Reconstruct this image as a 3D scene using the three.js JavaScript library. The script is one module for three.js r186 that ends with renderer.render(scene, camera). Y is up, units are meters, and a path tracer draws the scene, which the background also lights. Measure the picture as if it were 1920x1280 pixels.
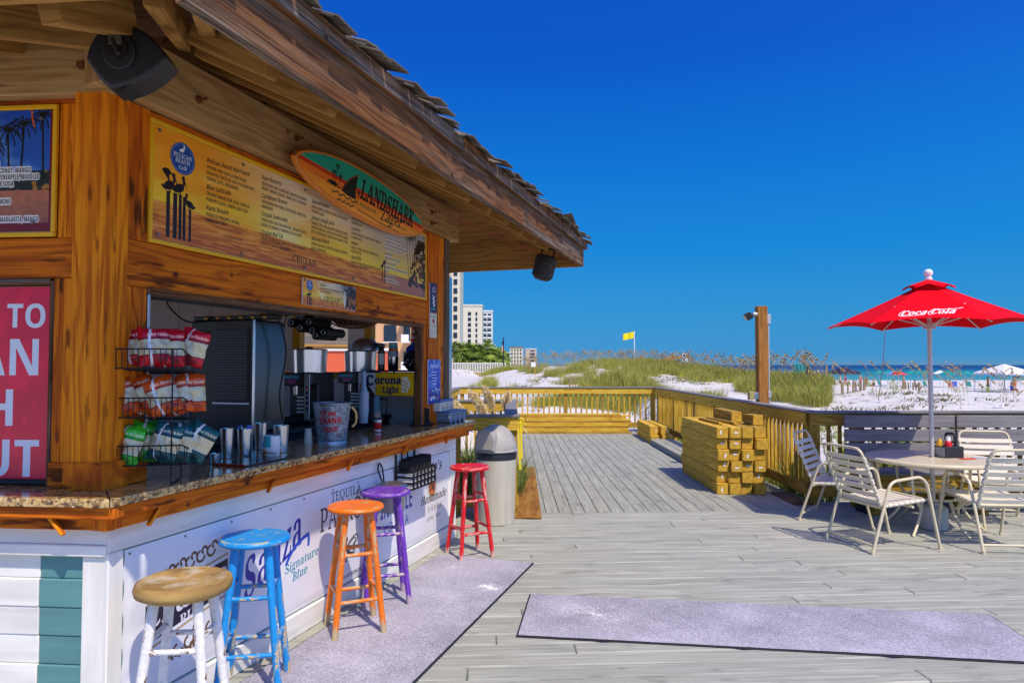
import * as THREE from 'three';
import { mergeGeometries, mergeVertices, toCreasedNormals } from 'three/addons/utils/BufferGeometryUtils.js';
import { MarchingCubes } from 'three/addons/objects/MarchingCubes.js';

const scene = new THREE.Scene();
const renderer = new THREE.WebGLRenderer({ antialias: true });
renderer.toneMapping = THREE.LinearToneMapping;
renderer.toneMappingExposure = 1.0;
renderer.shadowMap.enabled = true;
const camera = new THREE.PerspectiveCamera(53.13, 1024 / 682, 0.05, 60000);
camera.position.set(0, 1.6, 0);
camera.rotation.x = Math.atan(44 / 1280);

// sun: high, behind the camera to the right
const SUN_AZ = 30 * Math.PI / 180, SUN_EL = 56 * Math.PI / 180;
const SUN = new THREE.Vector3(Math.sin(SUN_AZ) * Math.cos(SUN_EL), Math.sin(SUN_EL), Math.cos(SUN_AZ) * Math.cos(SUN_EL));
// sky: clear blue gradient over the height above the horizon, brightened towards the sun by the CIE clear sky indicatrix
{
  const W = 256, H = 256, data = new Float32Array(W * H * 4), dir = new THREE.Vector3();
  const stops = [[-90, .30, .30, .28], [-1, .07, .30, .58], [0, .06, .295, .60], [4, .036, .295, .645], [9, .012, .25, .69], [16, .006, .180, .67], [24, .004, .104, .585], [32, .004, .080, .50], [55, .006, .062, .40], [90, .006, .052, .34]];
  const ind = (c) => 1 + 10 * (Math.exp(-3 * c) - Math.exp(-3 * Math.PI / 2)) + .45 * Math.cos(c) ** 2, ref = ind(105 * Math.PI / 180);
  for (let j = 0; j < H; j++) {
    const el = ((j + .5) / H - .5) * 180, er = el * Math.PI / 180;
    let k = 0; while (k < stops.length - 2 && stops[k + 1][0] < el) k++;
    const a = stops[k], b = stops[k + 1], t = Math.min(1, Math.max(0, (el - a[0]) / (b[0] - a[0])));
    for (let i = 0; i < W; i++) {
      const th = ((i + .5) / W - .5) * 2 * Math.PI, o = (j * W + i) * 4; dir.set(Math.cos(th) * Math.cos(er), Math.sin(er), Math.sin(th) * Math.cos(er));
      const f = el < 0 ? 1 : ind(Math.acos(Math.min(1, Math.max(-1, dir.dot(SUN))))) / ref, c = [0, 1, 2].map((q) => (a[q + 1] + (b[q + 1] - a[q + 1]) * t) * f), lum = .25 * c[0] + .45 * c[1] + .3 * c[2], w = Math.min(.75, Math.max(0, (f - 1) / 6));
      for (let q = 0; q < 3; q++) data[o + q] = c[q] + (lum * 1.25 - c[q]) * w; data[o + 3] = 1;
    }
  }
  const t = new THREE.DataTexture(data, W, H, THREE.RGBAFormat, THREE.FloatType);
  t.mapping = THREE.EquirectangularReflectionMapping; t.magFilter = t.minFilter = THREE.LinearFilter; t.needsUpdate = true;
  scene.background = t; scene.environment = t;
}
const sun = new THREE.DirectionalLight(0xfff1dc, 4.2);
sun.position.copy(SUN).multiplyScalar(40);
sun.castShadow = true; sun.shadow.mapSize.set(4096, 4096);
Object.assign(sun.shadow.camera, { left: -25, right: 25, top: 25, bottom: -25, near: 1, far: 120 });
scene.add(sun); sun.target.position.set(0, 0, -8); scene.add(sun.target);
sun.position.add(sun.target.position);

// ---------------------------------------------------------------- helpers
let _seed = 20240;
const rnd = (a = 1, b) => { _seed = (_seed + 0x6d2b79f5) | 0; let t = Math.imul(_seed ^ (_seed >>> 15), 1 | _seed); t = (t + Math.imul(t ^ (t >>> 7), 61 | t)) ^ t; const r = ((t ^ (t >>> 14)) >>> 0) / 4294967296; return b === undefined ? r * a : a + r * (b - a); };
const pick = (l) => l[Math.floor(rnd(l.length))];
const V = (x, y, z) => new THREE.Vector3(x, y, z);
const rad = (d) => d * Math.PI / 180;
const lerp = (a, b, t) => a + (b - a) * t, clamp = (x, a = 0, b = 1) => Math.min(b, Math.max(a, x));
const sstep = (a, b, x) => { const t = clamp((x - a) / (b - a)); return t * t * (3 - 2 * t); };
const hash = (x, y, s) => { let h = Math.imul(x, 374761393) ^ Math.imul(y, 668265263) ^ Math.imul(s, 1274126177); h = Math.imul(h ^ (h >>> 13), 1274126177); return ((h ^ (h >>> 16)) >>> 0) / 4294967296; };
// value noise, repeating every px by py cells
function vn(x, y, px, py, s) {
  const xi = Math.floor(x), yi = Math.floor(y), fx = x - xi, fy = y - yi, u = fx * fx * (3 - 2 * fx), v = fy * fy * (3 - 2 * fy);
  const m = (a, n) => ((a % n) + n) % n;
  const a = hash(m(xi, px), m(yi, py), s), b = hash(m(xi + 1, px), m(yi, py), s), c = hash(m(xi, px), m(yi + 1, py), s), d = hash(m(xi + 1, px), m(yi + 1, py), s);
  return lerp(lerp(a, b, u), lerp(c, d, u), v);
}
function fbm(u, v, fx, fy, s, oct = 4) { let r = 0, a = .5, n = 0; for (let i = 0; i < oct; i++) { r += a * vn(u * fx, v * fy, fx, fy, s + i); n += a; a *= .5; fx *= 2; fy *= 2; } return r / n; }
function tex(w, h, f, srgb = true) {
  const d = new Uint8Array(w * h * 4);
  for (let j = 0; j < h; j++) for (let i = 0; i < w; i++) {
    const c = f((i + .5) / w, (j + .5) / h), o = (j * w + i) * 4;
    for (let k = 0; k < 3; k++) d[o + k] = clamp(c[k], 0, 255);
    d[o + 3] = 255;
  }
  const t = new THREE.DataTexture(d, w, h); t.wrapS = t.wrapT = THREE.RepeatWrapping; t.magFilter = THREE.LinearFilter; t.minFilter = THREE.LinearMipmapLinearFilter;
  if (srgb) t.colorSpace = THREE.SRGBColorSpace; t.needsUpdate = true; return t;
}
const mix3 = (a, b, t) => [lerp(a[0], b[0], t), lerp(a[1], b[1], t), lerp(a[2], b[2], t)];
// wood: one tile is 2 m along the grain (u) by 0.5 m across (v); colours are sRGB 0..255
function wood(o) {
  const { light, dark, knot = [60, 35, 15], knots = 3, ring = 14, seed, weather = 0, grey = [120, 115, 108], w = 1024, h = 256, fine = .35, stain = 0, stainCol = [40, 25, 12] } = o;
  const ks = []; for (let i = 0; i < knots; i++) ks.push([hash(i, 3, seed), hash(i, 7, seed), .006 + .009 * hash(i, 9, seed)]);
  return tex(w, h, (u, v) => {
    let vv = v, kd = 9, kr = .01;
    for (const [ku, kv, r] of ks) {
      let du = (u - ku); du -= Math.round(du); let dv = v - kv; dv -= Math.round(dv);
      const x = du * 2, y = dv * .5, q = Math.sqrt(x * x * .18 + y * y);
      vv += .075 * Math.tanh(y / r) * Math.exp(-q * q / (r * r * 9)); const q2 = Math.sqrt(x * x * .5 + y * y);
      if (q2 / r < kd) { kd = q2 / r; kr = r; }
    }
    const warp = fbm(u, v, 3, 5, seed, 3);
    const g = .5 + .5 * Math.sin((vv * ring + warp * 3.2 + .35 * fbm(u, v, 8, 20, seed + 5, 2)) * 6.283);
    const f = fbm(u, v, 10, 110, seed + 11, 3), broad = fbm(u, v, 4, 4, seed + 17, 3);
    let c = mix3(light, dark, clamp(.15 + .5 * g * g + fine * (f - .5) * 2 + .5 * (broad - .5)));
    if (weather) { const m = clamp((fbm(u, v, 2, 10, seed + 31, 5) - .5) * 2.6 + weather * 1.5 - .25); c = mix3(c, mix3(grey, [70, 62, 55], clamp(.3 + (f - .5) * 2.2 + .3 * g)), m); }
    if (stain) { const m = clamp((fbm(u, v, 9, 14, seed + 41, 4) - (1 - stain)) * 9); c = mix3(c, stainCol, m * .75); }
    if (kd < 1.6) c = mix3(c, knot, clamp(1.25 - kd) * .9 + .1);
    const crack = fbm(u, v, 4, 150, seed + 51, 2); if (weather && crack > .79) c = mix3(c, [35, 25, 18], .6);
    return c;
  });
}
const std = (o) => new THREE.MeshStandardMaterial(o);
const phys = (o) => new THREE.MeshPhysicalMaterial(o);
const woodMat = (t, rough = .75, bump = .0012, extra = {}) => phys({ specularIntensity: .4, map: t, bumpMap: t, bumpScale: bump, roughness: rough, ...extra });
function canvasTex(w, h, draw) {
  const c = document.createElement('canvas'); c.width = w; c.height = h; const g = c.getContext('2d'); draw(g, w, h);
  const t = new THREE.CanvasTexture(c); t.colorSpace = THREE.SRGBColorSpace; t.anisotropy = 8; return t;
}
// box with chamfered edges, uv in metres (u along the grain axis / tile length, v across / tile width)
function bb(w, h, d, b = .003, grain = null, tile = [2, .5]) {
  b = Math.min(b, w * .3, h * .3, d * .3);
  if (!grain) grain = w >= h && w >= d ? 'x' : h >= d ? 'y' : 'z';
  const P = [], N = [], U = [], ou = rnd(7), ov = rnd(7), S = [w / 2, h / 2, d / 2], gi = 'xyz'.indexOf(grain);
  const pt = (s, a) => s.map((q, i) => q * (i === a ? S[i] : S[i] - b));
  const poly = (pts) => {
    const a = V(...pts[0]), e1 = V(...pts[1]).sub(a), e2 = V(...pts[2]).sub(a), n = e1.clone().cross(e2).normalize();
    const c = pts.reduce((q, p) => q.add(V(...p)), V(0, 0, 0)); if (n.dot(c) < 0) { pts.reverse(); n.negate(); }
    const ab = [Math.abs(n.x), Math.abs(n.y), Math.abs(n.z)], m = ab.indexOf(Math.max(...ab)), others = [0, 1, 2].filter((i) => i !== m);
    const ui = m === gi ? others[0] : gi, vi = others.find((i) => i !== ui);
    for (let i = 1; i < pts.length - 1; i++) for (const p of [pts[0], pts[i], pts[i + 1]]) { P.push(...p); N.push(n.x, n.y, n.z); U.push(p[ui] / tile[0] + ou, p[vi] / tile[1] + ov + m * .31); }
  };
  const sg = [-1, 1];
  for (let a = 0; a < 3; a++) for (const q of sg) { const f = (i, j) => { const s = [0, 0, 0]; s[a] = q; s[(a + 1) % 3] = i; s[(a + 2) % 3] = j; return pt(s, a); }; poly([f(-1, -1), f(1, -1), f(1, 1), f(-1, 1)]); }
  for (let a = 0; a < 3; a++) for (const q of sg) for (const r of sg) { const a1 = (a + 1) % 3, a2 = (a + 2) % 3, f = (e, k) => { const s = [0, 0, 0]; s[a] = e; s[a1] = q; s[a2] = r; return pt(s, k); }; poly([f(-1, a1), f(1, a1), f(1, a2), f(-1, a2)]); }
  for (const x of sg) for (const y of sg) for (const z of sg) poly([pt([x, y, z], 0), pt([x, y, z], 1), pt([x, y, z], 2)]);
  const g = new THREE.BufferGeometry();
  g.setAttribute('position', new THREE.Float32BufferAttribute(P, 3)); g.setAttribute('normal', new THREE.Float32BufferAttribute(N, 3)); g.setAttribute('uv', new THREE.Float32BufferAttribute(U, 2));
  return g;
}
const bbAt = (x0, x1, y0, y1, z0, z1, b, grain, tile) => bb(x1 - x0, y1 - y0, z1 - z0, b, grain, tile).translate((x0 + x1) / 2, (y0 + y1) / 2, (z0 + z1) / 2);
function rod(a, b, r0, r1 = r0, seg = 10, caps = true) {
  const d = b.clone().sub(a), l = d.length(), g = new THREE.CylinderGeometry(r1, r0, l, seg, 1, !caps);
  g.translate(0, l / 2, 0); g.applyQuaternion(new THREE.Quaternion().setFromUnitVectors(V(0, 1, 0), d.normalize())); g.translate(a.x, a.y, a.z); return g;
}
const tube = (pts, r, seg = 24, rs = 8, closed = false, tension = .5) => new THREE.TubeGeometry(new THREE.CatmullRomCurve3(pts.map((p) => V(...p)), closed, 'catmullrom', tension), seg, r, rs, closed);
// polyline tube with rounded corners
function bent(pts, r, bendR = .04, rs = 8) {
  const out = [V(...pts[0])];
  for (let i = 1; i < pts.length - 1; i++) {
    const p = V(...pts[i]), a = V(...pts[i - 1]).sub(p), c = V(...pts[i + 1]).sub(p), R = Math.min(bendR, a.length() * .45, c.length() * .45);
    a.setLength(R).add(p); c.setLength(R).add(p);
    for (let k = 0; k <= 6; k++) { const t = k / 6; out.push(a.clone().multiplyScalar((1 - t) * (1 - t)).add(p.clone().multiplyScalar(2 * t * (1 - t))).add(c.clone().multiplyScalar(t * t))); }
  }
  out.push(V(...pts[pts.length - 1]));
  const path = new THREE.CurvePath(); for (let i = 0; i < out.length - 1; i++) path.add(new THREE.LineCurve3(out[i], out[i + 1]));
  return new THREE.TubeGeometry(path, out.length * 4, r, rs, false);
}
const lathe = (pts, seg = 32) => new THREE.LatheGeometry(pts.map(([x, y]) => new THREE.Vector2(x, y)), seg);
const mg = (l) => { const nn = l.map((g) => { g = g.index ? g.toNonIndexed() : g; for (const k of Object.keys(g.attributes)) if (!['position', 'normal', 'uv'].includes(k)) g.deleteAttribute(k); return g; }); return mergeGeometries(nn, false); };
const used = {};
const numbered = (n) => { const k = used[n] = (used[n] ?? -1) + 1; return k ? n + '_' + String(k).padStart(3, '0') : n; };
function M(name, geo, mat, parent, pos, rot) {
  const m = new THREE.Mesh(geo, mat); m.name = name; m.castShadow = m.receiveShadow = true;
  if (pos) m.position.set(...pos); if (rot) m.rotation.set(...rot); parent.add(m); return m;
}
const part = (name, parent, pos, rot) => { const g = new THREE.Group(); g.name = name; if (pos) g.position.set(...pos); if (rot) g.rotation.set(...rot); parent.add(g); return g; };
function thing(name, label, category, pos = [0, 0, 0], ry = 0, group) {
  const g = new THREE.Group(); g.name = numbered(name); g.position.set(...pos); g.rotation.y = ry; g.userData = { label, category }; if (group) g.userData.group = group; scene.add(g); return g;
}
function solo(name, label, category, geo, mat, pos = [0, 0, 0], rot = [0, 0, 0], group) {
  const m = M(numbered(name), geo, mat, scene, pos, rot); m.userData = { label, category }; if (group) m.userData.group = group; return m;
}
function structure(name, geo, mat) { const m = geo ? new THREE.Mesh(geo, mat) : new THREE.Group(); m.name = name; m.castShadow = m.receiveShadow = true; m.userData = { kind: 'structure', label: name.replace(/_/g, ' ') }; scene.add(m); return m; }
function copy(o, pos, ry, label, group) { const c = o.clone(); c.name = numbered(o.name.replace(/_\d+$/, '')); c.position.set(...pos); c.rotation.set(0, ry, 0); c.userData = { ...o.userData }; if (label) c.userData.label = label; if (group) c.userData.group = group; scene.add(c); return c; }
const ORD = ['first', 'second', 'third', 'fourth', 'fifth', 'sixth', 'seventh', 'eighth', 'ninth', 'tenth', 'eleventh', 'twelfth'];
const flatN = (g) => toCreasedNormals(g, .6);

// ---------------------------------------------------------------- materials
const T = {
  cedar: wood({ light: [250, 150, 18], dark: [178, 80, 2], seed: 11, ring: 9, knots: 5, knot: [74, 34, 6], fine: .42, stain: .32, stainCol: [116, 52, 6] }),
  cedar2: wood({ light: [226, 122, 14], dark: [150, 62, 2], seed: 23, ring: 8, knots: 4, knot: [60, 28, 6], fine: .45, stain: .32, stainCol: [74, 34, 6] }),
  rafter: wood({ light: [182, 138, 74], dark: [134, 94, 42], seed: 37, ring: 9, knots: 3 }),
  old: wood({ light: [132, 86, 48], dark: [78, 46, 24], seed: 41, ring: 9, knots: 4, weather: .46, grey: [140, 122, 106], fine: .6 }),
  beam: wood({ light: [196, 160, 106], dark: [150, 112, 64], seed: 53, ring: 7, knots: 5, knot: [110, 62, 25], stain: .25, stainCol: [120, 82, 48] }),
  pine: wood({ light: [226, 190, 78], dark: [180, 132, 26], seed: 61, ring: 9, fine: .5, knots: 4, stain: .26, stainCol: [150, 106, 30], knot: [120, 70, 15] }),
  pine2: wood({ light: [190, 156, 70], dark: [136, 102, 30], seed: 71, ring: 8, fine: .55, knots: 5, knot: [95, 60, 18], stain: .3, stainCol: [130, 96, 30] }),
  ply: wood({ light: [158, 112, 56], dark: [116, 76, 32], seed: 83, ring: 3, knots: 3, knot: [96, 56, 24] }),
  shingle: wood({ light: [132, 122, 108], dark: [84, 74, 62], seed: 97, ring: 16, knots: 0, weather: .5, grey: [126, 122, 114], w: 512, h: 256 }),
};
const deckTex = (seed, base) => tex(1024, 256, (u, v) => {
  const f = fbm(u, v, 8, 90, seed, 3), b = fbm(u, v, 5, 5, seed + 3, 4), st = fbm(u, v, 12, 10, seed + 9, 4), sc = fbm(u, v, 3, 60, seed + 21, 2);
  let k = 1 + .34 * (f - .5) + .12 * (b - .5); if (st > .64) k *= 1 - .7 * (st - .64); if (sc > .72) k *= 1.07;
  const s = hash(Math.floor(u * 1024), Math.floor(v * 256), seed); if (s > .9985) k *= 1.3; if (s < .0015) k *= .7;
  return base.map((c) => c * k);
});
const deckMats = [[162, 163, 150], [160, 161, 149], [163, 164, 151], [158, 160, 148]].map((c, i) => woodMat(deckTex(101 + i * 13, c), .72, .0009));
const farDeckMats = [[156, 157, 143], [153, 154, 141], [159, 159, 144]].map((c, i) => woodMat(deckTex(161 + i * 13, c), .7, .0009));
const mat = {
  cedar: woodMat(T.cedar, .68, .0015), cedar2: woodMat(T.cedar2, .68, .0015), rafter: woodMat(T.rafter, .8), old: woodMat(T.old, .85, .003), beam: woodMat(T.beam, .8),
  pine: woodMat(T.pine, .75), pine2: woodMat(T.pine2, .8), ply: woodMat(T.ply, .8, .0006), shingle: woodMat(T.shingle, .95, .003),
  composite: woodMat(deckTex(231, [132, 129, 128]), .65, .0006),
  black: std({ color: 0x151619, roughness: .45 }), blackMatte: std({ color: 0x1b1c1f, roughness: .8 }), wire: std({ color: 0x17181a, roughness: .5, metalness: .3 }),
  steel: std({ color: 0xc9ccd0, metalness: 1, roughness: .22 }), steelDull: std({ color: 0xb4b8bc, metalness: 1, roughness: .42 }),
  white: std({ color: 0xe9e9e6, roughness: .55 }), screw: std({ color: 0x8d8b86, metalness: .8, roughness: .45 }), rust: std({ color: 0x7a4a24, roughness: .8, metalness: .3 }),
  red: std({ color: 0xd0101c, roughness: .5 }), yellowPost: std({ color: 0xd9a012, roughness: .6 }), dark: std({ color: 0x0c0d0f, roughness: .7 }),
};
const paintTex = (seed, col, wearCol, amount = .5, foot = 0, w = 512, h = 512) => tex(w, h, (u, v) => {
  const f = fbm(u, v, 5, 60, seed, 3), b = fbm(u, v, 6, 6, seed + 7, 4); let ch = fbm(u, v, 5, 9, seed + 13, 5) * .72 + .28 * fbm(u, v, 40, 90, seed + 5, 2);
  let c = col.map((q) => q * (1 + .14 * (f - .5) + .12 * (b - .5)));
  const th = .70 - .2 * amount; if (foot) ch += foot * sstep(.13, .0, v); if (amount && ch > th) c = mix3(c, wearCol, clamp((ch - th) * 26));
  return c;
});
// ---------------------------------------------------------------- decks
const NR = rad(3);
{
  const deck = structure('near_deck'); deck.rotation.y = NR;
  M('deck_frame', bbAt(-6, 9.5, -.3, -.07, -7.9, 5, .01), std({ color: 0x8a7550, roughness: 1 }), deck);
  const row = .1435;
  const place = (d0, x0, x1) => {
    let x = x0;
    while (x < x1 - .05) {
      const L = Math.min(x1 - x, x === x0 ? rnd(.6, 3.4) : rnd(2.2, 3.9)), e = x + L > x1 - .4 ? x1 : x + L;
      M('deck_board', bbAt(x + .0015, e - .0015, -.03, rnd(-.0012, .0008), -(d0 + row - .009), -d0, .007, 'x'), pick(deckMats), deck);
      x = e;
    }
  };
  for (let k = 0; k < 31; k++) place(7.42 - (k + 1) * row, -2.6, 7.6);
  for (let k = 0; k < 3; k++) place(7.425 + k * row, 3.66, 8.2);
  const rest = []; for (let k = 31; k < 78; k++) rest.push(bbAt(-6, 9.3, -.03, 0, -(7.42 - k * row - .0045), -(7.42 - (k + 1) * row), .004, 'x'));
  const r = M('deck_boards', mg(rest), deckMats[0], deck); r.userData.kind = 'stuff';
  const side = []; for (let k = 0; k < 31; k++) { side.push(bbAt(-6, -2.603, -.03, 0, -(7.42 - k * row - .0045), -(7.42 - (k + 1) * row), .004, 'x')); side.push(bbAt(7.603, 9.3, -.03, 0, -(7.42 - k * row - .0045), -(7.42 - (k + 1) * row), .004, 'x')); }
  const r2 = M('deck_boards', mg(side), deckMats[2], deck); r2.userData.kind = 'stuff';

  const far = structure('far_deck');
  M('deck_frame', bbAt(.08, 3.46, -.3, -.07, -16.5, -7.95, .01), std({ color: 0x8a7550, roughness: 1 }), far);
  for (let k = 0; k < 24; k++) {
    const x = .085 + k * .1425, ds = 7.452 + (x + .07) * Math.tan(NR);
    const cut = rnd() < .5 ? rnd(10.2, 14.5) : 99, m = pick(farDeckMats), y = rnd(-.001, .001);
    const seg = (a, b) => M('deck_board', bbAt(x + .003, x + .1395, -.032, y, -b, -a, .004, 'z'), m, far);
    if (cut < 90) { seg(ds, cut - .002); seg(cut + .002, 16.42); } else seg(ds, 16.42);
  }
  // picture-frame board under the far rail, brown skirting along the right rail
}
// ---------------------------------------------------------------- dunes, beach, sea
const AZ = [[-2, .8, 50], [-.3, .5, 46], [-.1, .55, 42], [-.05, .9, 38], [.0, 1.32, 36], [.05, 1.5, 35], [.12, 1.62, 35], [.2, 1.58, 34], [.27, 1.32, 32], [.33, 1.12, 28], [.42, 1.03, 24], [.5, .96, 20], [.6, .9, 17], [.8, .85, 15], [3, .8, 14]];
const azAt = (a, k) => { let i = 0; while (i < AZ.length - 2 && AZ[i + 1][0] < a) i++; return lerp(AZ[i][k], AZ[i + 1][k], clamp((a - AZ[i][0]) / (AZ[i + 1][0] - AZ[i][0]))); };
const nz = (x, y, s) => vn(x + 1000, y + 1000, 4096, 4096, s);
const fb = (x, y, s, o = 4) => { let r = 0, a = .5, n = 0; for (let i = 0; i < o; i++) { r += a * nz(x, y, s + i); n += a; a *= .5; x *= 2.03; y *= 2.03; } return r / n - .5; };
function elev(X, d) {
  if (d < 6) return -.55;
  const a = X / Math.max(d, 1), H = azAt(a, 1), D = azAt(a, 2);
  const d0 = lerp(16.4, 8.1, sstep(3.5, 3.9, X)) + (X < -.5 ? -5 * sstep(-.5, -1.6, X) : 0);
  let e;
  if (d < D) { const t = clamp((d - d0) / (D - d0)); e = -.25 + (H + .25) * Math.pow(t, .62) * (1 - .15 * (1 - t)); if (X > 3.5 && d < 16.6) e = lerp(-.25, e, sstep(0, 1.5, X - 3.55)); }
  else { const left = sstep(-.02, -.07, a); e = lerp(lerp(H, -1.45, sstep(D, D + 26, d)), lerp(H, .9, sstep(D, D + 20, d)), left); e -= (1 - left) * sstep(132, 190, d) * 1.6 + left * sstep(300, 500, d) * 0; }
  const amp = d < d0 ? 0 : sstep(0, 3, d - d0) * (d < 70 ? 1 : .35);
  return e + amp * (.42 * fb(X * .16, d * .16, 5) + .16 * fb(X * .6, d * .6, 9) + .05 * fb(X * 2.3, d * 2.3, 14, 2));
}
const sandTex = tex(512, 512, (u, v) => { const a = fbm(u, v, 6, 6, 301, 5), b = hash(Math.floor(u * 512), Math.floor(v * 512), 5), c = fbm(u, v, 40, 40, 311, 2); const k = .93 + .08 * (a - .5) + .05 * (b - .5) + .06 * (c - .5); return [226 * k, 222 * k, 214 * k]; });
{
  const xs = [], ds = [];
  for (let x = -260; x < -24; x += 12) xs.push(x); for (let x = -24; x < 34; x += .34) xs.push(x); for (let x = 34; x < 80; x += 3) xs.push(x); for (let x = 80; x <= 420; x += 20) xs.push(x);
  for (let d = 5.5; d < 48; d += .3) ds.push(d); for (let d = 48; d < 120; d += 2) ds.push(d); for (let d = 120; d <= 620; d += 10) ds.push(d);
  const P = [], U = [], I = [];
  ds.forEach((d) => xs.forEach((x) => { P.push(x, elev(x, d), -d); U.push(x / 1.7, d / 1.7); }));
  for (let j = 0; j < ds.length - 1; j++) for (let i = 0; i < xs.length - 1; i++) { const a = j * xs.length + i, b = a + 1, c = a + xs.length, e = c + 1; I.push(a, b, c, b, e, c); }
  const g = new THREE.BufferGeometry(); g.setAttribute('position', new THREE.Float32BufferAttribute(P, 3)); g.setAttribute('uv', new THREE.Float32BufferAttribute(U, 2)); g.setIndex(I); g.computeVertexNormals();
  structure('sand_dunes', g, std({ map: sandTex, bumpMap: sandTex, bumpScale: .02, roughness: 1 }));
  // ground under and behind the deck
  structure('ground', new THREE.PlaneGeometry(900, 300).rotateX(-Math.PI / 2).translate(60, -.6, 144.2), std({ color: 0xd8d3c6, roughness: 1 }));
}
{ // sea: pale green over the bars near the shore, deep blue beyond
  const ds = [125, 140, 155, 170, 190, 215, 245, 280, 320, 370, 430, 500, 580, 680, 800, 1000, 1300, 1800, 3000, 6000, 14000, 40000], xs = [-1, -.3, 0, .2, .4, .6, .8, 1, 1.6, 3];
  const col = (d, x) => { const k = [[125, .22, .46, .42], [165, .06, .34, .34], [260, .022, .25, .27], [420, .012, .17, .22], [560, .008, .085, .17], [800, .006, .05, .14], [50000, .005, .042, .13]]; let i = 0; const q = d * (1 + .12 * Math.sin(x * 9 + d * .01)); while (i < k.length - 2 && k[i + 1][0] < q) i++; const t = clamp((q - k[i][0]) / (k[i + 1][0] - k[i][0])); return [1, 2, 3].map((c) => lerp(k[i][c], k[i + 1][c], t)); };
  const P = [], C = [], U = [], I = [];
  ds.forEach((d) => xs.forEach((x) => { P.push(x * d, -2.2, -d); C.push(...col(d, x)); U.push(x * d / 40, d / 40); }));
  for (let j = 0; j < ds.length - 1; j++) for (let i = 0; i < xs.length - 1; i++) { const a = j * xs.length + i, b = a + 1, c = a + xs.length, e = c + 1; I.push(a, b, c, b, e, c); }
  const g = new THREE.BufferGeometry(); g.setAttribute('position', new THREE.Float32BufferAttribute(P, 3)); g.setAttribute('color', new THREE.Float32BufferAttribute(C, 3)); g.setAttribute('uv', new THREE.Float32BufferAttribute(U, 2)); g.setIndex(I); g.computeVertexNormals();
  const wave = tex(512, 512, (u, v) => { const k = 255 * (.6 * fbm(u, v, 10, 34, 401, 4) + .4 * fbm(u, v, 24, 90, 411, 3)); return [k, k, k]; }, false);
  structure('sea', g, std({ vertexColors: true, roughness: .42, bumpMap: wave, bumpScale: .9 }));
}
// ---------------------------------------------------------------- dune grass and sea oats (nobody could count it)
function bladeTuft(n, h, spread, lean, w, seed0) {
  _seed = seed0; const P = [], I = [];
  for (let i = 0; i < n; i++) {
    const a = rnd(6.283), r = Math.sqrt(rnd()) * spread, x = Math.cos(a) * r, z = Math.sin(a) * r, b = a + rnd(-1, 1), L = h * rnd(.55, 1.1), k = lean * rnd(.3, 1.3), px = Math.cos(b + 1.57) * w, pz = Math.sin(b + 1.57) * w, o = P.length / 3;
    const at = (t, q) => { const f = k * t * t * L; P.push(x + Math.cos(b) * f + px * q, L * t * (1 - .25 * k * t), z + Math.sin(b) * f + pz * q); };
    at(0, -1); at(0, 1); at(.5, -.8); at(.5, .8); at(1, 0); I.push(o, o + 1, o + 2, o + 1, o + 3, o + 2, o + 2, o + 3, o + 4);
  }
  const g = new THREE.BufferGeometry(); g.setAttribute('position', new THREE.Float32BufferAttribute(P, 3)); g.setIndex(I); g.computeVertexNormals(); return g;
}
function scatter(name, label, geo, m, pts, cols) {
  const im = new THREE.InstancedMesh(geo, m, pts.length); im.name = name; im.castShadow = im.receiveShadow = true; const o = new THREE.Object3D(), c = new THREE.Color();
  pts.forEach((p, i) => { o.position.set(p[0], p[1], p[2]); o.rotation.set(p[5] || 0, p[4], 0); o.scale.set(p[3], p[3] * (p[6] || 1), p[3]); o.updateMatrix(); im.setMatrixAt(i, o.matrix); im.setColorAt(i, c.setRGB(...cols(i))); });
  im.userData = { kind: 'stuff', label, category: 'grass' }; scene.add(im); return im;
}
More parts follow.
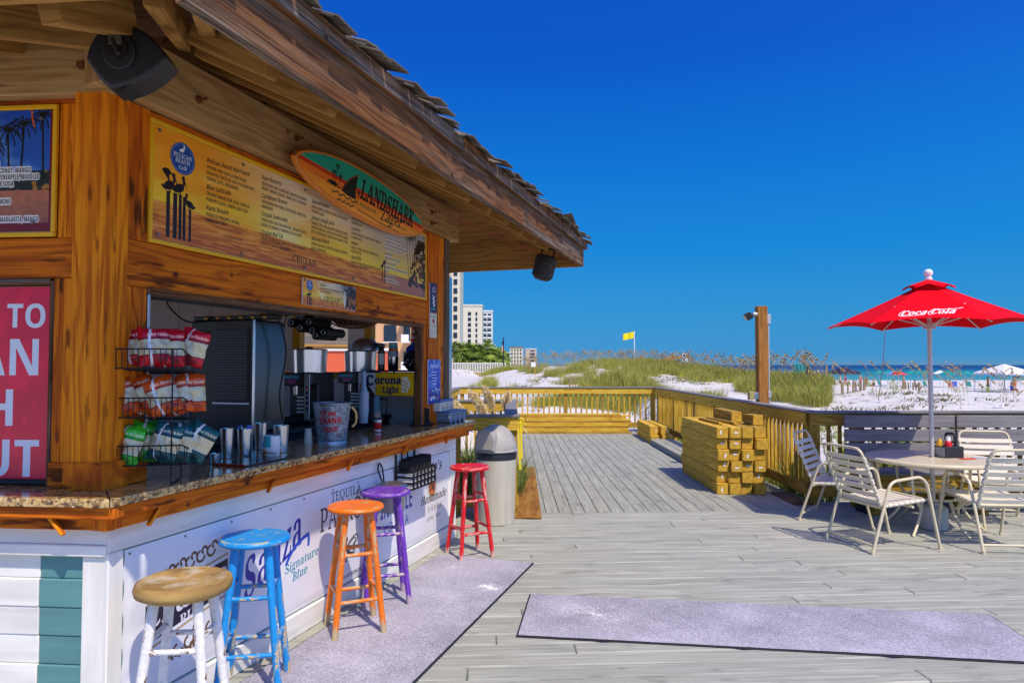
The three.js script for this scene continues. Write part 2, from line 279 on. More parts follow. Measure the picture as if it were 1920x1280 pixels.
{
  const leaf = std({ color: 0xffffff, roughness: .8, side: THREE.DoubleSide });
  const tuft = bladeTuft(18, .55, .2, .45, .006, 991), tuft2 = bladeTuft(14, .42, .14, .6, .006, 992), creeper = bladeTuft(12, .17, .22, .9, .013, 993);
  _seed = 5150;
  const pts = [], pts2 = [], cr = [];
  let n = 0;
  while (pts.length < 8000 && n++ < 200000) {
    const a = rnd(-.11, .5), D = azAt(a, 2), d = D * rnd(.56, 1.1), X = a * d; if (d < 18 && X < 3.9) continue;
    const rel = d / D, patch = fb(X * .3, d * .14, 77, 4) + .5 * fb(X * 1.1, d * .8, 79, 3) + .12 * sstep(.66, .95, rel);
    const dense = a < -.045 ? -.2 : a < .33 ? -.075 : a < .46 ? .2 * sstep(.7, .82, rel) : -.3;
    if (patch + dense < .035 + rnd(-.03, .03)) continue;
    pts.push([X, elev(X, d) - .03, -d, rnd(.5, 1.05), rnd(6.283), rnd(-.15, .15)]);
  }
  for (let i = 0; i < 300; i++) { const a = rnd(.3, .95), d = rnd(10, 24), X = a * d; if (X < 4) continue; if (fb(X * .5, d * .5, 87, 3) < .05) continue; pts2.push([X, elev(X, d) - .02, -d, rnd(.5, 1.1), rnd(6.283)]); }
  for (let i = 0; i < 330; i++) { const d = rnd(8.35, 10.2), X = rnd(3.7, 6.2); if (fb(X * .7, d * .7, 97, 3) < -.1) continue; pts2.push([X, elev(X, d) - .02, -d, rnd(1.3, 2.3), rnd(6.283)]); }
  for (let i = 0; i < 520; i++) { const X = rnd(3.62, 4.6), d = rnd(9, 17); pts2.push([X, elev(X, d) - .02, -d, rnd(.6, 1.2), rnd(6.283)]); }
  for (let i = 0; i < 1900; i++) { const near = rnd() < .28, a = near ? rnd(.32, .95) : rnd(-.1, .3), d = near ? rnd(10, 19) : rnd(17, 30), X = a * d; if (near && X < 4) continue; if (fb(X * .5, d * .35, 107, 4) < .09) continue; cr.push([X, elev(X, d) - .012, -d, rnd(.6, 1.4), rnd(6.283), 0, .55]); }
  const gcol = () => { const t = rnd(), k = rnd(.75, 1.2); return t < .7 ? [.36 * k, .37 * k, .045 * k] : t < .92 ? [.46 * k, .40 * k, .11 * k] : [.22 * k, .27 * k, .04 * k]; };
  scatter('dune_grass', 'yellow green dune grass covering the white sand dunes', tuft, leaf, pts, gcol);
  scatter('beach_grass', 'green grass clumps behind the deck railing', tuft2, leaf, pts2, () => { const k = rnd(.7, 1.3); return rnd() < .75 ? [.24 * k, .33 * k, .04 * k] : [.38 * k, .34 * k, .10 * k]; });
  scatter('beach_creeper', 'low dark creeping plants scattered over the white sand', creeper, leaf, cr, () => { const k = rnd(.6, 1.3); return rnd() < .6 ? [.16 * k, .17 * k, .05 * k] : [.24 * k, .19 * k, .09 * k]; });
  // sea oats
  _seed = 661; const so = [];
  for (let v = 0; v < 3; v++) {
    const P = [], I = []; const tri = (a, b, c) => { const o = P.length / 3; P.push(...a, ...b, ...c); I.push(o, o + 1, o + 2); };
    const cx = (t) => .42 * t * t * t * (1 + .3 * v), cy = (t) => 1.25 * t - .12 * t * t * t;
    for (let k = 0; k < 8; k++) { const t = k / 8, u = (k + 1) / 8, w = .008; tri([cx(t) - w, cy(t), 0], [cx(t) + w, cy(t), 0], [cx(u), cy(u), 0]); tri([cx(t), cy(t), -w], [cx(t), cy(t), w], [cx(u), cy(u), 0]); }
    for (let k = 0; k < 46; k++) { const t = rnd(.72, 1.0), a = rnd(6.283), L = rnd(.05, .12) * (1.35 - t), x = cx(t), y = cy(t), q = rnd(.018, .026), dx = Math.cos(a) * L + .02, dz = Math.sin(a) * L, dy = -rnd(-.01, .05); tri([x, y, 0], [x + dx * .6 - q * Math.sin(a), y + dy * .5 + .004, dz * .6 + q * Math.cos(a)], [x + dx, y + dy, dz]); tri([x, y, 0], [x + dx, y + dy, dz], [x + dx * .6 + q * Math.sin(a), y + dy * .5 - .008, dz * .6 - q * Math.cos(a)]); }
    const g = new THREE.BufferGeometry(); g.setAttribute('position', new THREE.Float32BufferAttribute(P, 3)); g.setIndex(I); g.computeVertexNormals(); so.push(g);
  }
  _seed = 662; const oats = [[], [], []];
  const put = (a0, a1, k0, k1, n, s0 = .45, s1 = .8) => { for (let i = 0; i < n; i++) { const a = rnd(a0, a1), d = azAt(a, 2) * rnd(k0, k1), X = a * d; if (d < 17.2 && X < 4) continue; oats[i % 3].push([X, elev(X, d) - .03, -d, rnd(s0, s1), rnd(-.9, .9) + (rnd() < .7 ? Math.PI : 0)]); } };
  put(.02, .27, .9, 1.08, 420); put(.25, .36, .9, 1.08, 120, .6, .95); put(.36, .46, .85, 1.1, 60, .7, 1.1); put(.46, .78, .85, 1.2, 80, .45, .8); put(-.08, .05, .9, 1.05, 30, .4, .6);
  so.forEach((g, v) => scatter('sea_oats_' + ['tall', 'bent', 'short'][v], 'tan sea oat stalks with drooping seed heads on the dune crest', g, leaf, oats[v], () => { const k = rnd(.8, 1.25); return [.42 * k, .31 * k, .13 * k]; }));
}
// ---------------------------------------------------------------- railings (a run from the local origin along +x, inner face at +z)
const capMat = mat.composite;
function railing(name, label, pos, ry, L, o = {}) {
  const g = thing(name, label, 'railing', pos, ry, undefined), { posts = [0, L / 2, L], sp = .13, pale = mat.pine, bottom = true, from = 0, to = L, h = 1.07 } = o;
  const nC = Math.max(1, Math.round(L / 3.6)); for (let i = 0; i < nC; i++) M('cap', bbAt(L * i / nC + .001 - (i ? 0 : .05), L * (i + 1) / nC - .001 + (i === nC - 1 ? (o.capEnd ?? .05) : 0), h - .028, h, -.085, .06, .004, 'x'), capMat, g);
  for (let i = 0; i < nC; i++) M('top_rail', bbAt(L * i / nC + .001, L * (i + 1) / nC - .001, h - .168, h - .03, 0, .038, .004, 'x'), pale, g);
  if (bottom) for (let i = 0; i < nC; i++) M('bottom_rail', bbAt(L * i / nC + .001, L * (i + 1) / nC - .001, .09, .215, 0, .038, .004, 'x'), o.lowMat || mat.pine2, g);
  posts.forEach((x) => M('post', bbAt(x - .045, x + .045, -.25, h - .03, -.092, -.002, .005, 'y'), mat.pine2, g));
  const shared = [bb(.036, h - .11, .036, .003, 'y'), bb(.036, h - .11, .036, .003, 'y'), bb(.036, h - .11, .036, .003, 'y')];
  for (let x = from + .07; x < to - .03; x += sp) { if (posts.some((p) => Math.abs(p - x) < .055)) continue; M('baluster', pick(shared), rnd() < .7 ? pale : mat.pine2, g, [x, (h - .03 + .08) / 2, -.0205], [0, rnd(-.02, .02), 0]); }
  return g;
}
railing('deck_railing', 'yellow wooden railing across the far end of the deck behind stacked boards', [-1.25, 0, -16.55], 0, 4.72, { posts: [.04, 2.55, 4.68] });
railing('deck_railing', 'long wooden railing running beside the timber stack to the far corner', [3.47, 0, -16.43], -Math.PI / 2, 8.39, { posts: [.1, 1.7, 3.4, 5.1, 6.75, 8.33] });
railing('deck_railing', 'wooden railing behind the grey bench and patio table', [3.46, 0, -7.9], 0, 4.7, { posts: [.05, 1.45, 2.9, 4.4], pale: mat.pine2 });
railing('deck_railing', 'short side railing at the far left corner above sand', [-1.3, 0, -12.2], Math.PI / 2, 4.26, { posts: [.05, 2.1, 4.1] });
// ---------------------------------------------------------------- bar kiosk. Local x runs along the serving front away from the camera, z points out of the front
const KA = rad(17.8), K0 = V(-1.675, 0, -2.846), KR = Math.PI / 2 - KA, LR = -rad(77.2);
const KP = (s, y, n) => [K0.x + s * Math.sin(KA) + n * Math.cos(KA), y, K0.z - s * Math.cos(KA) + n * Math.sin(KA)];
const LW = [Math.cos(LR), -Math.sin(LR)], LN = [Math.sin(LR), Math.cos(LR)];       // left wall direction and outward normal in kiosk x,z
const LP = (a, y, b) => KP(LW[0] * a + LN[0] * b, y, LW[1] * a + LN[1] * b);
const LRW = KR + LR;
const kiosk = thing('bar_kiosk', 'beach bar kiosk of orange stained wood with shingle roof and granite counter', 'kiosk', K0.toArray(), KR);
function prismY(poly, y0, y1, tile = [2, .5], cap = true) {                         // poly: [x,z] list, vertical prism, grain upright
  const P = [], U = []; let per = rnd(5); const ou = rnd(5);
  let area = 0; poly.forEach((p, i) => { const q = poly[(i + 1) % poly.length]; area += p[0] * q[1] - q[0] * p[1]; }); if (area > 0) poly = [...poly].reverse();
  poly.forEach((p, i) => {
    const q = poly[(i + 1) % poly.length], l = Math.hypot(q[0] - p[0], q[1] - p[1]), v = [[p[0], y0, p[1]], [q[0], y0, q[1]], [q[0], y1, q[1]], [p[0], y1, p[1]]], t = [[y0, 0], [y0, l], [y1, l], [y1, 0]];
    for (const k of [0, 1, 2, 0, 2, 3]) { P.push(...v[k]); U.push(t[k][0] / tile[0] + ou, (t[k][1] + per) / tile[1]); } per += l;
  });
  if (cap) for (const [y, f] of [[y0, 1], [y1, 0]]) for (let i = 1; i < poly.length - 1; i++) { const tri = [poly[0], poly[i], poly[i + 1]]; if (f) tri.reverse(); for (const p of tri) { P.push(p[0], y, p[1]); U.push(p[0] / tile[0], p[1] / tile[1]); } }
  const g = new THREE.BufferGeometry(); g.setAttribute('position', new THREE.Float32BufferAttribute(P, 3)); g.setAttribute('uv', new THREE.Float32BufferAttribute(U, 2)); g.computeVertexNormals(); return g;
}
const whitePaint = std({ map: paintTex(501, [238, 235, 224], [160, 150, 132], 0), roughness: .6 }), tealPaint = std({ map: paintTex(511, [92, 142, 140], [120, 130, 126], 0), roughness: .6 });
whitePaint.bumpMap = whitePaint.map; whitePaint.bumpScale = .0015; tealPaint.bumpMap = tealPaint.map; tealPaint.bumpScale = .0015;
{
  const W = 3.74;
  // base of the front: skirting, banner backing, top boards, corner boards
  const base = part('base_wall', kiosk);
  M('backing', bbAt(.02, W, .02, .93, -.06, -.008, .003, 'x'), tealPaint, base);
  M('skirting', bbAt(.06, 2.02, .0, .135, -.04, .012, .005, 'x', [2, 2]), whitePaint, base); M('skirting', bbAt(2.024, W, .0, .135, -.04, .012, .005, 'x', [2, 2]), whitePaint, base);
  M('top_board', bbAt(.0, 1.95, .822, .93, -.04, .010, .004, 'x', [2, 2]), whitePaint, base); M('top_board', bbAt(1.954, W, .822, .93, -.04, .010, .004, 'x', [2, 2]), whitePaint, base);
  M('corner_board', bbAt(-.002, .075, .0, .82, -.06, .012, .004, 'y', [2, 2]), whitePaint, base); M('corner_board', bbAt(W - .14, W, .136, .82, -.06, .010, .004, 'y', [2, 2]), whitePaint, base);
  // base of the left side: painted lap boards with an upright teal stripe
  const lb = part('side_base_wall', kiosk, [0, 0, 0], [0, LR, 0]);
  for (let k = 0; k < 7; k++) { const y = k * .118, t = .004 * ((k * 7) % 3 - 1); M('siding_board', bbAt(-2.2, -.31, y, y + .1165, -.05, -.018 + t, .004, 'x', [2, 2]), whitePaint, lb); M('siding_board', bbAt(-.3085, -.108, y, y + .1165, -.05, -.019 + t, .004, 'x', [2, 2]), tealPaint, lb); }
  M('corner_board', bbAt(-.1065, -.004, .0, .808, -.05, .0, .004, 'y', [2, 2]), whitePaint, lb); M('drip_band', bbAt(-2.2, .004, .81, .856, -.05, .016, .004, 'x', [2, 2]), whitePaint, lb); M('top_board', bbAt(-2.2, .0, .857, .93, -.05, .003, .004, 'x', [2, 2]), whitePaint, lb);
  // counter
  const granite = tex(512, 512, (u, v) => { const a = fbm(u, v, 30, 30, 601, 3), b = fbm(u, v, 70, 70, 611, 2), s = hash(Math.floor(u * 512), Math.floor(v * 512), 9); let c = mix3([206, 166, 98], [132, 98, 56], clamp((a - .42) * 3)); if (b > .66) c = mix3(c, [52, 40, 30], .75); else if (b < .36) c = mix3(c, [230, 208, 160], .6); return c.map((q) => q * (.94 + .12 * s)); });
  granite.repeat.set(1 / .7, 1 / .7);
  const gm = phys({ map: granite, roughness: .16, clearcoat: .5, clearcoatRoughness: .08 });
  const slab = (poly, y0, t) => { const sh = new THREE.Shape(poly.map(([x, z]) => new THREE.Vector2(x, -z))); return new THREE.ExtrudeGeometry(sh, { depth: t - .01, bevelEnabled: true, bevelThickness: .005, bevelSize: .005, bevelOffset: -.006, bevelSegments: 2 }).rotateX(-Math.PI / 2).translate(0, y0 + .005, 0); };
  const ctr = part('counter', kiosk);
  M('granite_slab', slab([[-.104, .13], [1.117, .13], [1.117, -.5], [.399, -.5]], 1.035, .035), gm, ctr);
  M('granite_slab', slab([[1.119, .13], [3.94, .13], [3.94, -.5], [1.119, -.5]], 1.035, .035), gm, ctr);
  M('granite_slab', slab([[-.106, .128], [.396, -.503], [-.088, -2.645], [-.591, -2.015]], 1.035, .035), gm, ctr);
  for (const [a, b] of [[-.09, 1.9], [1.904, 3.93]]) { M('edge_trim', bbAt(a, b, .987, 1.034, .0, .113, .004, 'x'), mat.cedar2, ctr); M('apron', bbAt(a + .02, b - .01, .931, .986, -.02, .07, .003, 'x'), mat.cedar2, ctr); }
  M('edge_trim', bbAt(-2.2, .105, .986, 1.033, .0, .111, .004, 'x').rotateY(LR), mat.cedar2, ctr); M('apron', bbAt(-2.2, .07, .932, .9855, -.02, .068, .003, 'x').rotateY(LR), mat.cedar2, ctr);
  for (const x of [.16, .95, 1.75, 2.55, 3.35]) M('bracket', bb(.11, .014, .022, .003, 'x').rotateZ(.85).translate(x, .958, .088), mat.cedar, ctr);
  M('bracket', bb(.11, .014, .022, .003, 'x').rotateZ(-.85).translate(-.16, .958, .085).rotateY(LR), mat.cedar, ctr);
  // corner post and plinth
  const fr = part('front_wall', kiosk);
  const wv = (p, k) => [p[0] - LW[0] * k, p[1] - LW[1] * k];
  const C = [.035, -.082]; M('corner_post', prismY([C, [.15, -.082], [.15, -.25], wv(C, .15)], 1.07, 2.79), mat.cedar, fr);
  const C2 = [.026, -.066]; M('plinth', prismY([[C2[0] + .0, C2[1]], [.16, -.066], [.16, -.26], wv(C2, .175)], 1.071, 1.185, [.5, 2]), mat.cedar2, fr);
  M('plinth', bbAt(.162, .285, 1.071, 1.18, -.15, -.085, .004, 'x'), mat.cedar2, fr);
  M('stile', bbAt(.152, .2, 1.07, 1.955, -.16, -.109, .003, 'y'), mat.cedar, fr); M('stile', bbAt(.2015, .283, 1.07, 1.955, -.16, -.106, .003, 'y'), mat.cedar2, fr);
  M('stile', bbAt(.152, .284, 2.168, 2.79, -.16, -.106, .003, 'y'), mat.cedar2, fr);
  M('header', bbAt(.153, 3.338, 1.957, 2.166, -.16, -.107, .003, 'x'), mat.cedar2, fr); M('panel', bbAt(.286, 3.338, 2.168, 2.79, -.16, -.113, .003, 'x'), mat.cedar2, fr);
  M('stile', bbAt(3.247, 3.338, 1.07, 1.955, -.16, -.108, .003, 'y'), mat.cedar2, fr);
  M('post', bbAt(3.34, 3.56, 1.07, 2.79, -.2, -.098, .004, 'y'), mat.cedar2, fr); M('post', bbAt(3.562, 3.70, 1.07, 2.79, -.2, -.104, .004, 'y'), mat.cedar, fr); M('corner_trim', bbAt(3.702, 3.82, 1.07, 2.79, -.22, -.095, .004, 'y'), mat.old, fr);
  const wf = part('window_frame', kiosk);
  M('head_jamb', bbAt(.284, 3.246, 1.93, 1.956, -.2, -.096, .003, 'x'), mat.old, wf); M('side_jamb', bbAt(3.207, 3.245, 1.071, 1.929, -.165, -.1, .003, 'y'), mat.old, wf); M('side_jamb', bbAt(.2845, .3, 1.071, 1.929, -.19, -.1, .003, 'y'), mat.steelDull, wf);
  // left wall
  const lw = part('side_wall', kiosk, [0, 0, 0], [0, LR, 0]);
  M('stile', bbAt(-.298, -.215, 1.07, 1.98, -.17, -.104, .003, 'y'), mat.cedar, lw); M('stile', bbAt(-.345, -.2995, 1.07, 1.98, -.17, -.107, .003, 'y'), mat.cedar2, lw); M('stile', bbAt(-.36, -.3465, 1.07, 1.97, -.17, -.1, .003, 'y'), mat.old, lw);
  M('plinth', bbAt(-.345, -.258, 1.071, 1.178, -.15, -.09, .004, 'x'), mat.cedar2, lw);
  M('rail', bbAt(-2.2, -.215, 1.982, 2.158, -.17, -.106, .003, 'x'), mat.cedar2, lw); M('head_strip', bbAt(-2.2, -.36, 1.956, 1.981, -.17, -.1, .003, 'x'), mat.old, lw);
  M('stile', bbAt(-.335, -.29, 2.16, 2.755, -.17, -.106, .003, 'y'), mat.cedar, lw); M('stile', bbAt(-.2885, -.215, 2.16, 2.755, -.17, -.104, .003, 'y'), mat.cedar, lw); M('rail', bbAt(-2.2, -.215, 2.756, 2.8, -.17, -.105, .003, 'x'), mat.cedar2, lw);
  M('wall_board', bbAt(-1.42, -.34, 1.07, 2.79, -.19, -.172, .003, 'x'), mat.cedar2, lw); M('wall_board', bbAt(-2.2, -1.423, 1.96, 2.79, -.19, -.172, .003, 'x'), mat.cedar2, lw); M('stile', bbAt(-1.5, -1.39, 1.07, 1.95, -.17, -.1, .003, 'y'), mat.cedar2, lw);  // gap past the red sign is added, unseen, to brighten the interior
  // beams
  const bm = part('beams', kiosk);
  M('beam', bbAt(-.02, 3.95, 2.795, 3.085, -.16, -.05, .006, 'x'), mat.beam, bm); M('beam', bbAt(-2.3, -.06, 2.775, 3.083, -.16, -.05, .006, 'x').rotateY(LR), mat.beam, bm); M('beam', bbAt(3.72, 3.86, 2.797, 3.08, -3.0, -.17, .006, 'z'), mat.beam, bm);
  for (const [x, y] of [[1.32, 2.98], [1.27, 2.86], [.52, 2.92], [3.3, 2.95], [3.3, 2.85]]) M('bolt', mg([new THREE.CylinderGeometry(.018, .02, .012, 12).rotateX(Math.PI / 2).translate(0, 0, .006), new THREE.CylinderGeometry(.008, .008, .045, 8).rotateX(Math.PI / 2).translate(0, 0, .03)]), mat.rust, bm, [x, y, -.05]);
  for (const [a, y] of [[-.19, 3.005], [-.195, 2.895], [-1.1, 2.95]]) M('bolt', new THREE.CylinderGeometry(.017, .02, .014, 12).rotateX(Math.PI / 2).translate(a, y, -.043).rotateY(LR), mat.rust, bm);
  // roof
  const E = [[-.72, 1.0], [4.72, 1.0], [4.72, -3.2], [-1.67, -3.19]], AP = [1.75, 3.95, -1.1], EY = 2.862;
  const roof = part('roof', kiosk);
  E.forEach((p, i) => {
    const q = E[(i + 1) % 4], P = [], U = []; const tri = (a, b, c) => { for (const v of [a, b, c]) { P.push(...v); U.push((i % 2 ? v[2] : v[0]) / 2, (i % 2 ? v[0] : v[2]) / 1.2); } };
    const a = [p[0], EY, p[1]], b = [q[0], EY, q[1]], c = AP, up = (v) => [v[0], v[1] + .02, v[2]];
    tri(a, c, b); tri(up(a), up(b), up(c)); tri(a, b, up(b)); tri(a, up(b), up(a));
    const g = new THREE.BufferGeometry(); g.setAttribute('position', new THREE.Float32BufferAttribute(P, 3)); g.setAttribute('uv', new THREE.Float32BufferAttribute(U, 2)); g.computeVertexNormals();
    M('roof_deck', g, mat.ply, roof);
  });
  const sl = Math.atan(.5), cs = Math.cos(sl);
  const rafter = (name, x, z0, z1, top, th, w, m) => { const l = (z1 - z0) / cs, zc = (z0 + z1) / 2, yc = EY + .5 * (1 - zc) - top - th / 2; const g = bb(w, th * cs, l, .004, 'z').rotateX(sl).translate(x, yc, zc); return M(name, g, m, roof); };
  for (let x = -.46; x < 4.5; x += .405) {
    const hip = x < 1.75 ? 1 - (x + .72) * .85 : 1 - (4.72 - x) * .707, zi = Math.max(-.75, hip + .05);
    if (zi < .8) { rafter('rafter', x, zi, .985, .004, .10, .04, mat.rafter); if (zi < .7) rafter('rafter_stub', x, zi, .85, .105, .17, .075, mat.rafter); }
  }
  for (let a = .3; a > -2; a -= .4) { // rafters of the left slope
    const sl2 = Math.atan(.38), b1 = .905, b0 = Math.max(-.6, .92 - (.815 - a) * 1.05), l = (b1 - b0) / Math.cos(sl2), bc = (b0 + b1) / 2; if (b1 - b0 < .2) continue;
    M('rafter', bb(.04, .1, l, .004, 'z').rotateX(sl2).translate(a, EY + .38 * (.924 - bc) - .062, bc).rotateY(LR), mat.rafter, roof);
    if (b1 - b0 > .4) M('rafter_stub', bb(.075, .15, l - .16, .004, 'z').rotateX(sl2).translate(a, EY + .38 * (.924 - bc + .08) - .195, bc - .08).rotateY(LR), mat.rafter, roof);
  }
  // hip rafter tails at the near corner
  const hipDir = V(AP[0] - E[0][0], AP[1] - EY, AP[2] - E[0][1]).normalize();
  for (const s of [-1, 1]) { const g = bb(.06, .12, 1.5, .004, 'z'); const q = new THREE.Quaternion().setFromRotationMatrix(new THREE.Matrix4().lookAt(hipDir, V(0, 0, 0), V(0, 1, 0))); g.applyQuaternion(q); const c = hipDir.clone().multiplyScalar(1.0).add(V(E[0][0], EY - .19, E[0][1])).add(V(.048 * s, 0, .048 * s)); g.translate(c.x, c.y, c.z); M('hip_rafter', g, mat.rafter, roof); }
  M('fascia_board', bbAt(-.7, 2.55, 2.612, 2.812, .99, 1.028, .004, 'x'), mat.old, roof); M('fascia_board', bbAt(2.553, 4.70, 2.612, 2.812, .99, 1.028, .004, 'x'), mat.old, roof);
  M('fascia_trim', bbAt(-.7, 1.3, 2.79, 2.872, 1.0285, 1.06, .004, 'x'), mat.old, roof); M('fascia_trim', bbAt(1.303, 4.74, 2.79, 2.872, 1.0285, 1.06, .004, 'x'), mat.old, roof);
  M('fascia_board', bbAt(-3.4, .80, 2.62, 2.858, .915, .95, .004, 'x').rotateY(LR), mat.rafter, roof); M('fascia_board', bbAt(4.70, 4.74, 2.615, 2.878, -3.2, .985, .004, 'z'), mat.rafter, roof);
  const shg = []; for (let k = 0; k < 6; k++) { const w = [.07, .09, .10, .12, .14, .16][k], g = bb(w, .010, .42, .002, 'z'); const p = g.attributes.position; for (let i = 0; i < p.count; i++) { const z = p.getZ(i), t = (z + .21) / .42; p.setY(i, p.getY(i) * (.45 + .55 * t) + .02 * t * t * (k % 3 - .3) + .008 * Math.sin(p.getX(i) / w * 3 + k)); } g.computeVertexNormals(); shg.push([g, w]); }
  const course = (len, place) => { let x = 0; while (x < len) { const [g, w] = pick(shg); const m = M('shingle', g, mat.shingle, roof); place(m, x + w / 2); x += w + rnd(.002, .009); } };
  for (let c = 0; c < 3; c++) course(5.5 - c * .25, (m, x) => { const up = .13 * c + rnd(-.012, .012), z = 1.075 + .02 - up * cs - .21 * cs; m.position.set(-.76 + c * .13 + x, EY + .5 * (1 - z) + .026 + .012 * (c > 0) + .010 * rnd(), z); m.rotation.set(sl - rnd(.0, .11) - (c ? 0 : .02), rnd(-.05, .05), rnd(-.05, .05), 'YXZ'); });
  for (let c = 0; c < 2; c++) course(3.9, (m, x) => { const a = .78 - x, up = .13 * c, b = .99 - up - .2; m.position.set(LW[0] * a + LN[0] * b, EY + .38 * (.924 - b) + .03 + .012 * c, LW[1] * a + LN[1] * b); m.rotation.set(Math.atan(.38) - rnd(0, .1), LR, rnd(-.04, .04), 'YXZ'); });
  for (let c = 0; c < 2; c++) course(4.1, (m, x) => { const up = .13 * c, q = 4.80 - up - .2; m.position.set(q, EY + .42 * (4.72 - q) + .03 + .012 * c, 1.0 - x); m.rotation.set(.39 - rnd(0, .1), Math.PI / 2, rnd(-.04, .04), 'YXZ'); });
  // inside: white panelled back wall, end wall with openings, floor
  const panelWhite = std({ color: 0xf0f1f2, roughness: .45 });
  const bw = part('back_wall', kiosk); for (let k = 0; k < 11; k++) { const a = -.55 + k * .4 + .003, b = a + .394; if (k > 5) M('wall_panel', bbAt(a, b, .0, 2.9, -2.26, -2.2, .004, 'y'), panelWhite, bw); else { M('wall_panel', bbAt(a, b, .0, 1.05, -2.26, -2.2, .004, 'y'), panelWhite, bw); M('wall_panel', bbAt(a, b, 2.15, 2.9, -2.26, -2.2, .004, 'y'), panelWhite, bw); } }   // invented rear opening, out of view, lets daylight into the bar
  const ew = part('end_wall', kiosk);
  for (let k = 0; k < 5; k++) M('wall_panel', bbAt(3.74, 3.8, .0, 1.47, -2.2 + k * .395 + .003, -2.2 + (k + 1) * .395 - .003, .004, 'y'), panelWhite, ew);
  M('outer_panel', bbAt(3.742, 3.798, .0, 1.05, -.222, -.045, .004, 'y'), whitePaint, ew);
  M('sill', bbAt(3.70, 3.84, 1.472, 1.53, -2.2, -.23, .004, 'z'), mat.yellowPost, ew);
  M('wall_panel', bbAt(3.74, 3.8, 1.532, 2.79, -2.2, -1.79, .004, 'y'), panelWhite, ew); M('yellow_post', bbAt(3.725, 3.815, 1.531, 2.79, -1.787, -1.70, .004, 'y'), mat.yellowPost, ew);
  M('wall_panel', bbAt(3.74, 3.8, 1.532, 2.79, -1.155, -.965, .004, 'y'), panelWhite, ew); M('yellow_post', bbAt(3.725, 3.815, 1.531, 2.79, -.963, -.885, .004, 'y'), mat.yellowPost, ew);
  M('header', bbAt(3.72, 3.82, 2.1, 2.3, -2.2, -.225, .004, 'z'), mat.yellowPost, ew); M('head_panel', bbAt(3.74, 3.8, 2.302, 2.79, -.883, -.225, .004, 'z'), panelWhite, ew);
  M('floor', bbAt(-.4, 3.72, .0, .02, -2.2, -.07, .004, 'x'), std({ color: 0x8a8a88, roughness: .7 }), kiosk);
  M('end_flap', bbAt(3.845, 4.10, 1.075, 2.47, -.2, -.185, .004, 'y'), std({ color: 0xcfd4d8, metalness: 1, roughness: .25 }), kiosk);
}
// ---------------------------------------------------------------- printed signs
function noiseImg(g, w, h, f) { const im = g.createImageData(w, h); for (let j = 0; j < h; j++) for (let i = 0; i < w; i++) { const c = f(i / w, j / h), o = (j * w + i) * 4; im.data[o] = c[0]; im.data[o + 1] = c[1]; im.data[o + 2] = c[2]; im.data[o + 3] = 255; } g.putImageData(im, 0, 0); }
const ell = (g, x, y, rx, ry, rot = 0) => { g.beginPath(); g.ellipse(x, y, rx, ry, rot, 0, 6.2832); g.fill(); };
function pelican(g, x, y, s, dir = 1) {
  g.save(); g.translate(x, y); g.scale(s * dir, s); ell(g, 0, -14, 15, 10, -.35); ell(g, -14, -7, 9, 4, .5);
  g.lineWidth = 6; g.lineCap = 'round'; g.beginPath(); g.moveTo(9, -18); g.quadraticCurveTo(17, -26, 11, -36); g.stroke(); ell(g, 12, -39, 5, 5);
  g.beginPath(); g.moveTo(14, -42); g.lineTo(24, -16); g.lineTo(12, -34); g.fill(); g.lineWidth = 2.5; g.beginPath(); g.moveTo(-1, -5); g.lineTo(-1, 1); g.moveTo(4, -6); g.lineTo(4, 1); g.stroke(); g.restore();
}
function badge(g, x, y, r) {
  g.fillStyle = '#1d4fa3'; g.beginPath(); for (let i = 0; i <= 72; i++) { const a = i / 72 * 6.2832, q = r * (i % 2 ? 1 : .965); g.lineTo(x + Math.cos(a) * q, y + Math.sin(a) * q); } g.fill();
  g.strokeStyle = 'rgba(255,255,255,.65)'; g.lineWidth = r * .025; g.beginPath(); g.arc(x, y, r * .88, 0, 6.2832); g.stroke();
  g.fillStyle = '#fff'; g.strokeStyle = '#fff'; g.textAlign = 'center'; g.font = `${r * .34}px serif`; g.fillText('PELICAN', x, y - r * .02); g.fillText('BEACH', x, y + r * .3); g.font = `italic ${r * .32}px serif`; g.fillText('Café', x, y + r * .68);
  pelican(g, x - r * .05, y - r * .36, r * .011); g.textAlign = 'left';
}
function sunset(g, w, h, seed) {
  noiseImg(g, w, h, (u, v) => {
    const cl = fbm(u, v, 7, 9, seed, 5), cl2 = fbm(u, v * .8, 16, 12, seed + 7, 4), hor = .66 + .13 * u;
    if (v < hor) {
      const t = v / hor; let c = mix3(mix3([255, 164, 30], [232, 222, 200], sstep(.05, .42, u) * (1 - .5 * t)), [255, 220, 50], sstep(.3, 1, t) * .85);
      const gl = Math.exp(-((u - .33) ** 2 / .006 + (v - .62) ** 2 / .12)); c = mix3(c, [255, 244, 190], gl * .8);
      c = mix3(c, mix3([246, 150, 36], [176, 176, 186], sstep(.3, .8, u) * .6), clamp((cl - .5) * 3) * .75); c = mix3(c, [255, 224, 120], clamp((cl2 - .58) * 4) * .5);
      if (u > .5) c = mix3(c, [132, 146, 170], sstep(.5, .8, u) * (1 - t) * .6); return c;
    }
    const t = (v - hor) / (1 - hor), wv = fbm(u, v, 26, 60, seed + 13, 3); let c = mix3([240, 150, 44], [206, 108, 36], t); c = mix3(c, wv > .5 ? [255, 196, 96] : [150, 76, 34], Math.abs(wv - .5) * 2.2);
    if (u > .72) c = mix3(c, [186, 120, 92], sstep(.72, .85, u)); return c;
  });
}
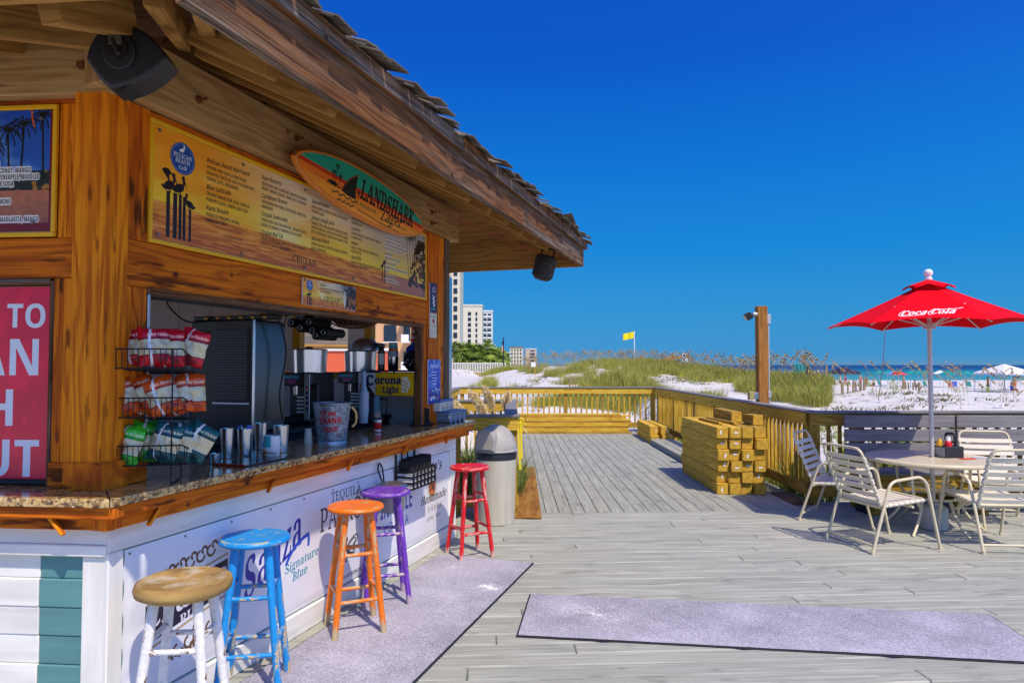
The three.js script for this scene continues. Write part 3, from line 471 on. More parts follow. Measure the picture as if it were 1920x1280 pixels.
function palmGrove(g, w, h, x0) {
  for (let i = 0; i < 160; i++) { const x = x0 + Math.pow(rnd(), .8) * (w - x0), y = h * rnd(.12, .86); if ((x - x0) / (w - x0) < .55 * (1 - y / h) + .05) continue; g.fillStyle = pick(['#1a1208', '#2a1c0c', '#3a2810', '#120d06', '#5a3a14']); ell(g, x, y, rnd(8, 22), rnd(5, 16), rnd(3)); }
  g.strokeStyle = '#1c130a'; g.lineCap = 'round';
  for (let i = 0; i < 8; i++) { const x = x0 + (w - x0) * (.05 + .11 * i), y = h * rnd(.0, .25); g.lineWidth = rnd(3, 6); g.beginPath(); g.moveTo(x + rnd(10, 50), h * rnd(.6, .85)); g.quadraticCurveTo(x + rnd(-5, 15), h * .4, x, y); g.stroke(); for (let k = 0; k < 9; k++) { const a = k / 9 * 6.28 + rnd(.4), L = rnd(26, 46); g.lineWidth = 4; g.beginPath(); g.moveTo(x, y); g.quadraticCurveTo(x + Math.cos(a) * L * .6, y + Math.sin(a) * L * .4 - 12, x + Math.cos(a) * L, y + Math.sin(a) * L * .6 + 12); g.stroke(); } }
  g.fillStyle = '#c07a30'; for (let i = 0; i < 14; i++) { const x = lerp(x0 + (w - x0) * .35, w * .98, rnd()), y = h * rnd(.5, .75); ell(g, x, y, rnd(2, 6), rnd(12, 36), rnd(-.3, .3)); }
}
const ITEMS = [
  [['Pelican Beach Hurricane', 'CRUZAN AGED LIGHT & DARK RUMS,', 'DEKUYPER TRIPLE SEC WITH PASSION FRUIT,', 'ORANGE JUICE, GRENADINE'], ['Blue Latitude', 'CRUZAN ORANGE RUM, BLUE CURACAO,', 'PINEAPPLE JUICE, LEMON-LIME SODA'], ['Paris Dream', 'PINNACLE PINEAPPLE VODKA,', 'CRANBERRY JUICE']],
  [['Rum Runners', 'CRUZAN AGED LIGHT & DARK RUMS, DEKUYPER BLACKBERRY', 'BRANDY, BANANA LIQUEUR, ORANGE JUICE, GRENADINE'], ['Caribbean Breeze', 'CRUZAN MANGO RUM, PINNACLE CITRUS VODKA, ORANGE JUICE,', 'GRENADINE'], ['Cruzan Lemonade', 'CRUZAN AGED LIGHT AND DARK RUMS, LEMONADE ON ICE,', 'CHOICE OF MANGO, PINEAPPLE OR COCONUT'], ['Cruzan Mai Tai', 'CRUZAN COCONUT & AGED DARK RUMS, ORANGE & PINEAPPLE', 'JUICES, SPLASH OF GRENADINE']],
  [['Emerald Water', 'CRUZAN MANGO & PINEAPPLE RUMS, MELON LIQUEUR,', 'PINEAPPLE JUICE'], ["Jimbo's Jungle Juice", 'PINNACLE CITRUS VODKA, DEKUYPER PEACHTREE SCHNAPPS,', 'DEKUYPER TRIPLE SEC, APPLE PUCKER SCHNAPPS, ORANGE', 'JUICE, PASSION FRUIT, TOPPED WITH BACARDI 151 RUM'], ['Bahama Mama', 'CRUZAN LIGHT AND COCONUT RUM, ORANGE & PINEAPPLE', 'JUICES, GRENADINE']],
  [['Woo Woo', 'PINNACLE VODKA, DEKUYPER PEACHTREE SCHNAPPS,', 'CRANBERRY JUICE'], ['Painkiller', 'CRUZAN DARK RUM, COCONUT CREME, PINEAPPLE', '& ORANGE JUICES'], ['Palmer', 'PINNACLE VODKA, RUBY RED GRAPEFRUIT JUICE,', 'SPLASH OF SODA'], ['Shark Bite', 'CRUZAN SPICED AND LIGHT RUM, DEKUYPER BLUE CURACAO,', 'LIME JUICE, SIMPLE SYRUP']],
  [['Mojitos', 'YOUR CHOICE OF CRUZAN RUMS,', 'AGED DARK OR LIGHT, COCONUT, MANGO,', 'WATERMELON, ORANGE OR PINEAPPLE, MUDDLED', 'MINT, SIMPLE SYRUP, CLUB SODA'], ['Mimosas', 'WITH RELIEVE SPARKLING WINE'], ['Frozen Drinks', 'STRAWBERRY, PINA COLADA, MARGARITA, MANGO', 'MOCHA'], ['Bloody Marys', 'FEATURING PINNACLE VODKA']],
];
function menuText(g, items, x, y, fs, lh, halo, maxw) {
  let f = maxw; for (const it of items) { g.font = `bold ${fs}px sans-serif`; for (const l of it.slice(1)) f = Math.max(f, 0); }
  for (const it of items) it.forEach((l, i) => {
    g.save(); g.translate(x, y); if (i === 0) { g.transform(1, -.04, -.16, 1, 0, 0); g.font = `bold ${fs * 1.42}px sans-serif`; g.scale(.82, 1.06); } else { g.font = `bold ${fs}px sans-serif`; const m = g.measureText(l).width; g.scale(Math.min(.74, maxw / m), 1.12); }
    if (halo) { g.strokeStyle = halo; g.lineWidth = fs * .42; g.lineJoin = 'round'; g.strokeText(l, 0, 0); }
    g.fillStyle = '#1c1714'; g.fillText(l, 0, 0); g.restore(); y += i === it.length - 1 ? lh * 1.62 : i === 0 ? lh * 1.06 : lh;
  });
}
const print = (t, rough = .38) => std({ map: t, roughness: rough });
const flatPanel = (w, h) => new THREE.PlaneGeometry(w, h);
function framedSign(name, label, cat, pos, ry, w, h, t, frameMat, fw = .018, screws = []) {
  const g = thing(name, label, cat, pos, ry);
  M('backing', bb(w - .004, h - .004, .008, .002), mat.white, g, [0, 0, .006]); M('print', flatPanel(w - .006, h - .006), print(t), g, [0, 0, .0125]);
  if (frameMat) { for (const s of [-1, 1]) { M('frame', bb(w + 2 * fw, fw, .018, .003), frameMat, g, [0, s * (h / 2 + fw / 2), .01]); M('frame', bb(fw, h, .018, .003), frameMat, g, [s * (w / 2 + fw / 2), 0, .01]); } }
  for (const [x, y] of screws) M('screw', new THREE.CylinderGeometry(.008, .009, .006, 10).rotateX(Math.PI / 2), mat.screw, g, [x, y, .016]);
  return g;
}
const yellowFrame = std({ color: 0xf2b90c, roughness: .45 });
{ // wide drinks menu over the hatch
  const w = 2.985, h = .545;
  const t = canvasTex(2048, 376, (g, W, H) => {
    sunset(g, W, H, 701); _seed = 8801; palmGrove(g, W, H, W * .875);
    g.fillStyle = '#1e1420'; for (const [x, y, ww] of [[62, 208, 15], [92, 208, 17], [114, 208, 13], [132, 212, 13], [158, 250, 11]]) g.fillRect(x - ww / 2, y, ww, H - y - 14);
    g.fillStyle = g.strokeStyle = '#1e1420'; pelican(g, 66, 208, 1.5); pelican(g, 108, 208, 1.5); pelican(g, 156, 250, 1.2, -1);
    g.save(); g.translate(34, 128); g.scale(.62, .62); g.beginPath(); g.moveTo(0, 22); g.quadraticCurveTo(22, 0, 48, 10); g.lineTo(74, 34); g.quadraticCurveTo(50, 28, 50, 54); g.quadraticCurveTo(60, 80, 56, 92); g.quadraticCurveTo(36, 54, 12, 36); g.fill(); g.restore();
    g.fillRect(1510, 268, 10, 80); g.fillRect(1536, 248, 12, 100); pelican(g, 1514, 268, .9); pelican(g, 1540, 248, 1.0);
    badge(g, 122, 82, 56);
    const fs = 16.5; menuText(g, ITEMS[0], 232, 62, fs, 20.5, null, 268); menuText(g, ITEMS[1], 530, 44, fs, 20, null, 300); menuText(g, ITEMS[2], 868, 62, fs, 20, null, 300); menuText(g, ITEMS[3], 1200, 48, fs, 19.5, null, 300); menuText(g, ITEMS[4], 1545, 80, fs - 1, 19.5, 'rgba(255,255,255,.5)', 270);
    g.fillStyle = '#241708'; g.font = 'bold 40px serif'; g.textAlign = 'center'; g.fillText('CRUZAN', 820, 346); g.font = 'bold 13px sans-serif'; g.fillText('RUM', 820, 362); g.font = '9px sans-serif'; g.fillText('PLEASE DRINK RESPONSIBLY', 370, 316); g.textAlign = 'left';
  });
  const s = []; for (const x of [-1.46, -.88, -.3, .28, .86, 1.45]) s.push([x, .245], [x, -.25]);
  framedSign('menu_board', 'wide sunset drinks menu with yellow frame above the serving hatch', 'menu board', KP(1.79, 2.463, -.112), KR, w, h, t, yellowFrame, .02, s);
}
{ // small extra menu under it
  const t = canvasTex(640, 176, (g, W, H) => {
    sunset(g, W, H, 741); _seed = 8811; palmGrove(g, W, H, W * .74); badge(g, 72, 44, 36); g.fillStyle = '#1c1116'; for (const [x, y, ww] of [[52, 118, 12], [74, 116, 13], [92, 122, 9]]) g.fillRect(x - ww / 2, y, ww, H - y); g.strokeStyle = '#1c1116'; pelican(g, 56, 118, .8); pelican(g, 78, 116, .8);
    menuText(g, [['Rickover', 'CRUZAN DARK RUM, DEKUYPER CREME BANANA, ISLE STYLE,', 'COCOA RUM WITH COLA']], 190, 36, 15, 20, null, 280); g.fillStyle = '#241708'; g.font = 'bold 44px serif'; g.fillText('CRUZAN', 235, 132); g.font = 'bold 14px sans-serif'; g.fillText('RUM', 318, 150);
    g.fillStyle = '#e8dfc8'; ell(g, 492, 110, 16, 48); g.fillRect(486, 40, 12, 40);
  });
  framedSign('menu_card', 'small sunset drinks card hung below the wide menu', 'menu card', KP(1.783, 2.066, -.103), KR, .64, .176, t, null, 0, [[-.3, .07], [.3, .07], [.3, -.07]]);
}
{ // left menu board with palm beach photograph
  const t = canvasTex(1024, 512, (g, W, H) => {
    noiseImg(g, W, H, (u, v) => { const c = fbm(u, v, 8, 6, 771, 4), s = fbm(u, v, 40, 30, 781, 3); if (v < .5) return mix3([24, 84, 190], [150, 190, 235], clamp((c - .45) * 3) * .8 + v * .3); if (v < .66) return mix3([36, 44, 40], [190, 130, 50], clamp((s - .5) * 5)); return mix3([196, 120, 84], [150, 92, 74], clamp((v - .66) * 3 + (s - .5))); });
    _seed = 8821; g.strokeStyle = g.fillStyle = '#141a0e'; for (let i = 0; i < 13; i++) { const x = W * (i + .5) / 13 + rnd(-20, 20), y = H * rnd(.03, .3); g.lineWidth = 9; g.beginPath(); g.moveTo(x + rnd(-20, 20), H * .58); g.quadraticCurveTo(x, H * .3, x, y); g.stroke(); for (let k = 0; k < 11; k++) { const a = k / 11 * 6.28, L = rnd(50, 84); g.lineWidth = 6; g.beginPath(); g.moveTo(x, y); g.quadraticCurveTo(x + Math.cos(a) * L * .6, y + Math.sin(a) * L * .4 - 20, x + Math.cos(a) * L, y + Math.sin(a) * L * .6 + 22); g.stroke(); } }
    g.strokeStyle = '#e8682a'; g.lineWidth = 7; g.beginPath(); g.moveTo(930, 0); g.quadraticCurveTo(930, 40, 945, 72); g.stroke();
    g.fillStyle = '#7a1620'; g.fillRect(0, H * .93, W, H * .07); g.fillRect(W - 10, 0, 10, H);
    menuText(g, [['Mojitos', 'CHOICE OF CRUZAN RUMS', 'AGED DARK OR LIGHT, COCONUT, MANGO', 'WATERMELON, ORANGE OR PINEAPPLE, MUDDLED', 'MINT, SIMPLE SYRUP, CLUB SODA'], ['Mimosas', 'WITH RELIEVE SPARKLING WINE'], ['Frozen Drinks', 'STRAWBERRY, PINA COLADA, MARGARITA, MANGO', ' '], ['Bloody Marys', 'FEATURING PINNACLE VODKA']], 560, 206, 25, 28, 'rgba(245,245,245,.9)', 410);
  });
  framedSign('menu_board', 'palm beach drinks menu with yellow frame on the corner wall', 'menu board', LP(-.90, 2.455, -.106), LRW, 1.09, .545, t, yellowFrame, .02, [[.49, .23], [.46, -.23]]);
}
{ // red take-away sign
  const t = canvasTex(1024, 880, (g, W, H) => {
    noiseImg(g, W, H, (u, v) => { const c = fbm(u, v, 6, 5, 791, 4), s = fbm(u, v, 14, 10, 795, 3); const k = .93 + .16 * (c - .5) + (s > .62 ? .06 : 0); return [255 * k, 24 * k + 6, 66 * k]; });
    g.fillStyle = '#e9ecee'; g.textAlign = 'right'; const line = (s, y, px) => { g.font = `bold ${px}px sans-serif`; g.fillText(s, W - 44, y); };
    line('TO', 184, 150); g.font = 'bold 230px sans-serif'; g.fillText('AN', W - 60, 400); g.fillText('H', W - 178, 628); g.fillText('UT', W - 64, 855);
  });
  const g = thing('take_away_sign', 'red sign with large white letters in the corner wall window', 'sign', LP(-.87, 1.515, -.15), LRW);
  M('panel', bb(1.02, .868, .006, .002), mat.white, g); M('print', flatPanel(1.016, .864), print(t, .3), g, [0, 0, .0042]); M('bottom_rail', bb(1.02, .022, .02, .003), mat.black, g, [0, -.428, .014]);
}
{ // surfboard sign
  const sh = new THREE.Shape(), L = .885, Hh = .158, prof = (t) => Math.pow(Math.max(0, 1 - Math.pow(Math.abs(t), 2.3)), .62);
  for (let i = 0; i <= 60; i++) { const t = -1 + i / 30; sh[i ? 'lineTo' : 'moveTo'](t * L, Hh * prof(t)); } for (let i = 59; i > 0; i--) { const t = -1 + i / 30; sh.lineTo(t * L, -Hh * prof(t)); }
  const body = new THREE.ExtrudeGeometry(sh, { depth: .022, bevelEnabled: true, bevelThickness: .008, bevelSize: .01, bevelSegments: 3 });
  const face = new THREE.ShapeGeometry(sh, 24); const p = face.attributes.position, u = face.attributes.uv; for (let i = 0; i < p.count; i++) u.setXY(i, p.getX(i) / (2 * L) + .5, p.getY(i) / (2 * Hh) + .5);
  face.scale(.985, .94, 1);
  const t = canvasTex(1800, 324, (g, W, H) => {
    noiseImg(g, W, H, (x, y) => { const f = fbm(x, y, 8, 50, 811, 3), k = .86 + .3 * (f - .5); const q = y * H / H; const c = q < .42 ? [24, 176, 142] : q < .50 ? [216, 52, 20] : q < .66 ? [255, 128, 30] : [255, 166, 50]; return c.map((z) => z * (k + .1)); });
    g.fillStyle = '#14211d'; g.strokeStyle = '#14211d';
    g.beginPath(); g.moveTo(505, 215); g.quadraticCurveTo(560, 90, 690, 44); g.quadraticCurveTo(668, 130, 700, 226); g.quadraticCurveTo(600, 236, 505, 215); g.fill();
    g.strokeStyle = '#c8642a'; g.lineWidth = 5; g.beginPath(); g.moveTo(516, 206); g.quadraticCurveTo(570, 96, 690, 52); g.stroke();
    g.strokeStyle = '#14211d'; g.lineWidth = 9; for (const [x, y, w] of [[330, 206, 170], [400, 246, 330], [470, 286, 220]]) { g.beginPath(); g.moveTo(x, y); for (let k = 1; k < 9; k++) g.quadraticCurveTo(x + w * (k - .5) / 8, y + (k % 2 ? 18 : -14), x + w * k / 8, y); g.stroke(); }
    ell(g, 400, 196, 60, 14); g.lineWidth = 6; for (const [x, y0, y1] of [[420, 70, 190], [392, 120, 190], [470, 130, 196], [720, 170, 250]]) { g.beginPath(); g.moveTo(x, y1); g.lineTo(x + 4, y0); g.stroke(); for (let k = 0; k < 7; k++) { const a = k / 7 * 6.28; g.beginPath(); g.moveTo(x + 4, y0); g.quadraticCurveTo(x + 4 + Math.cos(a) * 16, y0 + Math.sin(a) * 10 - 7, x + 4 + Math.cos(a) * 27, y0 + Math.sin(a) * 16 + 6); g.stroke(); } }
    const W0 = 745, W1 = 1600, word = 'LANDSHARK'; g.save(); g.translate(W0, 196); g.font = 'bold 150px serif'; const m = g.measureText(word).width; g.lineWidth = 6; g.scale((W1 - W0) / m, 1.3); g.strokeText(word, 0, 0); g.fillText(word, 0, 0); g.restore(); ell(g, 1578, 190, 5, 5);
    g.font = 'bold 36px sans-serif'; g.fillText('P R E M I U M', 762, 252); g.font = 'bold 28px sans-serif'; g.fillText('Q U A L I T Y', 1345, 262); g.save(); g.translate(1060, 276); g.transform(1, -.06, -.2, 1, 0, 0); g.font = 'italic bold 120px serif'; g.fillText('Lager', 0, 0); g.restore();
    g.lineWidth = 7; g.beginPath(); g.moveTo(740, 286); g.quadraticCurveTo(1000, 296, 1180, 300); g.quadraticCurveTo(1300, 296, 1420, 300); g.stroke();
  });
  const g = thing('surfboard_sign', 'green and orange surfboard shaped beer sign overlapping the wide menu', 'sign', KP(2.06, 2.775, .02), KR);
  M('board', body, std({ color: 0xd9822a, roughness: .5 }), g); const f = M('print', face, print(t, .35), g, [0, 0, .0312]); g.rotation.order = 'YXZ'; g.rotation.z = -.055; g.rotation.x = .14;
}
{ // stickers and flyer on the right post
  const t1 = canvasTex(160, 400, (g, W, H) => { noiseImg(g, W, H, (u, v) => mix3([84, 20, 96], [30, 8, 50], v + .3 * fbm(u, v, 8, 12, 821, 3))); g.fillStyle = '#f3e9f6'; ell(g, 90, 90, 34, 36); g.fillStyle = '#5a1766'; ell(g, 90, 90, 24, 26); g.fillStyle = '#f3e9f6'; for (let i = 0; i < 9; i++) ell(g, 60 + 50 * ((i * 37) % 10) / 10, 170 + i * 17, 9 + (i % 3) * 8, 14, i); g.font = 'bold 34px sans-serif'; g.fillStyle = '#7fd6ec'; g.fillText('Pucker', 16, 366); });
  framedSign('sticker', 'small purple sticker on the post beside the menu', 'sticker', KP(3.435, 2.205, -.1005), KR, .15, .27, t1, null);
  const t2 = canvasTex(220, 640, (g, W, H) => { g.fillStyle = '#eadfba'; g.fillRect(0, 0, W, H); g.strokeStyle = '#c9b98a'; g.lineWidth = 5; g.strokeRect(8, 8, W - 16, H - 16); g.fillStyle = '#3a2a1c'; g.textAlign = 'center'; g.font = 'italic bold 62px serif'; g.fillText("Tito's", W / 2, 110); g.fillStyle = '#d8281e'; ell(g, W / 2, 205, 40, 62); g.fillStyle = '#4a120c'; ell(g, W / 2, 210, 18, 34); g.fillStyle = '#3a2a1c'; g.font = 'italic bold 36px serif'; g.fillText('Handmade', W / 2, 330); g.font = '24px serif'; g.fillText('VODKA', W / 2, 374); for (let i = 0; i < 4; i++) { g.fillStyle = i === 2 ? '#c87a64' : '#9a8a68'; g.fillRect(30, 440 + i * 40, W - 60, 5); } });
  framedSign('bottle_plaque', 'tall cream plaque with a red oval on the post', 'sign', KP(3.435, 1.955, -.1), KR, .152, .225, t2, null);
  const t3 = canvasTex(260, 480, (g, W, H) => { noiseImg(g, W, H, (u, v) => { const c = fbm(u, v, 9, 14, 831, 4); return mix3(mix3([40, 70, 190], [130, 170, 240], clamp((c - .4) * 3)), [60, 30, 130], sstep(.55, 1, v) * .8); }); g.fillStyle = '#e8f0ff'; g.font = 'bold 54px sans-serif'; g.fillText('BINGO', 42, 90); g.font = 'bold 22px sans-serif'; for (let i = 0; i < 5; i++) g.fillRect(60 + i * 6, 130 + i * 32, 120 - i * 8, 9); _seed = 8831; for (let i = 0; i < 26; i++) { g.fillStyle = pick(['#fff', '#d05ac0', '#60c8f0', '#2a1a60', '#f0d060']); g.fillRect(rnd(20, 220), rnd(310, 450), rnd(10, 26), rnd(16, 40)); } });
  framedSign('flyer', 'blue printed flyer stuck low on the post above the bins', 'flyer', KP(3.46, 1.45, -.1), KR, .27, .40, t3, null);
}
// ---------------------------------------------------------------- vinyl banner with drink logos along the front
{
  const s0 = .085, s1 = 3.6, y0 = .145, y1 = .812, w = s1 - s0, h = y1 - y0;
  const t = canvasTex(2048, 388, (g, W, H) => {
    noiseImg(g, W, H, (u, v) => { const k = 1 - .05 * fbm(u, v, 20, 6, 841, 4); return [240 * k, 240 * k, 242 * k]; });
    const X = (s) => (s - s0) / w * W, Y = (y) => (y1 - y) / h * H;
    // rum label
    g.save(); g.translate(X(.46), Y(.47)); g.fillStyle = '#241a30'; g.beginPath(); g.moveTo(-150, 62); g.lineTo(150, 8); g.lineTo(150, -84); g.lineTo(-150, -40); g.fill(); g.strokeStyle = '#b08a4a'; g.lineWidth = 5; g.beginPath(); g.moveTo(-150, 76); g.lineTo(150, 20); g.moveTo(-150, -54); g.lineTo(150, -98); g.stroke();
    g.save(); g.transform(1, -.16, 0, 1, 0, 0); g.fillStyle = '#e9e4ef'; g.font = 'bold 84px serif'; g.textAlign = 'center'; g.fillText('Cruzan', 0, 4); g.font = 'bold 36px serif'; g.fillText('RUM', 10, 44); g.restore();
    g.strokeStyle = '#6b5030'; g.lineWidth = 7; for (const sy of [-1, 1]) for (let k = 0; k < 5; k++) { const x = -80 + k * 40, y = sy * (sy < 0 ? 112 : 104) - x * .16; g.beginPath(); g.arc(x, y, 15, 0, 4.6); g.stroke(); g.beginPath(); g.arc(x + 14, y + sy * 14, 9, 2, 6.5); g.stroke(); } g.fillStyle = '#6b5030'; g.fillRect(14, 66, 10, 60); g.fillRect(34, 62, 8, 60); g.restore();
    // tequila with blue script
    g.save(); g.translate(X(.84), Y(.34)); g.rotate(-.36); g.transform(1, 0, -.22, 1, 0, 0); g.fillStyle = '#1d2f9c'; g.font = 'italic bold 150px serif'; g.scale(.72, 1.12); g.fillText('Sauza', 0, 0); g.restore();
    g.strokeStyle = '#1d4fc4'; g.lineWidth = 13; g.beginPath(); g.moveTo(X(1.2), Y(.44)); g.quadraticCurveTo(X(1.27), Y(.55), X(1.42), Y(.57)); g.quadraticCurveTo(X(1.43), Y(.53), X(1.42), Y(.5)); g.stroke();
    g.fillStyle = '#2c8fa8'; g.font = 'italic bold 40px serif'; g.save(); g.translate(X(1.19), Y(.39)); g.rotate(-.1); g.fillText('Signature', 0, 0); g.fillText('Blue', 36, 40); g.restore();
    g.fillStyle = '#1d2f9c'; ell(g, X(1.07), Y(.39), 24, 26); g.fillStyle = '#f0f0f2'; ell(g, X(1.07), Y(.39), 18, 20); g.fillStyle = '#1d2f9c'; g.font = 'bold 34px serif'; g.fillText('S', X(1.07) - 10, Y(.39) + 12);
    // tequila in black capitals with a bee
    g.fillStyle = '#26262c'; g.textAlign = 'center'; g.font = '50px serif'; g.fillText('TEQUILA', X(1.85), Y(.715)); g.save(); g.translate(X(1.85), Y(.55)); g.scale(.86, 1.15); g.font = '104px serif'; g.fillText('PATRÓN', 0, 0); g.restore();
    g.strokeStyle = '#26262c'; g.lineWidth = 5; for (const [dx, dy, rx, ry, r] of [[-44, -6, 46, 17, .5], [44, -6, 46, 17, -.5], [-36, 22, 30, 12, -.3], [36, 22, 30, 12, .3], [0, 22, 12, 34, 0], [0, -26, 10, 12, 0]]) for (const q of [1, .62]) { g.beginPath(); g.ellipse(X(1.85) + dx, Y(.385) + dy, rx * q, ry * q, r, 0, 6.29); g.stroke(); }
    g.font = 'bold 20px sans-serif'; g.fillText('PLEASE DRINK RESPONSIBLY', X(1.84), Y(.18));
    // vodka in blue
    g.fillStyle = '#1d46a6'; g.save(); g.translate(X(2.54), Y(.46)); g.scale(.78, 1.35); g.font = 'bold 92px sans-serif'; g.fillText('PINNACLE', 0, 0); g.restore(); g.font = '58px sans-serif'; g.fillText('V O D K A', X(2.56), Y(.345));
    // vodka with orange seal
    g.fillStyle = '#26201e'; g.font = 'italic bold 74px serif'; g.fillText("Tito's", X(3.24), Y(.68)); for (let i = 0; i < 64; i++) { const a = i / 64 * 6.283; g.strokeStyle = '#b8a890'; g.lineWidth = 2; g.beginPath(); g.moveTo(X(3.22) + Math.cos(a) * 44, Y(.56) + Math.sin(a) * 52); g.lineTo(X(3.22) + Math.cos(a) * 64, Y(.56) + Math.sin(a) * 76); g.stroke(); }
    g.fillStyle = '#26201e'; ell(g, X(3.22), Y(.56), 42, 50); g.fillStyle = '#ee7a1e'; ell(g, X(3.22), Y(.56), 35, 42); g.fillStyle = '#26201e'; g.fillRect(X(3.22) - 22, Y(.56) - 22, 14, 46); g.fillRect(X(3.22) - 18, Y(.56) - 34, 6, 14); ell(g, X(3.22) + 12, Y(.56) + 8, 14, 18); g.fillRect(X(3.22) + 4, Y(.56) - 20, 10, 20);
    g.font = 'italic bold 56px serif'; g.fillText('Handmade', X(3.26), Y(.43)); g.font = '36px serif'; g.fillText('V·O·D·K·A', X(3.28), Y(.345)); g.font = '22px serif'; g.fillText('AUSTIN ★ TEXAS', X(3.26), Y(.275)); g.textAlign = 'left';
  });
  const geo = new THREE.PlaneGeometry(w, h, 260, 50), p = geo.attributes.position;
  for (let i = 0; i < p.count; i++) {
    const x = p.getX(i) + w / 2, y = p.getY(i) + h / 2, e = sstep(.4, 0, x) + .3 * sstep(.2, 0, w - x);
    let z = .010 * (fb(x * 2.2, y * 3.0, 851, 3) + .12) + e * .020 * Math.abs(fb(x * 3 + y * 3.2, y * 6 - x * 2, 861, 3)) + .004 * fb(x * 9, y * 5, 871, 2);
    const edge = Math.min(x, w - x, y, h - y); z = Math.max(0.0015, z + .004) * sstep(0, .05, edge) + .0015; p.setZ(i, z);
    if (x < .02) p.setX(i, p.getX(i) + .012 * Math.abs(Math.sin(y * 22)) - .004);
  }
  geo.computeVertexNormals();
  const g = thing('vinyl_banner', 'white vinyl banner with drink logos stapled along the kiosk front', 'banner', KP((s0 + s1) / 2, (y0 + y1) / 2, -.006), KR);
  M('sheet', geo, std({ map: t, roughness: .42, side: THREE.DoubleSide }), g);
  for (let i = 0; i < 12; i++) M('grommet', new THREE.CylinderGeometry(.006, .006, .003, 8).rotateX(Math.PI / 2), mat.screw, g, [-w / 2 + .03 + i * (w - .06) / 11, h / 2 - .02, .006]);
}
// ---------------------------------------------------------------- behind the counter
const kthing = (name, label, cat, s, y, n, turn = 0, group) => thing(name, label, cat, KP(s, y, n), KR + turn, group);
{
  const g = kthing('back_bar', 'black back bar cabinet behind the granite counter', 'cabinet', 2.5, 0, -1.05);
  M('cabinet', bbAt(-1.2, 1.17, .02, 1.09, -.35, .4, .006), mat.blackMatte, g); M('worktop', bbAt(-1.22, 1.18, 1.091, 1.13, -.36, .42, .005), mat.black, g);
  for (let k = 0; k < 4; k++) M('door', bbAt(-1.18 + k * .585, -1.18 + k * .585 + .575, .12, 1.0, .401, .415, .004), mat.black, g);
}
{ // ice machine with a louvred side
  const g = kthing('ice_machine', 'dark ice machine with louvred side and glossy steel front', 'ice machine', 1.75, 1.13, -.95);
  const brown = std({ color: 0x221f1d, roughness: .4, metalness: .2 });
  M('body', bbAt(0, .34, 0, .785, -.27, .262, .008), brown, g); M('front_panel', bbAt(.01, .34, .01, .775, .263, .275, .004), std({ color: 0x59636c, metalness: 1, roughness: .22 }), g);
  M('corner_strip', bbAt(-.004, .008, .0, .785, .262, .278, .002), mat.steel, g); M('recess', bbAt(-.006, -.001, .22, .72, -.06, .235, .002), brown, g);
  const sl = []; for (let i = 0; i < 26; i++) sl.push(bbAt(-.016, -.006, .235 + i * .0185, .2425 + i * .0185, -.05, .225, .001)); const lv = M('louvre_slats', mg(sl), std({ color: 0x44484c, roughness: .35, metalness: .4 }), g); lv.userData.kind = 'stuff';
  M('handle', bbAt(-.014, -.002, .69, .705, -.22, -.11, .003), mat.black, g); M('lip', bbAt(-.01, 0, .195, .21, -.07, .24, .002), mat.steelDull, g);
  // power strip on top
  const p = kthing('power_strip', 'long black power strip with yellow sockets lying on the ice machine', 'power strip', 1.80, 1.915, -.93);
  M('body', bbAt(-.02, .03, 0, .035, -.30, .42, .006), mat.black, p); for (let i = 0; i < 6; i++) M('socket', bbAt(-.025, -.0195, .008, .024, -.2 + i * .1, -.172 + i * .1, .002), std({ color: 0xe6b80c, roughness: .5 }), p);
  const cab = (pts, r = .006) => tube(pts, r, 40, 6);
  const c1 = (name, label, pts, m = mat.black, r) => { const t = kthing(name, label, 'cable', 0, 0, 0); M('cord', cab(pts, r), m, t); };
  c1('power_cable', 'black cable looping down from the shelf to the power strip', [[1.55, 2.05, -1.25], [1.5, 1.98, -1.16], [1.58, 1.90, -1.1], [1.72, 1.91, -1.05], [1.8, 1.955, -1.1]]);
  c1('power_cable', 'beige cable lying along the power strip', [[1.78, 1.958, -1.1], [1.785, 1.95, -1.0], [1.79, 1.957, -.85], [1.80, 1.965, -.7], [1.86, 1.95, -.55]], std({ color: 0xb5a27a, roughness: .6 }));
  c1('power_cable', 'black cable hanging down the steel front of the ice machine', [[1.82, 1.95, -.62], [1.9, 1.93, -.6], [2.0, 1.7, -.60], [1.96, 1.4, -.62], [1.97, 1.2, -.6]]);
  c1('power_cable', 'thin black cable slanting behind the drink machine', [[2.0, 1.95, -.6], [2.2, 1.75, -.8], [2.4, 1.5, -.95], [2.45, 1.4, -1.05]], mat.black, .004);
  c1('power_cable', 'black cable hooped above the power strip end', [[1.85, 1.94, -.5], [1.95, 1.99, -.42], [2.1, 1.985, -.38], [2.14, 1.95, -.4], [2.0, 1.93, -.5]]);
}
{ // upper shelf along the head of the hatch
  const g = kthing('overhead_shelf', 'dark overhead shelf hanging inside the top of the hatch', 'shelf', 1.7, 0, -.6);
  M('board', bbAt(-1.35, 1.0, 2.0, 2.03, -.2, .3, .004), mat.black, g); M('front_lip', bbAt(-1.35, .1, 1.93, 1.999, .27, .3, .004), std({ color: 0x2a3542, roughness: .4 }), g); M('rail', bbAt(.1, 1.45, 1.955, 1.985, .28, .3, .004), mat.steelDull, g);
}
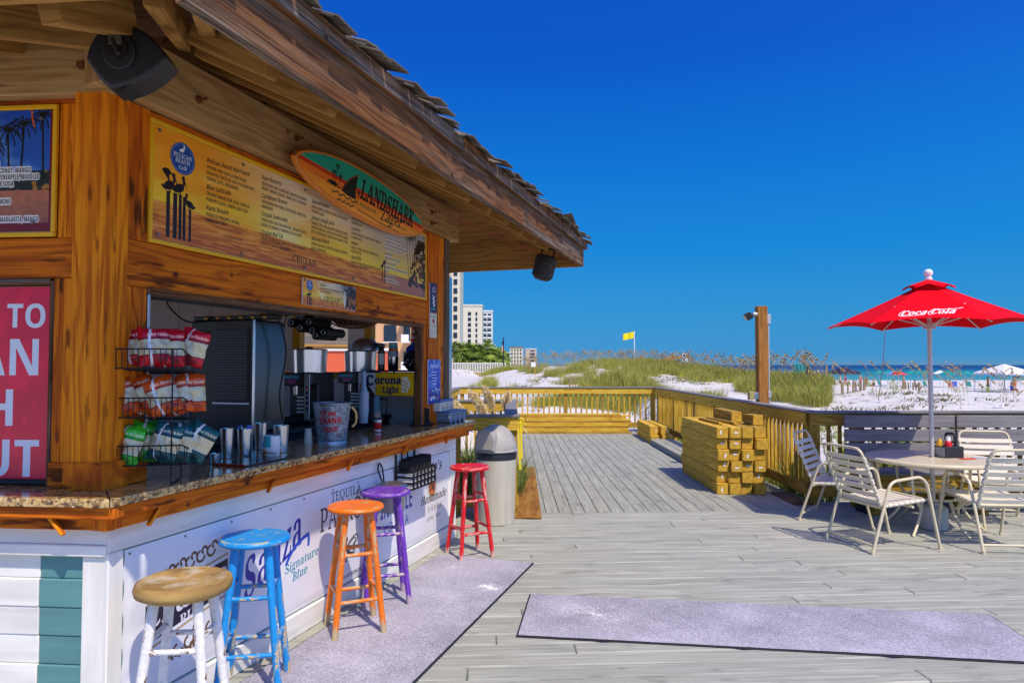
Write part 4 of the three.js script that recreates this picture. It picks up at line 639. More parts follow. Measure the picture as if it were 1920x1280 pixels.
function drinkMachine(label, s, n) {
  const g = kthing('frozen_drink_machine', label, 'drink machine', s, 1.13, n);
  M('base', bbAt(.0, .34, 0, .05, -.14, .15, .008), mat.black, g); M('column', bbAt(.10, .34, .05, .33, -.135, .145, .012), mat.black, g); M('head', bbAt(0, .34, .30, .41, -.135, .145, .02), mat.black, g);
  const hop = new THREE.CylinderGeometry(.16, .15, .185, 32, 1, true).scale(1.05, 1, .88).translate(.17, .5, .005);
  M('hopper', hop, phys({ color: 0xdfe5e8, metalness: .7, roughness: .2, side: THREE.DoubleSide }), g); M('slush', new THREE.CylinderGeometry(.153, .146, .12, 32).scale(1.04, 1, .87).translate(.17, .475, .005), std({ color: 0xb8bcc2, roughness: .5 }), g);
  M('lid', lathe([[0, .03], [.03, .028], [.035, .012], [.155, .008], [.163, 0]], 32).scale(1.05, 1, .88).translate(.17, .593, .005), std({ color: 0x9aa0a6, metalness: .6, roughness: .3 }), g);
  M('control_strip', bbAt(-.008, .0, .03, .40, .085, .135, .004), mat.steelDull, g);
  for (let i = 0; i < 5; i++) M('button', new THREE.SphereGeometry(.011, 10, 8).scale(.5, 1, 1), i ? mat.black : mat.red, g, [-.009, .29 - i * .042, .11]);
  M('tap', mg([new THREE.CylinderGeometry(.022, .018, .07, 12).translate(.03, .265, -.02), rod(V(.0, .3, -.02), V(-.04, .29, -.02), .008)]), mat.steel, g);
  for (let i = 0; i < 5; i++) M('drip_fin', bbAt(.085, .099, .08 + i * .03, .094 + i * .03, -.05, .06, .002), mat.steelDull, g);
  const t = canvasTex(256, 128, (c) => { c.fillStyle = '#15171a'; c.fillRect(0, 0, 256, 128); c.fillStyle = '#45c8e8'; c.font = 'bold 42px sans-serif'; c.save(); c.scale(.92, 1); c.fillText('SANDOASIS', 8, 56); c.restore(); c.strokeStyle = '#ee3aa8'; c.lineWidth = 6; for (let i = 0; i < 4; i++) { c.beginPath(); c.moveTo(60 + i * 8, 76 + i * 11); c.lineTo(190 - i * 10, 72 + i * 11); c.stroke(); } });
  M('logo', new THREE.PlaneGeometry(.19, .095).rotateY(-Math.PI / 2), print(t, .4), g, [-.0015, .355, -.035]);
  return g;
}
drinkMachine('black and steel frozen drink machine next to the ice machine', 2.5, -.87);
drinkMachine('black and steel frozen drink machine behind the yellow beer sign', 3.26, -.83);
{ const g = kthing('domed_lid', 'dark domed lid lying on top of a drink machine', 'lid', 3.43, 1.735, -.78); M('dome', lathe([[.13, 0], [.125, .05], [.09, .095], [.04, .115], [0, .118]], 24), mat.steelDull, g); M('visor', new THREE.SphereGeometry(.12, 20, 8, 0, 6.283, 0, 1.2).scale(.9, .35, .9).translate(.02, .03, .1), std({ color: 0x24427a, roughness: .4 }), g); }
{ // carafe and cup tower between machines
  const g = kthing('glass_carafe', 'dark glass carafe with steel band under the drink machine', 'carafe', 2.98, 1.13, -.42); M('jug', lathe([[0, 0], [.06, 0], [.068, .03], [.06, .17], [.05, .2], [.05, .21]], 24), phys({ color: 0x4a5058, roughness: .08, metalness: .4 }), g); M('handle', bent([[-.0, .18, .05], [0, .19, .11], [0, .05, .11], [0, .04, .062]], .008, .03), mat.black, g);
  const c = kthing('cup_tower', 'tower of translucent plastic cups beside the drink machine', 'cups', 2.72, 1.13, -.38); for (let i = 0; i < 5; i++) M('cup', lathe([[.034, 0], [.044, .11], [.041, .11]], 20).translate(0, i * .035, 0), std({ color: 0x9fb0bd, roughness: .3 }), c); M('nozzle', lathe([[.034, .25], [.02, .30], [.018, .42], [0, .42]], 20), std({ color: 0x93a5b5, roughness: .35 }), c);
}
{ // bottle rack and woven net under the header
  const g = kthing('bottle_rack', 'cluster of dark bottles lying end on under the hatch header', 'bottle rack', 2.35, 0, -.68);
  for (const [y, z] of [[1.95, -.05], [1.90, -.13], [1.90, .03], [1.86, -.05], [1.84, .06], [1.80, .09], [1.82, .16], [1.955, .1]]) { const b = M('bottle', new THREE.CylinderGeometry(.036, .036, .26, 16).rotateZ(Math.PI / 2).translate(.13, y + .03, z), mat.dark, g); M('cap', new THREE.TorusGeometry(.018, .005, 8, 16).rotateY(Math.PI / 2).translate(-.003, y + .03, z), mat.steelDull, b); }
  M('shelf', bbAt(-.02, .28, 2.02, 2.035, -.2, .25, .003), mat.black, g);
  const n = kthing('woven_basket', 'woven half round basket hanging under the hatch header', 'basket', 2.7, 2.02, -.46);
  const ribs = []; for (let i = 0; i < 26; i++) { const a = i / 26 * Math.PI * 2; ribs.push(tube([[Math.cos(a) * .22, 0, Math.sin(a) * .24], [Math.cos(a) * .19, -.07, Math.sin(a) * .2], [Math.cos(a) * .1, -.115, Math.sin(a) * .11], [0, -.125, 0]], .003, 8, 4)); } for (let k = 0; k < 6; k++) { const q = 1 - k * .15; ribs.push(new THREE.TorusGeometry(.22 * q, k ? .003 : .008, 5, 36).rotateX(Math.PI / 2).scale(1, 1, 1.08).translate(0, -.125 * (1 - q * q), 0)); }
  const w = M('wicker', mg(ribs), std({ color: 0x6b4a2e, roughness: .8 }), n); w.userData.kind = 'stuff'; M('liner', new THREE.SphereGeometry(.2, 24, 8, 0, 6.283, Math.PI * .55, Math.PI * .25).scale(1, .6, 1.05), std({ color: 0x3a2620, roughness: .9 }), n);
}
{ // beer sign on a small shelf at the end of the hatch
  const t = canvasTex(1024, 380, (g, W, H) => {
    g.fillStyle = '#d7d7d2'; g.fillRect(0, 0, W, H); g.fillStyle = '#f2bd0a'; g.fillRect(300, 0, W - 300, H);
    g.fillStyle = '#e0a806'; _seed = 8841; for (let i = 0; i < 60; i++) ell(g, rnd(300, W), rnd(H), rnd(2, 5), rnd(2, 5)); g.strokeStyle = '#c79a1c'; g.lineWidth = 8; g.strokeRect(304, 4, W - 310, H - 8);
    const goth = (s, x, y, px, sx) => { g.save(); g.translate(x, y); g.scale(sx, 1); g.font = `bold ${px}px serif`; g.lineWidth = px * .07; g.strokeStyle = '#1a2358'; g.fillStyle = '#1a2358'; g.strokeText(s, 0, 0); g.fillText(s, 0, 0); g.restore(); };
    goth('C', 112, 205, 230, 1.0); goth('orona', 285, 180, 168, 1.0); goth('Light', 432, 330, 138, .86); g.strokeStyle = '#1a2358'; g.lineWidth = 6; g.beginPath(); g.arc(372, 268, 46, 0, 6.283); g.stroke(); g.beginPath(); g.moveTo(90, 80); g.quadraticCurveTo(60, 200, 200, 236); g.stroke();
    g.fillStyle = '#f3ead0'; g.beginPath(); g.moveTo(790, 80); g.lineTo(900, 60); g.lineTo(930, 120); g.lineTo(970, 190); g.lineTo(930, 250); g.lineTo(900, 330); g.lineTo(800, 320); g.lineTo(785, 250); g.lineTo(800, 180); g.fill(); g.fillStyle = '#d9a21a'; for (const [x, y] of [[815, 130], [870, 150], [830, 200], [880, 230], [815, 270], [865, 290], [905, 180]]) ell(g, x, y, 16, 22, .4);
  });
  const g = kthing('beer_sign', 'yellow and white metal beer sign hanging under a shelf in the hatch', 'sign', 3.19, 1.43, -.16);
  const sh = new THREE.Shape([[-.53, .1], [0, .1], [0, -.1], [-.375, -.1]].map((p) => new THREE.Vector2(...p))); const face = new THREE.ShapeGeometry(sh), p = face.attributes.position, u = face.attributes.uv; for (let i = 0; i < p.count; i++) u.setXY(i, p.getX(i) / .53 + 1, p.getY(i) / .2 + .5);
  M('plate', new THREE.ExtrudeGeometry(sh, { depth: .006, bevelEnabled: false }).translate(0, 0, -.008).rotateY(-Math.PI / 2), mat.steelDull, g); M('print', face.rotateY(-Math.PI / 2), print(t, .3), g, [-.0015, 0, 0]);
  const s = kthing('bottle_shelf', 'narrow dark shelf above the beer sign', 'shelf', 3.34, 1.545, -.4); M('board', bbAt(-.15, .15, -.006, .008, -.26, .27, .003), mat.blackMatte, s); M('brace', bb(.012, .36, .02, .003).rotateX(.9).translate(.1, -.12, .1), mat.steelDull, s); M('brace', bb(.012, .36, .02, .003).rotateX(-.9).translate(.1, -.12, .05), mat.wire, s);
  // what stands on it
  const A = kthing('bottle', 'slim brown bottle with white label on the shelf', 'bottle', 3.36, 1.553, -.57); M('glass', lathe([[0, 0], [.03, 0], [.032, .01], [.032, .17], [.024, .19], [.024, .2], [0, .2]], 20), std({ color: 0x4a2614, roughness: .2 }), A); M('label', new THREE.CylinderGeometry(.0326, .0326, .1, 20, 1, true, 3.4, 2.6).translate(0, .1, 0), std({ color: 0xd8d4cc, roughness: .6 }), A); M('cap', new THREE.CylinderGeometry(.03, .03, .02, 16).translate(0, .21, 0), mat.blackMatte, A);
  const B = kthing('cup_stack', 'stack of teal and orange striped cups on steel shaker', 'cups', 3.36, 1.553, -.45); M('shaker', lathe([[0, 0], [.045, 0], [.052, .12], [.05, .12]], 24), mat.steel, B); M('cup', lathe([[.042, .1], [.05, .17], [.047, .17]], 24), std({ color: 0x9aa4ac, roughness: .4 }), B); M('cup', lathe([[.043, .171], [.041, .2]], 24), std({ color: 0xd8641e, roughness: .4 }), B); M('cup', lathe([[.041, .2005], [.039, .225]], 24), std({ color: 0x2fa8b4, roughness: .4 }), B); M('cup', lathe([[.039, .2255], [.037, .25], [0, .25]], 24), std({ color: 0xb9c2c8, roughness: .4 }), B);
  const Cc = kthing('gear_bag', 'black bag with blue bottle strapped on top', 'bag', 3.37, 1.553, -.25); M('bag', new THREE.SphereGeometry(.1, 20, 14).scale(.9, 1.0, .95).translate(0, .085, 0), mat.blackMatte, Cc); M('blue_bottle', new THREE.CapsuleGeometry(.045, .07, 6, 14).rotateX(1.0).translate(0, .2, 0), std({ color: 0x1746b0, roughness: .3 }), Cc); M('strap', new THREE.TorusGeometry(.058, .008, 6, 20).rotateY(.8).translate(0, .19, -.01), mat.black, Cc); for (let i = 0; i < 6; i++) M('clip', new THREE.SphereGeometry(.011, 8, 6), mat.steel, Cc, [-.085, .05 + .02 * (i % 3), -.06 + i * .022]);
  const D = kthing('cup_sleeve', 'long sleeve of orange and white striped cups leaning in the hatch corner', 'cups', 3.40, 1.74, -.255); for (let i = 0; i < 12; i++) M('cup', lathe([[.036, 0], [.044, .03], [.046, .032]], 20).rotateX(-.06).translate(0, i * .027 - .02, i * .0016), i % 2 ? std({ color: 0xe2461a, roughness: .4 }) : mat.white, D); M('sleeve', lathe([[.02, -.09], [.05, -.03], [.049, .0]], 18), std({ color: 0x9a6a5a, roughness: .3 }), D);
}
// ---------------------------------------------------------------- on the counter
{
  const steelCup = (name, label, s, n, h, r, cat = 'shaker') => { const g = kthing(name, label, cat, s, 1.07, n); M('body', lathe([[0, 0], [r * .78, 0], [r * .8, .004], [r, h], [r * .96, h], [r * .76, .01], [0, .01]], 28), mat.steel, g); return g; };
  const a = steelCup('cocktail_shaker', 'steel tin filled with blue tipped straws on the counter', 1.08, -.2, .165, .048); for (let i = 0; i < 9; i++) M('straw', rod(V(Math.cos(i) * .015, .05, Math.sin(i) * .015), V(Math.cos(i) * .034, .178 + .004 * (i % 3), Math.sin(i) * .034), .005), i % 3 ? std({ color: 0x3a6ad0, roughness: .4 }) : mat.white, a);
  steelCup('cocktail_shaker', 'plain tall steel tin behind the printed cup', 1.33, -.14, .165, .047); steelCup('cocktail_shaker', 'tall perforated steel tin left of the straw tin', 1.02, -.27, .17, .04); steelCup('cocktail_shaker', 'steel tin standing against the back bar', 1.42, -.36, .165, .045);
  steelCup('jigger', 'small steel jigger beside the snack rack', .80, -.16, .06, .026, 'jigger');
  const pc = kthing('printed_cup', 'white plastic cup with teal and orange print', 'cup', 1.16, 1.07, -.075); const ct = canvasTex(512, 256, (g, W, H) => { g.fillStyle = '#e8e9ea'; g.fillRect(0, 0, W, H); for (const x of [20, 276]) { g.fillStyle = '#35b4c4'; g.fillRect(x, 60, 150, 70); g.fillStyle = '#e08a1e'; g.fillRect(x - 10, 140, 110, 34); g.fillStyle = '#2a2018'; g.fillRect(x + 20, 150, 60, 12); g.strokeStyle = '#222'; g.lineWidth = 4; g.beginPath(); g.arc(x + 40, 70, 50, 3.2, 5.6); g.stroke(); } });
  M('cup', lathe([[0, 0], [.052, 0], [.047, .12], [.044, .122]], 30), print(ct, .35), pc);
  const sc = kthing('plastic_cup', 'small upturned translucent cup standing alone on the counter', 'cup', 1.80, 1.07, -.27); M('cup', lathe([[.03, 0], [.0295, .006], [.021, .1], [0, .1]], 24), std({ color: 0xc4c6b4, roughness: .4 }), sc);
  const rc = kthing('red_cup', 'small red cup with clear rim on the counter', 'cup', 2.63, 1.07, -.2); M('cup', lathe([[0, 0], [.026, 0], [.032, .075], [.03, .075]], 20), mat.red, rc); M('rim', lathe([[.0325, .076], [.034, .098], [.032, .098]], 20), std({ color: 0xb9c0c4, roughness: .2, metalness: .4 }), rc); M('base_band', lathe([[.0268, .006], [.0285, .022]], 20), mat.white, rc);
  const tr = kthing('bar_tray', 'flat clipboard with red edge lying under the printed cup', 'tray', .98, 1.0712, -.04); M('board', bb(.42, .006, .2, .002), std({ color: 0x3a3c40, roughness: .2 }), tr, [0, .004, 0]); M('edge', bb(.012, .012, .2, .003), std({ color: 0x9a2018, roughness: .4 }), tr, [-.216, .007, 0]); M('clip', bent([[.1, .01, -.06], [.1, .03, -.06], [.1, .03, .06], [.1, .01, .06]], .003, .01), mat.steel, tr);
}
{ // tip bucket
  const zinc = tex(256, 256, (u, v) => { const a = fbm(u, v, 14, 10, 901, 4), b = fbm(u, v, 40, 30, 911, 3), k = clamp(.72 + .5 * (a - .5) + .45 * (b - .5)); return [196 * k, 208 * k, 220 * k]; });
  const t = canvasTex(1024, 320, (g, W, H) => {
    noiseImg(g, W, H, (u, v) => { const a = fbm(u, v, 34, 12, 901, 4), b = fbm(u, v, 90, 36, 911, 3), k = clamp(.74 + .5 * (a - .5) + .4 * (b - .5)); return [186 * k, 200 * k, 214 * k]; });
    g.fillStyle = g.strokeStyle = '#c01418'; g.lineWidth = 3; const w = (s, x, y, px, r = -.03) => { g.save(); g.translate(x, y); g.rotate(r); g.font = `bold ${px}px sans-serif`; g.strokeText(s, 0, 0); g.fillText(s, 0, 0); g.restore(); };
    w('TIP JAR', 422, 92, 44, .02); w('THANK', 408, 166, 66, -.05); w('YOU', 450, 238, 60, -.12); w('!!', 570, 226, 54); g.lineWidth = 5; g.beginPath(); g.arc(592, 236, 22, .2, 2.4); g.stroke(); g.lineWidth = 3; g.beginPath(); g.moveTo(410, 106); g.lineTo(610, 100); g.stroke();
  });
  const g = kthing('tip_bucket', 'galvanised tip bucket with red hand lettering on the counter', 'bucket', 1.9, 1.07, -.15);
  const m = std({ map: t, metalness: .6, roughness: .42 });
  M('pail', new THREE.CylinderGeometry(.128, .097, .262, 48, 1, true).translate(0, .137, 0), m, g, [0, 0, 0], [0, 1.98, 0]); M('inside', new THREE.CylinderGeometry(.125, .095, .258, 40, 1, true).scale(1, 1, 1).translate(0, .139, 0), std({ map: zinc, metalness: .7, roughness: .4, side: THREE.BackSide }), g);
  M('bottom', new THREE.CylinderGeometry(.1, .102, .012, 40).translate(0, .006, 0), mat.steelDull, g); M('rim', new THREE.TorusGeometry(.129, .006, 8, 48).rotateX(Math.PI / 2).translate(0, .268, 0), mat.steelDull, g); M('hoop', new THREE.TorusGeometry(.1005, .004, 6, 48).rotateX(Math.PI / 2).translate(0, .03, 0), mat.steelDull, g);
  M('handle', tube([[.075, .24, .105], [.11, .2, .12], [.12, .13, .115], [.105, .1, .095]], .008, 16, 8), std({ color: 0xd8b070, roughness: .6 }), g);
}
{ // napkin dispenser, fruit tray, tub
  const n = kthing('napkin_dispenser', 'black napkin dispenser holding white napkins near the counter end', 'dispenser', 3.36, 1.07, -.16, .35); M('base', bbAt(-.09, .09, 0, .03, -.08, .08, .005), mat.black, n); M('foot_plate', bbAt(-.16, .1, 0, .008, -.1, .1, .003), mat.black, n); M('side', bbAt(-.08, -.06, .03, .15, -.07, .07, .004), mat.blackMatte, n); M('side', bbAt(.06, .08, .03, .15, -.07, .07, .004), mat.steelDull, n); M('napkins', mg([0, 1, 2, 3].map((i) => bbAt(-.055 + i * .028, -.03 + i * .028, .03, .145 + .012 * (i % 2), -.06, .06, .002))), mat.white, n);
  const grey = std({ color: 0x7f93a8, roughness: .35 }); const f = kthing('condiment_tray', 'grey blue condiment tray with four round ended bins', 'tray', 3.73, 1.07, -.06); M('shell', bbAt(-.22, .22, .075, .098, -.09, .1, .006), grey, f); for (let i = 0; i < 4; i++) M('bin', new THREE.CylinderGeometry(.046, .046, .15, 20, 1).rotateX(Math.PI / 2).scale(1, 1.2, 1).translate(-.155 + i * .104, .055, .015), grey, f); M('lid', bbAt(-.225, .225, .0985, .106, -.1, .105, .003), std({ color: 0x3a6cae, roughness: .25 }), f); M('label', bb(.03, .025, .002, .0005), std({ color: 0xe6e2a0 }), f, [-.2, .06, .09]);
  const tt = canvasTex(512, 160, (g, W, H) => { g.fillStyle = '#dcd8c4'; g.fillRect(0, 0, W, H); for (const [x, c] of [[80, '#d8281e'], [250, '#e8a01e'], [420, '#e0641a']]) { g.fillStyle = c; ell(g, x, 110, 26, 22); g.fillStyle = '#3a7a2a'; ell(g, x - 12, 84, 8, 5); } g.fillStyle = '#3a2a20'; g.font = 'bold 44px serif'; g.fillText('P', 232, 66); });
  const b = kthing('plastic_tub', 'cream plastic tub with fruit pictures and blue lid on the tray', 'tub', 3.66, 1.178, -.12, .1); M('tub', bbAt(-.2, .2, 0, .085, -.07, .07, .008), std({ color: 0xd8d4c2, roughness: .45 }), b); M('print', flatPanel(.38, .08), print(tt, .4), b, [0, .043, .0712]); M('lid', bbAt(-.205, .205, .086, .105, -.075, .075, .006), std({ color: 0x3f74bd, roughness: .3 }), b);
}
// ---------------------------------------------------------------- snack rack with crisp bags
{
  const RC = [.275, .005], RPH = .5, RP = (x, y, z) => KP(RC[0] + x * Math.cos(RPH) + z * Math.sin(RPH), y, RC[1] - x * Math.sin(RPH) + z * Math.cos(RPH));
  const g = kthing('snack_rack', 'black wire rack of three sloping baskets holding crisp bags', 'rack', RC[0], 1.07, RC[1], RPH);
  const z0 = -.18, z1 = .11, W = [];
  for (const [x, z] of [[-.075, z0 + .03], [-.075, z1 - .05], [.085, z1 - .05], [.085, z0 + .03]]) M('upright', mg([rod(V(x, 0, z), V(x, .6, z), .0035, .0035, 6)]), mat.wire, g);
  M('foot_rail', mg([rod(V(-.075, .004, z0 + .03), V(.085, .004, z0 + .03), .0035, .0035, 6), rod(V(-.075, .004, z1 - .05), V(.085, .004, z1 - .05), .0035, .0035, 6)]), mat.wire, g);
  [.09, .30, .515].forEach((y, k) => {
    const bk = part('basket', g), ex = .03 * (k === 2 ? 1 : .3), x0 = -.085 - ex, x1 = .125, dy = -.025; const yb = (x) => y + dy * (x - x0) / (x1 - x0), hh = .085;
    const rect = (f) => [[x0, f(x0), z0], [x1, f(x1), z0], [x1, f(x1), z1], [x0, f(x0), z1]]; const loop = (q) => mg(q.map((p, i) => rod(V(...p), V(...q[(i + 1) % 4]), .0032, .0032, 6)));
    M('rim', loop(rect((x) => yb(x) + hh + (x > 0 ? -.03 : .0))), mat.wire, bk); M('base_frame', loop(rect(yb)), mat.wire, bk);
    const gr = []; for (let i = 1; i < 13; i++) { const z = lerp(z0, z1, i / 13); gr.push(rod(V(x0, yb(x0), z), V(x1, yb(x1), z), .0018, .0018, 5), rod(V(x0, yb(x0), z), V(x0, yb(x0) + hh, z), .0018, .0018, 5), rod(V(x1, yb(x1), z), V(x1, yb(x1) + hh - .03, z), .0018, .0018, 5)); } for (let i = 1; i < 6; i++) { const x = lerp(x0, x1, i / 6); gr.push(rod(V(x, yb(x), z1), V(x, yb(x) + hh - .03 * i / 6, z1), .0018, .0018, 5)); gr.push(rod(V(x, yb(x), z0), V(x, yb(x), z1), .0018, .0018, 5)); }
    const w = M('wire_grid', mg(gr), mat.wire, bk); w.userData.kind = 'stuff';
  });
  const bagGeo = (seed) => { const N = 12, H = 16, P = [], U = [], I = [], w = .13, h = .172, t = .032; for (const f of [1, -1]) { const o = P.length / 3; for (let j = 0; j <= H; j++) for (let i = 0; i <= N; i++) { const x = i / N * 2 - 1, y = j / H * 2 - 1, puff = Math.pow(Math.max(0, (1 - x * x) * (1 - Math.pow(Math.abs(y), 5))), .55), cr = Math.max(0, Math.abs(y) - .8) * 5; const wr = .017 * (nz(x * 3 + seed, y * 4 + f * 9, seed) - .5) + .006 * Math.sin(x * 16 + seed) * cr + .010 * (nz(x * 7, y * 6 + f * 5, seed + 3) - .5) * puff; P.push(x * w / 2 * (1 - .07 * puff), y * h / 2 + .01 * (nz(x * 2 + seed, 3, seed) - .5) * (y > .9 ? 1.6 : 0), f * (t * puff + .0008) + wr); U.push(f > 0 ? i / N : 1 - i / N, j / H); } for (let j = 0; j < H; j++) for (let i = 0; i < N; i++) { const a = o + j * (N + 1) + i, b = a + 1, c = a + N + 1, d = c + 1; f > 0 ? I.push(a, b, c, b, d, c) : I.push(a, c, b, b, c, d); } } const q = new THREE.BufferGeometry(); q.setAttribute('position', new THREE.Float32BufferAttribute(P, 3)); q.setAttribute('uv', new THREE.Float32BufferAttribute(U, 2)); q.setIndex(I); q.computeVertexNormals(); return q.translate(0, h / 2, 0); };
  const geos = [1, 2, 3, 4].map((k) => bagGeo(k * 17));
  const bagMat = (c, c2) => std({ roughness: .28, metalness: .15, map: canvasTex(300, 410, (x, W, H) => {
    x.fillStyle = '#d9cfa6'; x.fillRect(0, 0, W, H); x.fillStyle = c; x.fillRect(0, 0, W, H * .33); x.fillRect(0, H * .72, W, H * .28); x.fillStyle = c2; x.fillRect(0, H * .27, W, H * .06); x.fillRect(0, H * .72, W, H * .04); x.strokeStyle = '#eef0f0'; x.lineWidth = 26; x.beginPath(); x.moveTo(120, 0); x.quadraticCurveTo(60, H * .4, 110, H); x.stroke();
    x.fillStyle = '#f5ecd0'; x.font = 'italic bold 40px serif'; x.fillText("Miss Vickie's", 66, H * .24); x.fillStyle = 'rgba(40,34,24,.6)'; for (let i = 0; i < 9; i++) x.fillRect(12, H * .37 + i * 9, 54 + (i * 13) % 20, 3); x.fillStyle = c2; ell(x, 200, H * .86, 60, 34); x.fillStyle = '#f0e4c0'; x.font = 'bold 20px sans-serif'; x.fillText('KETTLE COOKED', 130, H * .62);
  }) });
  const bm = { red: bagMat('#d3122c', '#8e1020'), blue: bagMat('#22a4dc', '#1678b0'), orange: bagMat('#e05a14', '#a83a1e'), green: bagMat('#3fc02a', '#2a8a1e'), teal: bagMat('#0b5a5e', '#083c46') };
  const rows = [[.10, [['green', -.15], ['green', -.085], ['green', -.035], ['teal', .03], ['teal', .085], ['teal', .135]], .175], [.312, [['orange', -.135], ['orange', -.06], ['orange', .01], ['orange', .07], ['orange', .115], ['orange', .15]], .05], [.527, [['blue', -.175], ['red', -.11], ['blue', -.03], ['red', .005], ['red', .055], ['red', .13]], .0]];
  const words = { red: 'red', blue: 'bright blue', orange: 'orange', green: 'bright green', teal: 'dark teal' }, tiers = ['bottom', 'middle', 'top'];
  rows.forEach(([y, l], k) => l.forEach(([c, z], i) => { const m = solo('crisp_bag', `${words[c]} and cream crisp bag, ${ORD[i]} from the corner post in the ${tiers[k]} wire basket`, 'crisp bag', geos[(i + k) % 4], bm[c], RP((c === 'blue' ? .05 : -.05 + .05 * (i % 3)), 1.07 + y - .008 + (i % 2) * .008, z * .86 - .02), [0, 0, 0], 'crisp bags in the wire rack'); m.rotation.order = 'YXZ'; m.rotation.set(-.12 + .05 * ((i * 7) % 3 - 1) , KR - Math.PI / 2 + RPH + .1 + .34 * ((i * 5 + k) % 3 - 1), .28 * ((i * 3 + k * 2) % 3 - 1) + .06 - (i === l.length - 1 ? .3 : 0)); }));
}
// ---------------------------------------------------------------- bar stools
function seatTex(seed, col, wear, a) { return tex(512, 256, (u, v) => { const n = fbm(u, v, 16, 8, seed, 4), f = fbm(u, v, 9, 9, seed + 5, 3), s = fbm(u, v, 50, 20, seed + 9, 2); let c = col.map((q) => q * (.95 + .1 * f)); const rim = Math.exp(-((v - .62) ** 2) / .0022); const k = n * .7 + s * .3 + rim * .17 * a, th = .70 - .05 * a; if (k > th) c = mix3(c, wear, clamp((k - th) * 18) * .92); return c; }); }
function stool(label, pos, turn, col, o = {}) {
  const { h = .75, r = .17, wear = [196, 172, 132], amount = .6, seed = 1000, spread = .205, group } = o;
  const g = thing('bar_stool', label, 'stool', pos, turn, group);
  const sm = std({ map: seatTex(seed, col, wear, o.seatWear ?? 1), roughness: .42 }), lm = std({ map: paintTex(seed + 31, col, wear, amount, .3), roughness: .45 }), rm = std({ map: paintTex(seed + 61, col, wear, amount + .35), roughness: .5 });
  const topY = h - .028;
  if (o.rush) {
    const rt = tex(512, 256, (u, v) => { const st = .5 + .5 * Math.sin(u * 6.283 * 170 + 5 * fbm(u, v, 12, 6, seed, 3)), b = fbm(u, v, 7, 5, seed + 3, 4); const w = fbm(u, v, 11, 7, seed + 8, 4); return mix3(mix3([192, 158, 92], [100, 72, 36], clamp(.4 * (1 - st) + 1.1 * (b - .36))), [190, 180, 158], clamp((w - .46) * 4) * sstep(.5, .8, v) * .8); });
    M('rush_seat', lathe([[0, topY - .038], [r - .03, topY - .04], [r - .005, topY - .026], [r, topY - .004], [r - .006, topY + .014], [r - .03, topY + .024], [r * .5, topY + .021], [0, topY + .018]].map((p) => p), 48), std({ map: rt, bumpMap: rt, bumpScale: .003, roughness: .95 }), g);
  } else M('seat', lathe([[0, topY - .004], [r - .012, topY - .004], [r - .001, topY + .004], [r, topY + .012], [r - .006, topY + .024], [r - .02, topY + .028], [r * .6, topY + .0255], [0, topY + .0245]], 48), sm, g);
  const L = []; const lt = r * .62; for (let k = 0; k < 4; k++) { const a = Math.PI / 4 + k * Math.PI / 2, A = V(Math.cos(a) * spread, 0, Math.sin(a) * spread), B = V(Math.cos(a) * lt, topY - .003 - (o.rush ? .03 : 0), Math.sin(a) * lt); L.push([A, B]); M('leg', rod(A, B, .0175, .0205, 14), lm, g); }
  const at = (k, y) => { const [A, B] = L[k]; return A.clone().lerp(B, y / B.y); };
  const rung = (k, y) => M('rung', rod(at(k, y), at((k + 1) % 4, y), .0115, .0115, 10), rm, g);
  rung(0, .205); rung(2, .205); rung(1, .245); rung(3, .245); rung(0, .47); rung(2, .47); rung(1, .51); rung(3, .51); if (o.rush) { } return g;
}
const NB = rad(-17.8);
stool('white bar stool with a round woven rush seat beside the kiosk corner', [-1.345, 0, -2.83], .1, [232, 230, 224], { h: .735, r: .187, rush: true, wear: [120, 92, 58], amount: .2, seed: 1010, spread: .215 });
stool('bright blue painted bar stool with worn rim', [-1.285, 0, -3.44], .18, [22, 142, 214], { seed: 1110, amount: .45 });
stool('orange painted bar stool with scuffed legs on the mat', [-.955, 0, -4.2], .42, [236, 118, 10], { seed: 1230, amount: .7, wear: [190, 168, 128] });
stool('purple painted bar stool with faded seat on the mat', [-.862, 0, -4.69], .3, [106, 54, 172], { seed: 1310, amount: .62, wear: [180, 160, 170] });
stool('red painted bar stool beyond the mat near the bin', [-.357, 0, -5.81], .5, [214, 14, 28], { seed: 1430, amount: .45, wear: [210, 176, 160], seatWear: 1.1 });
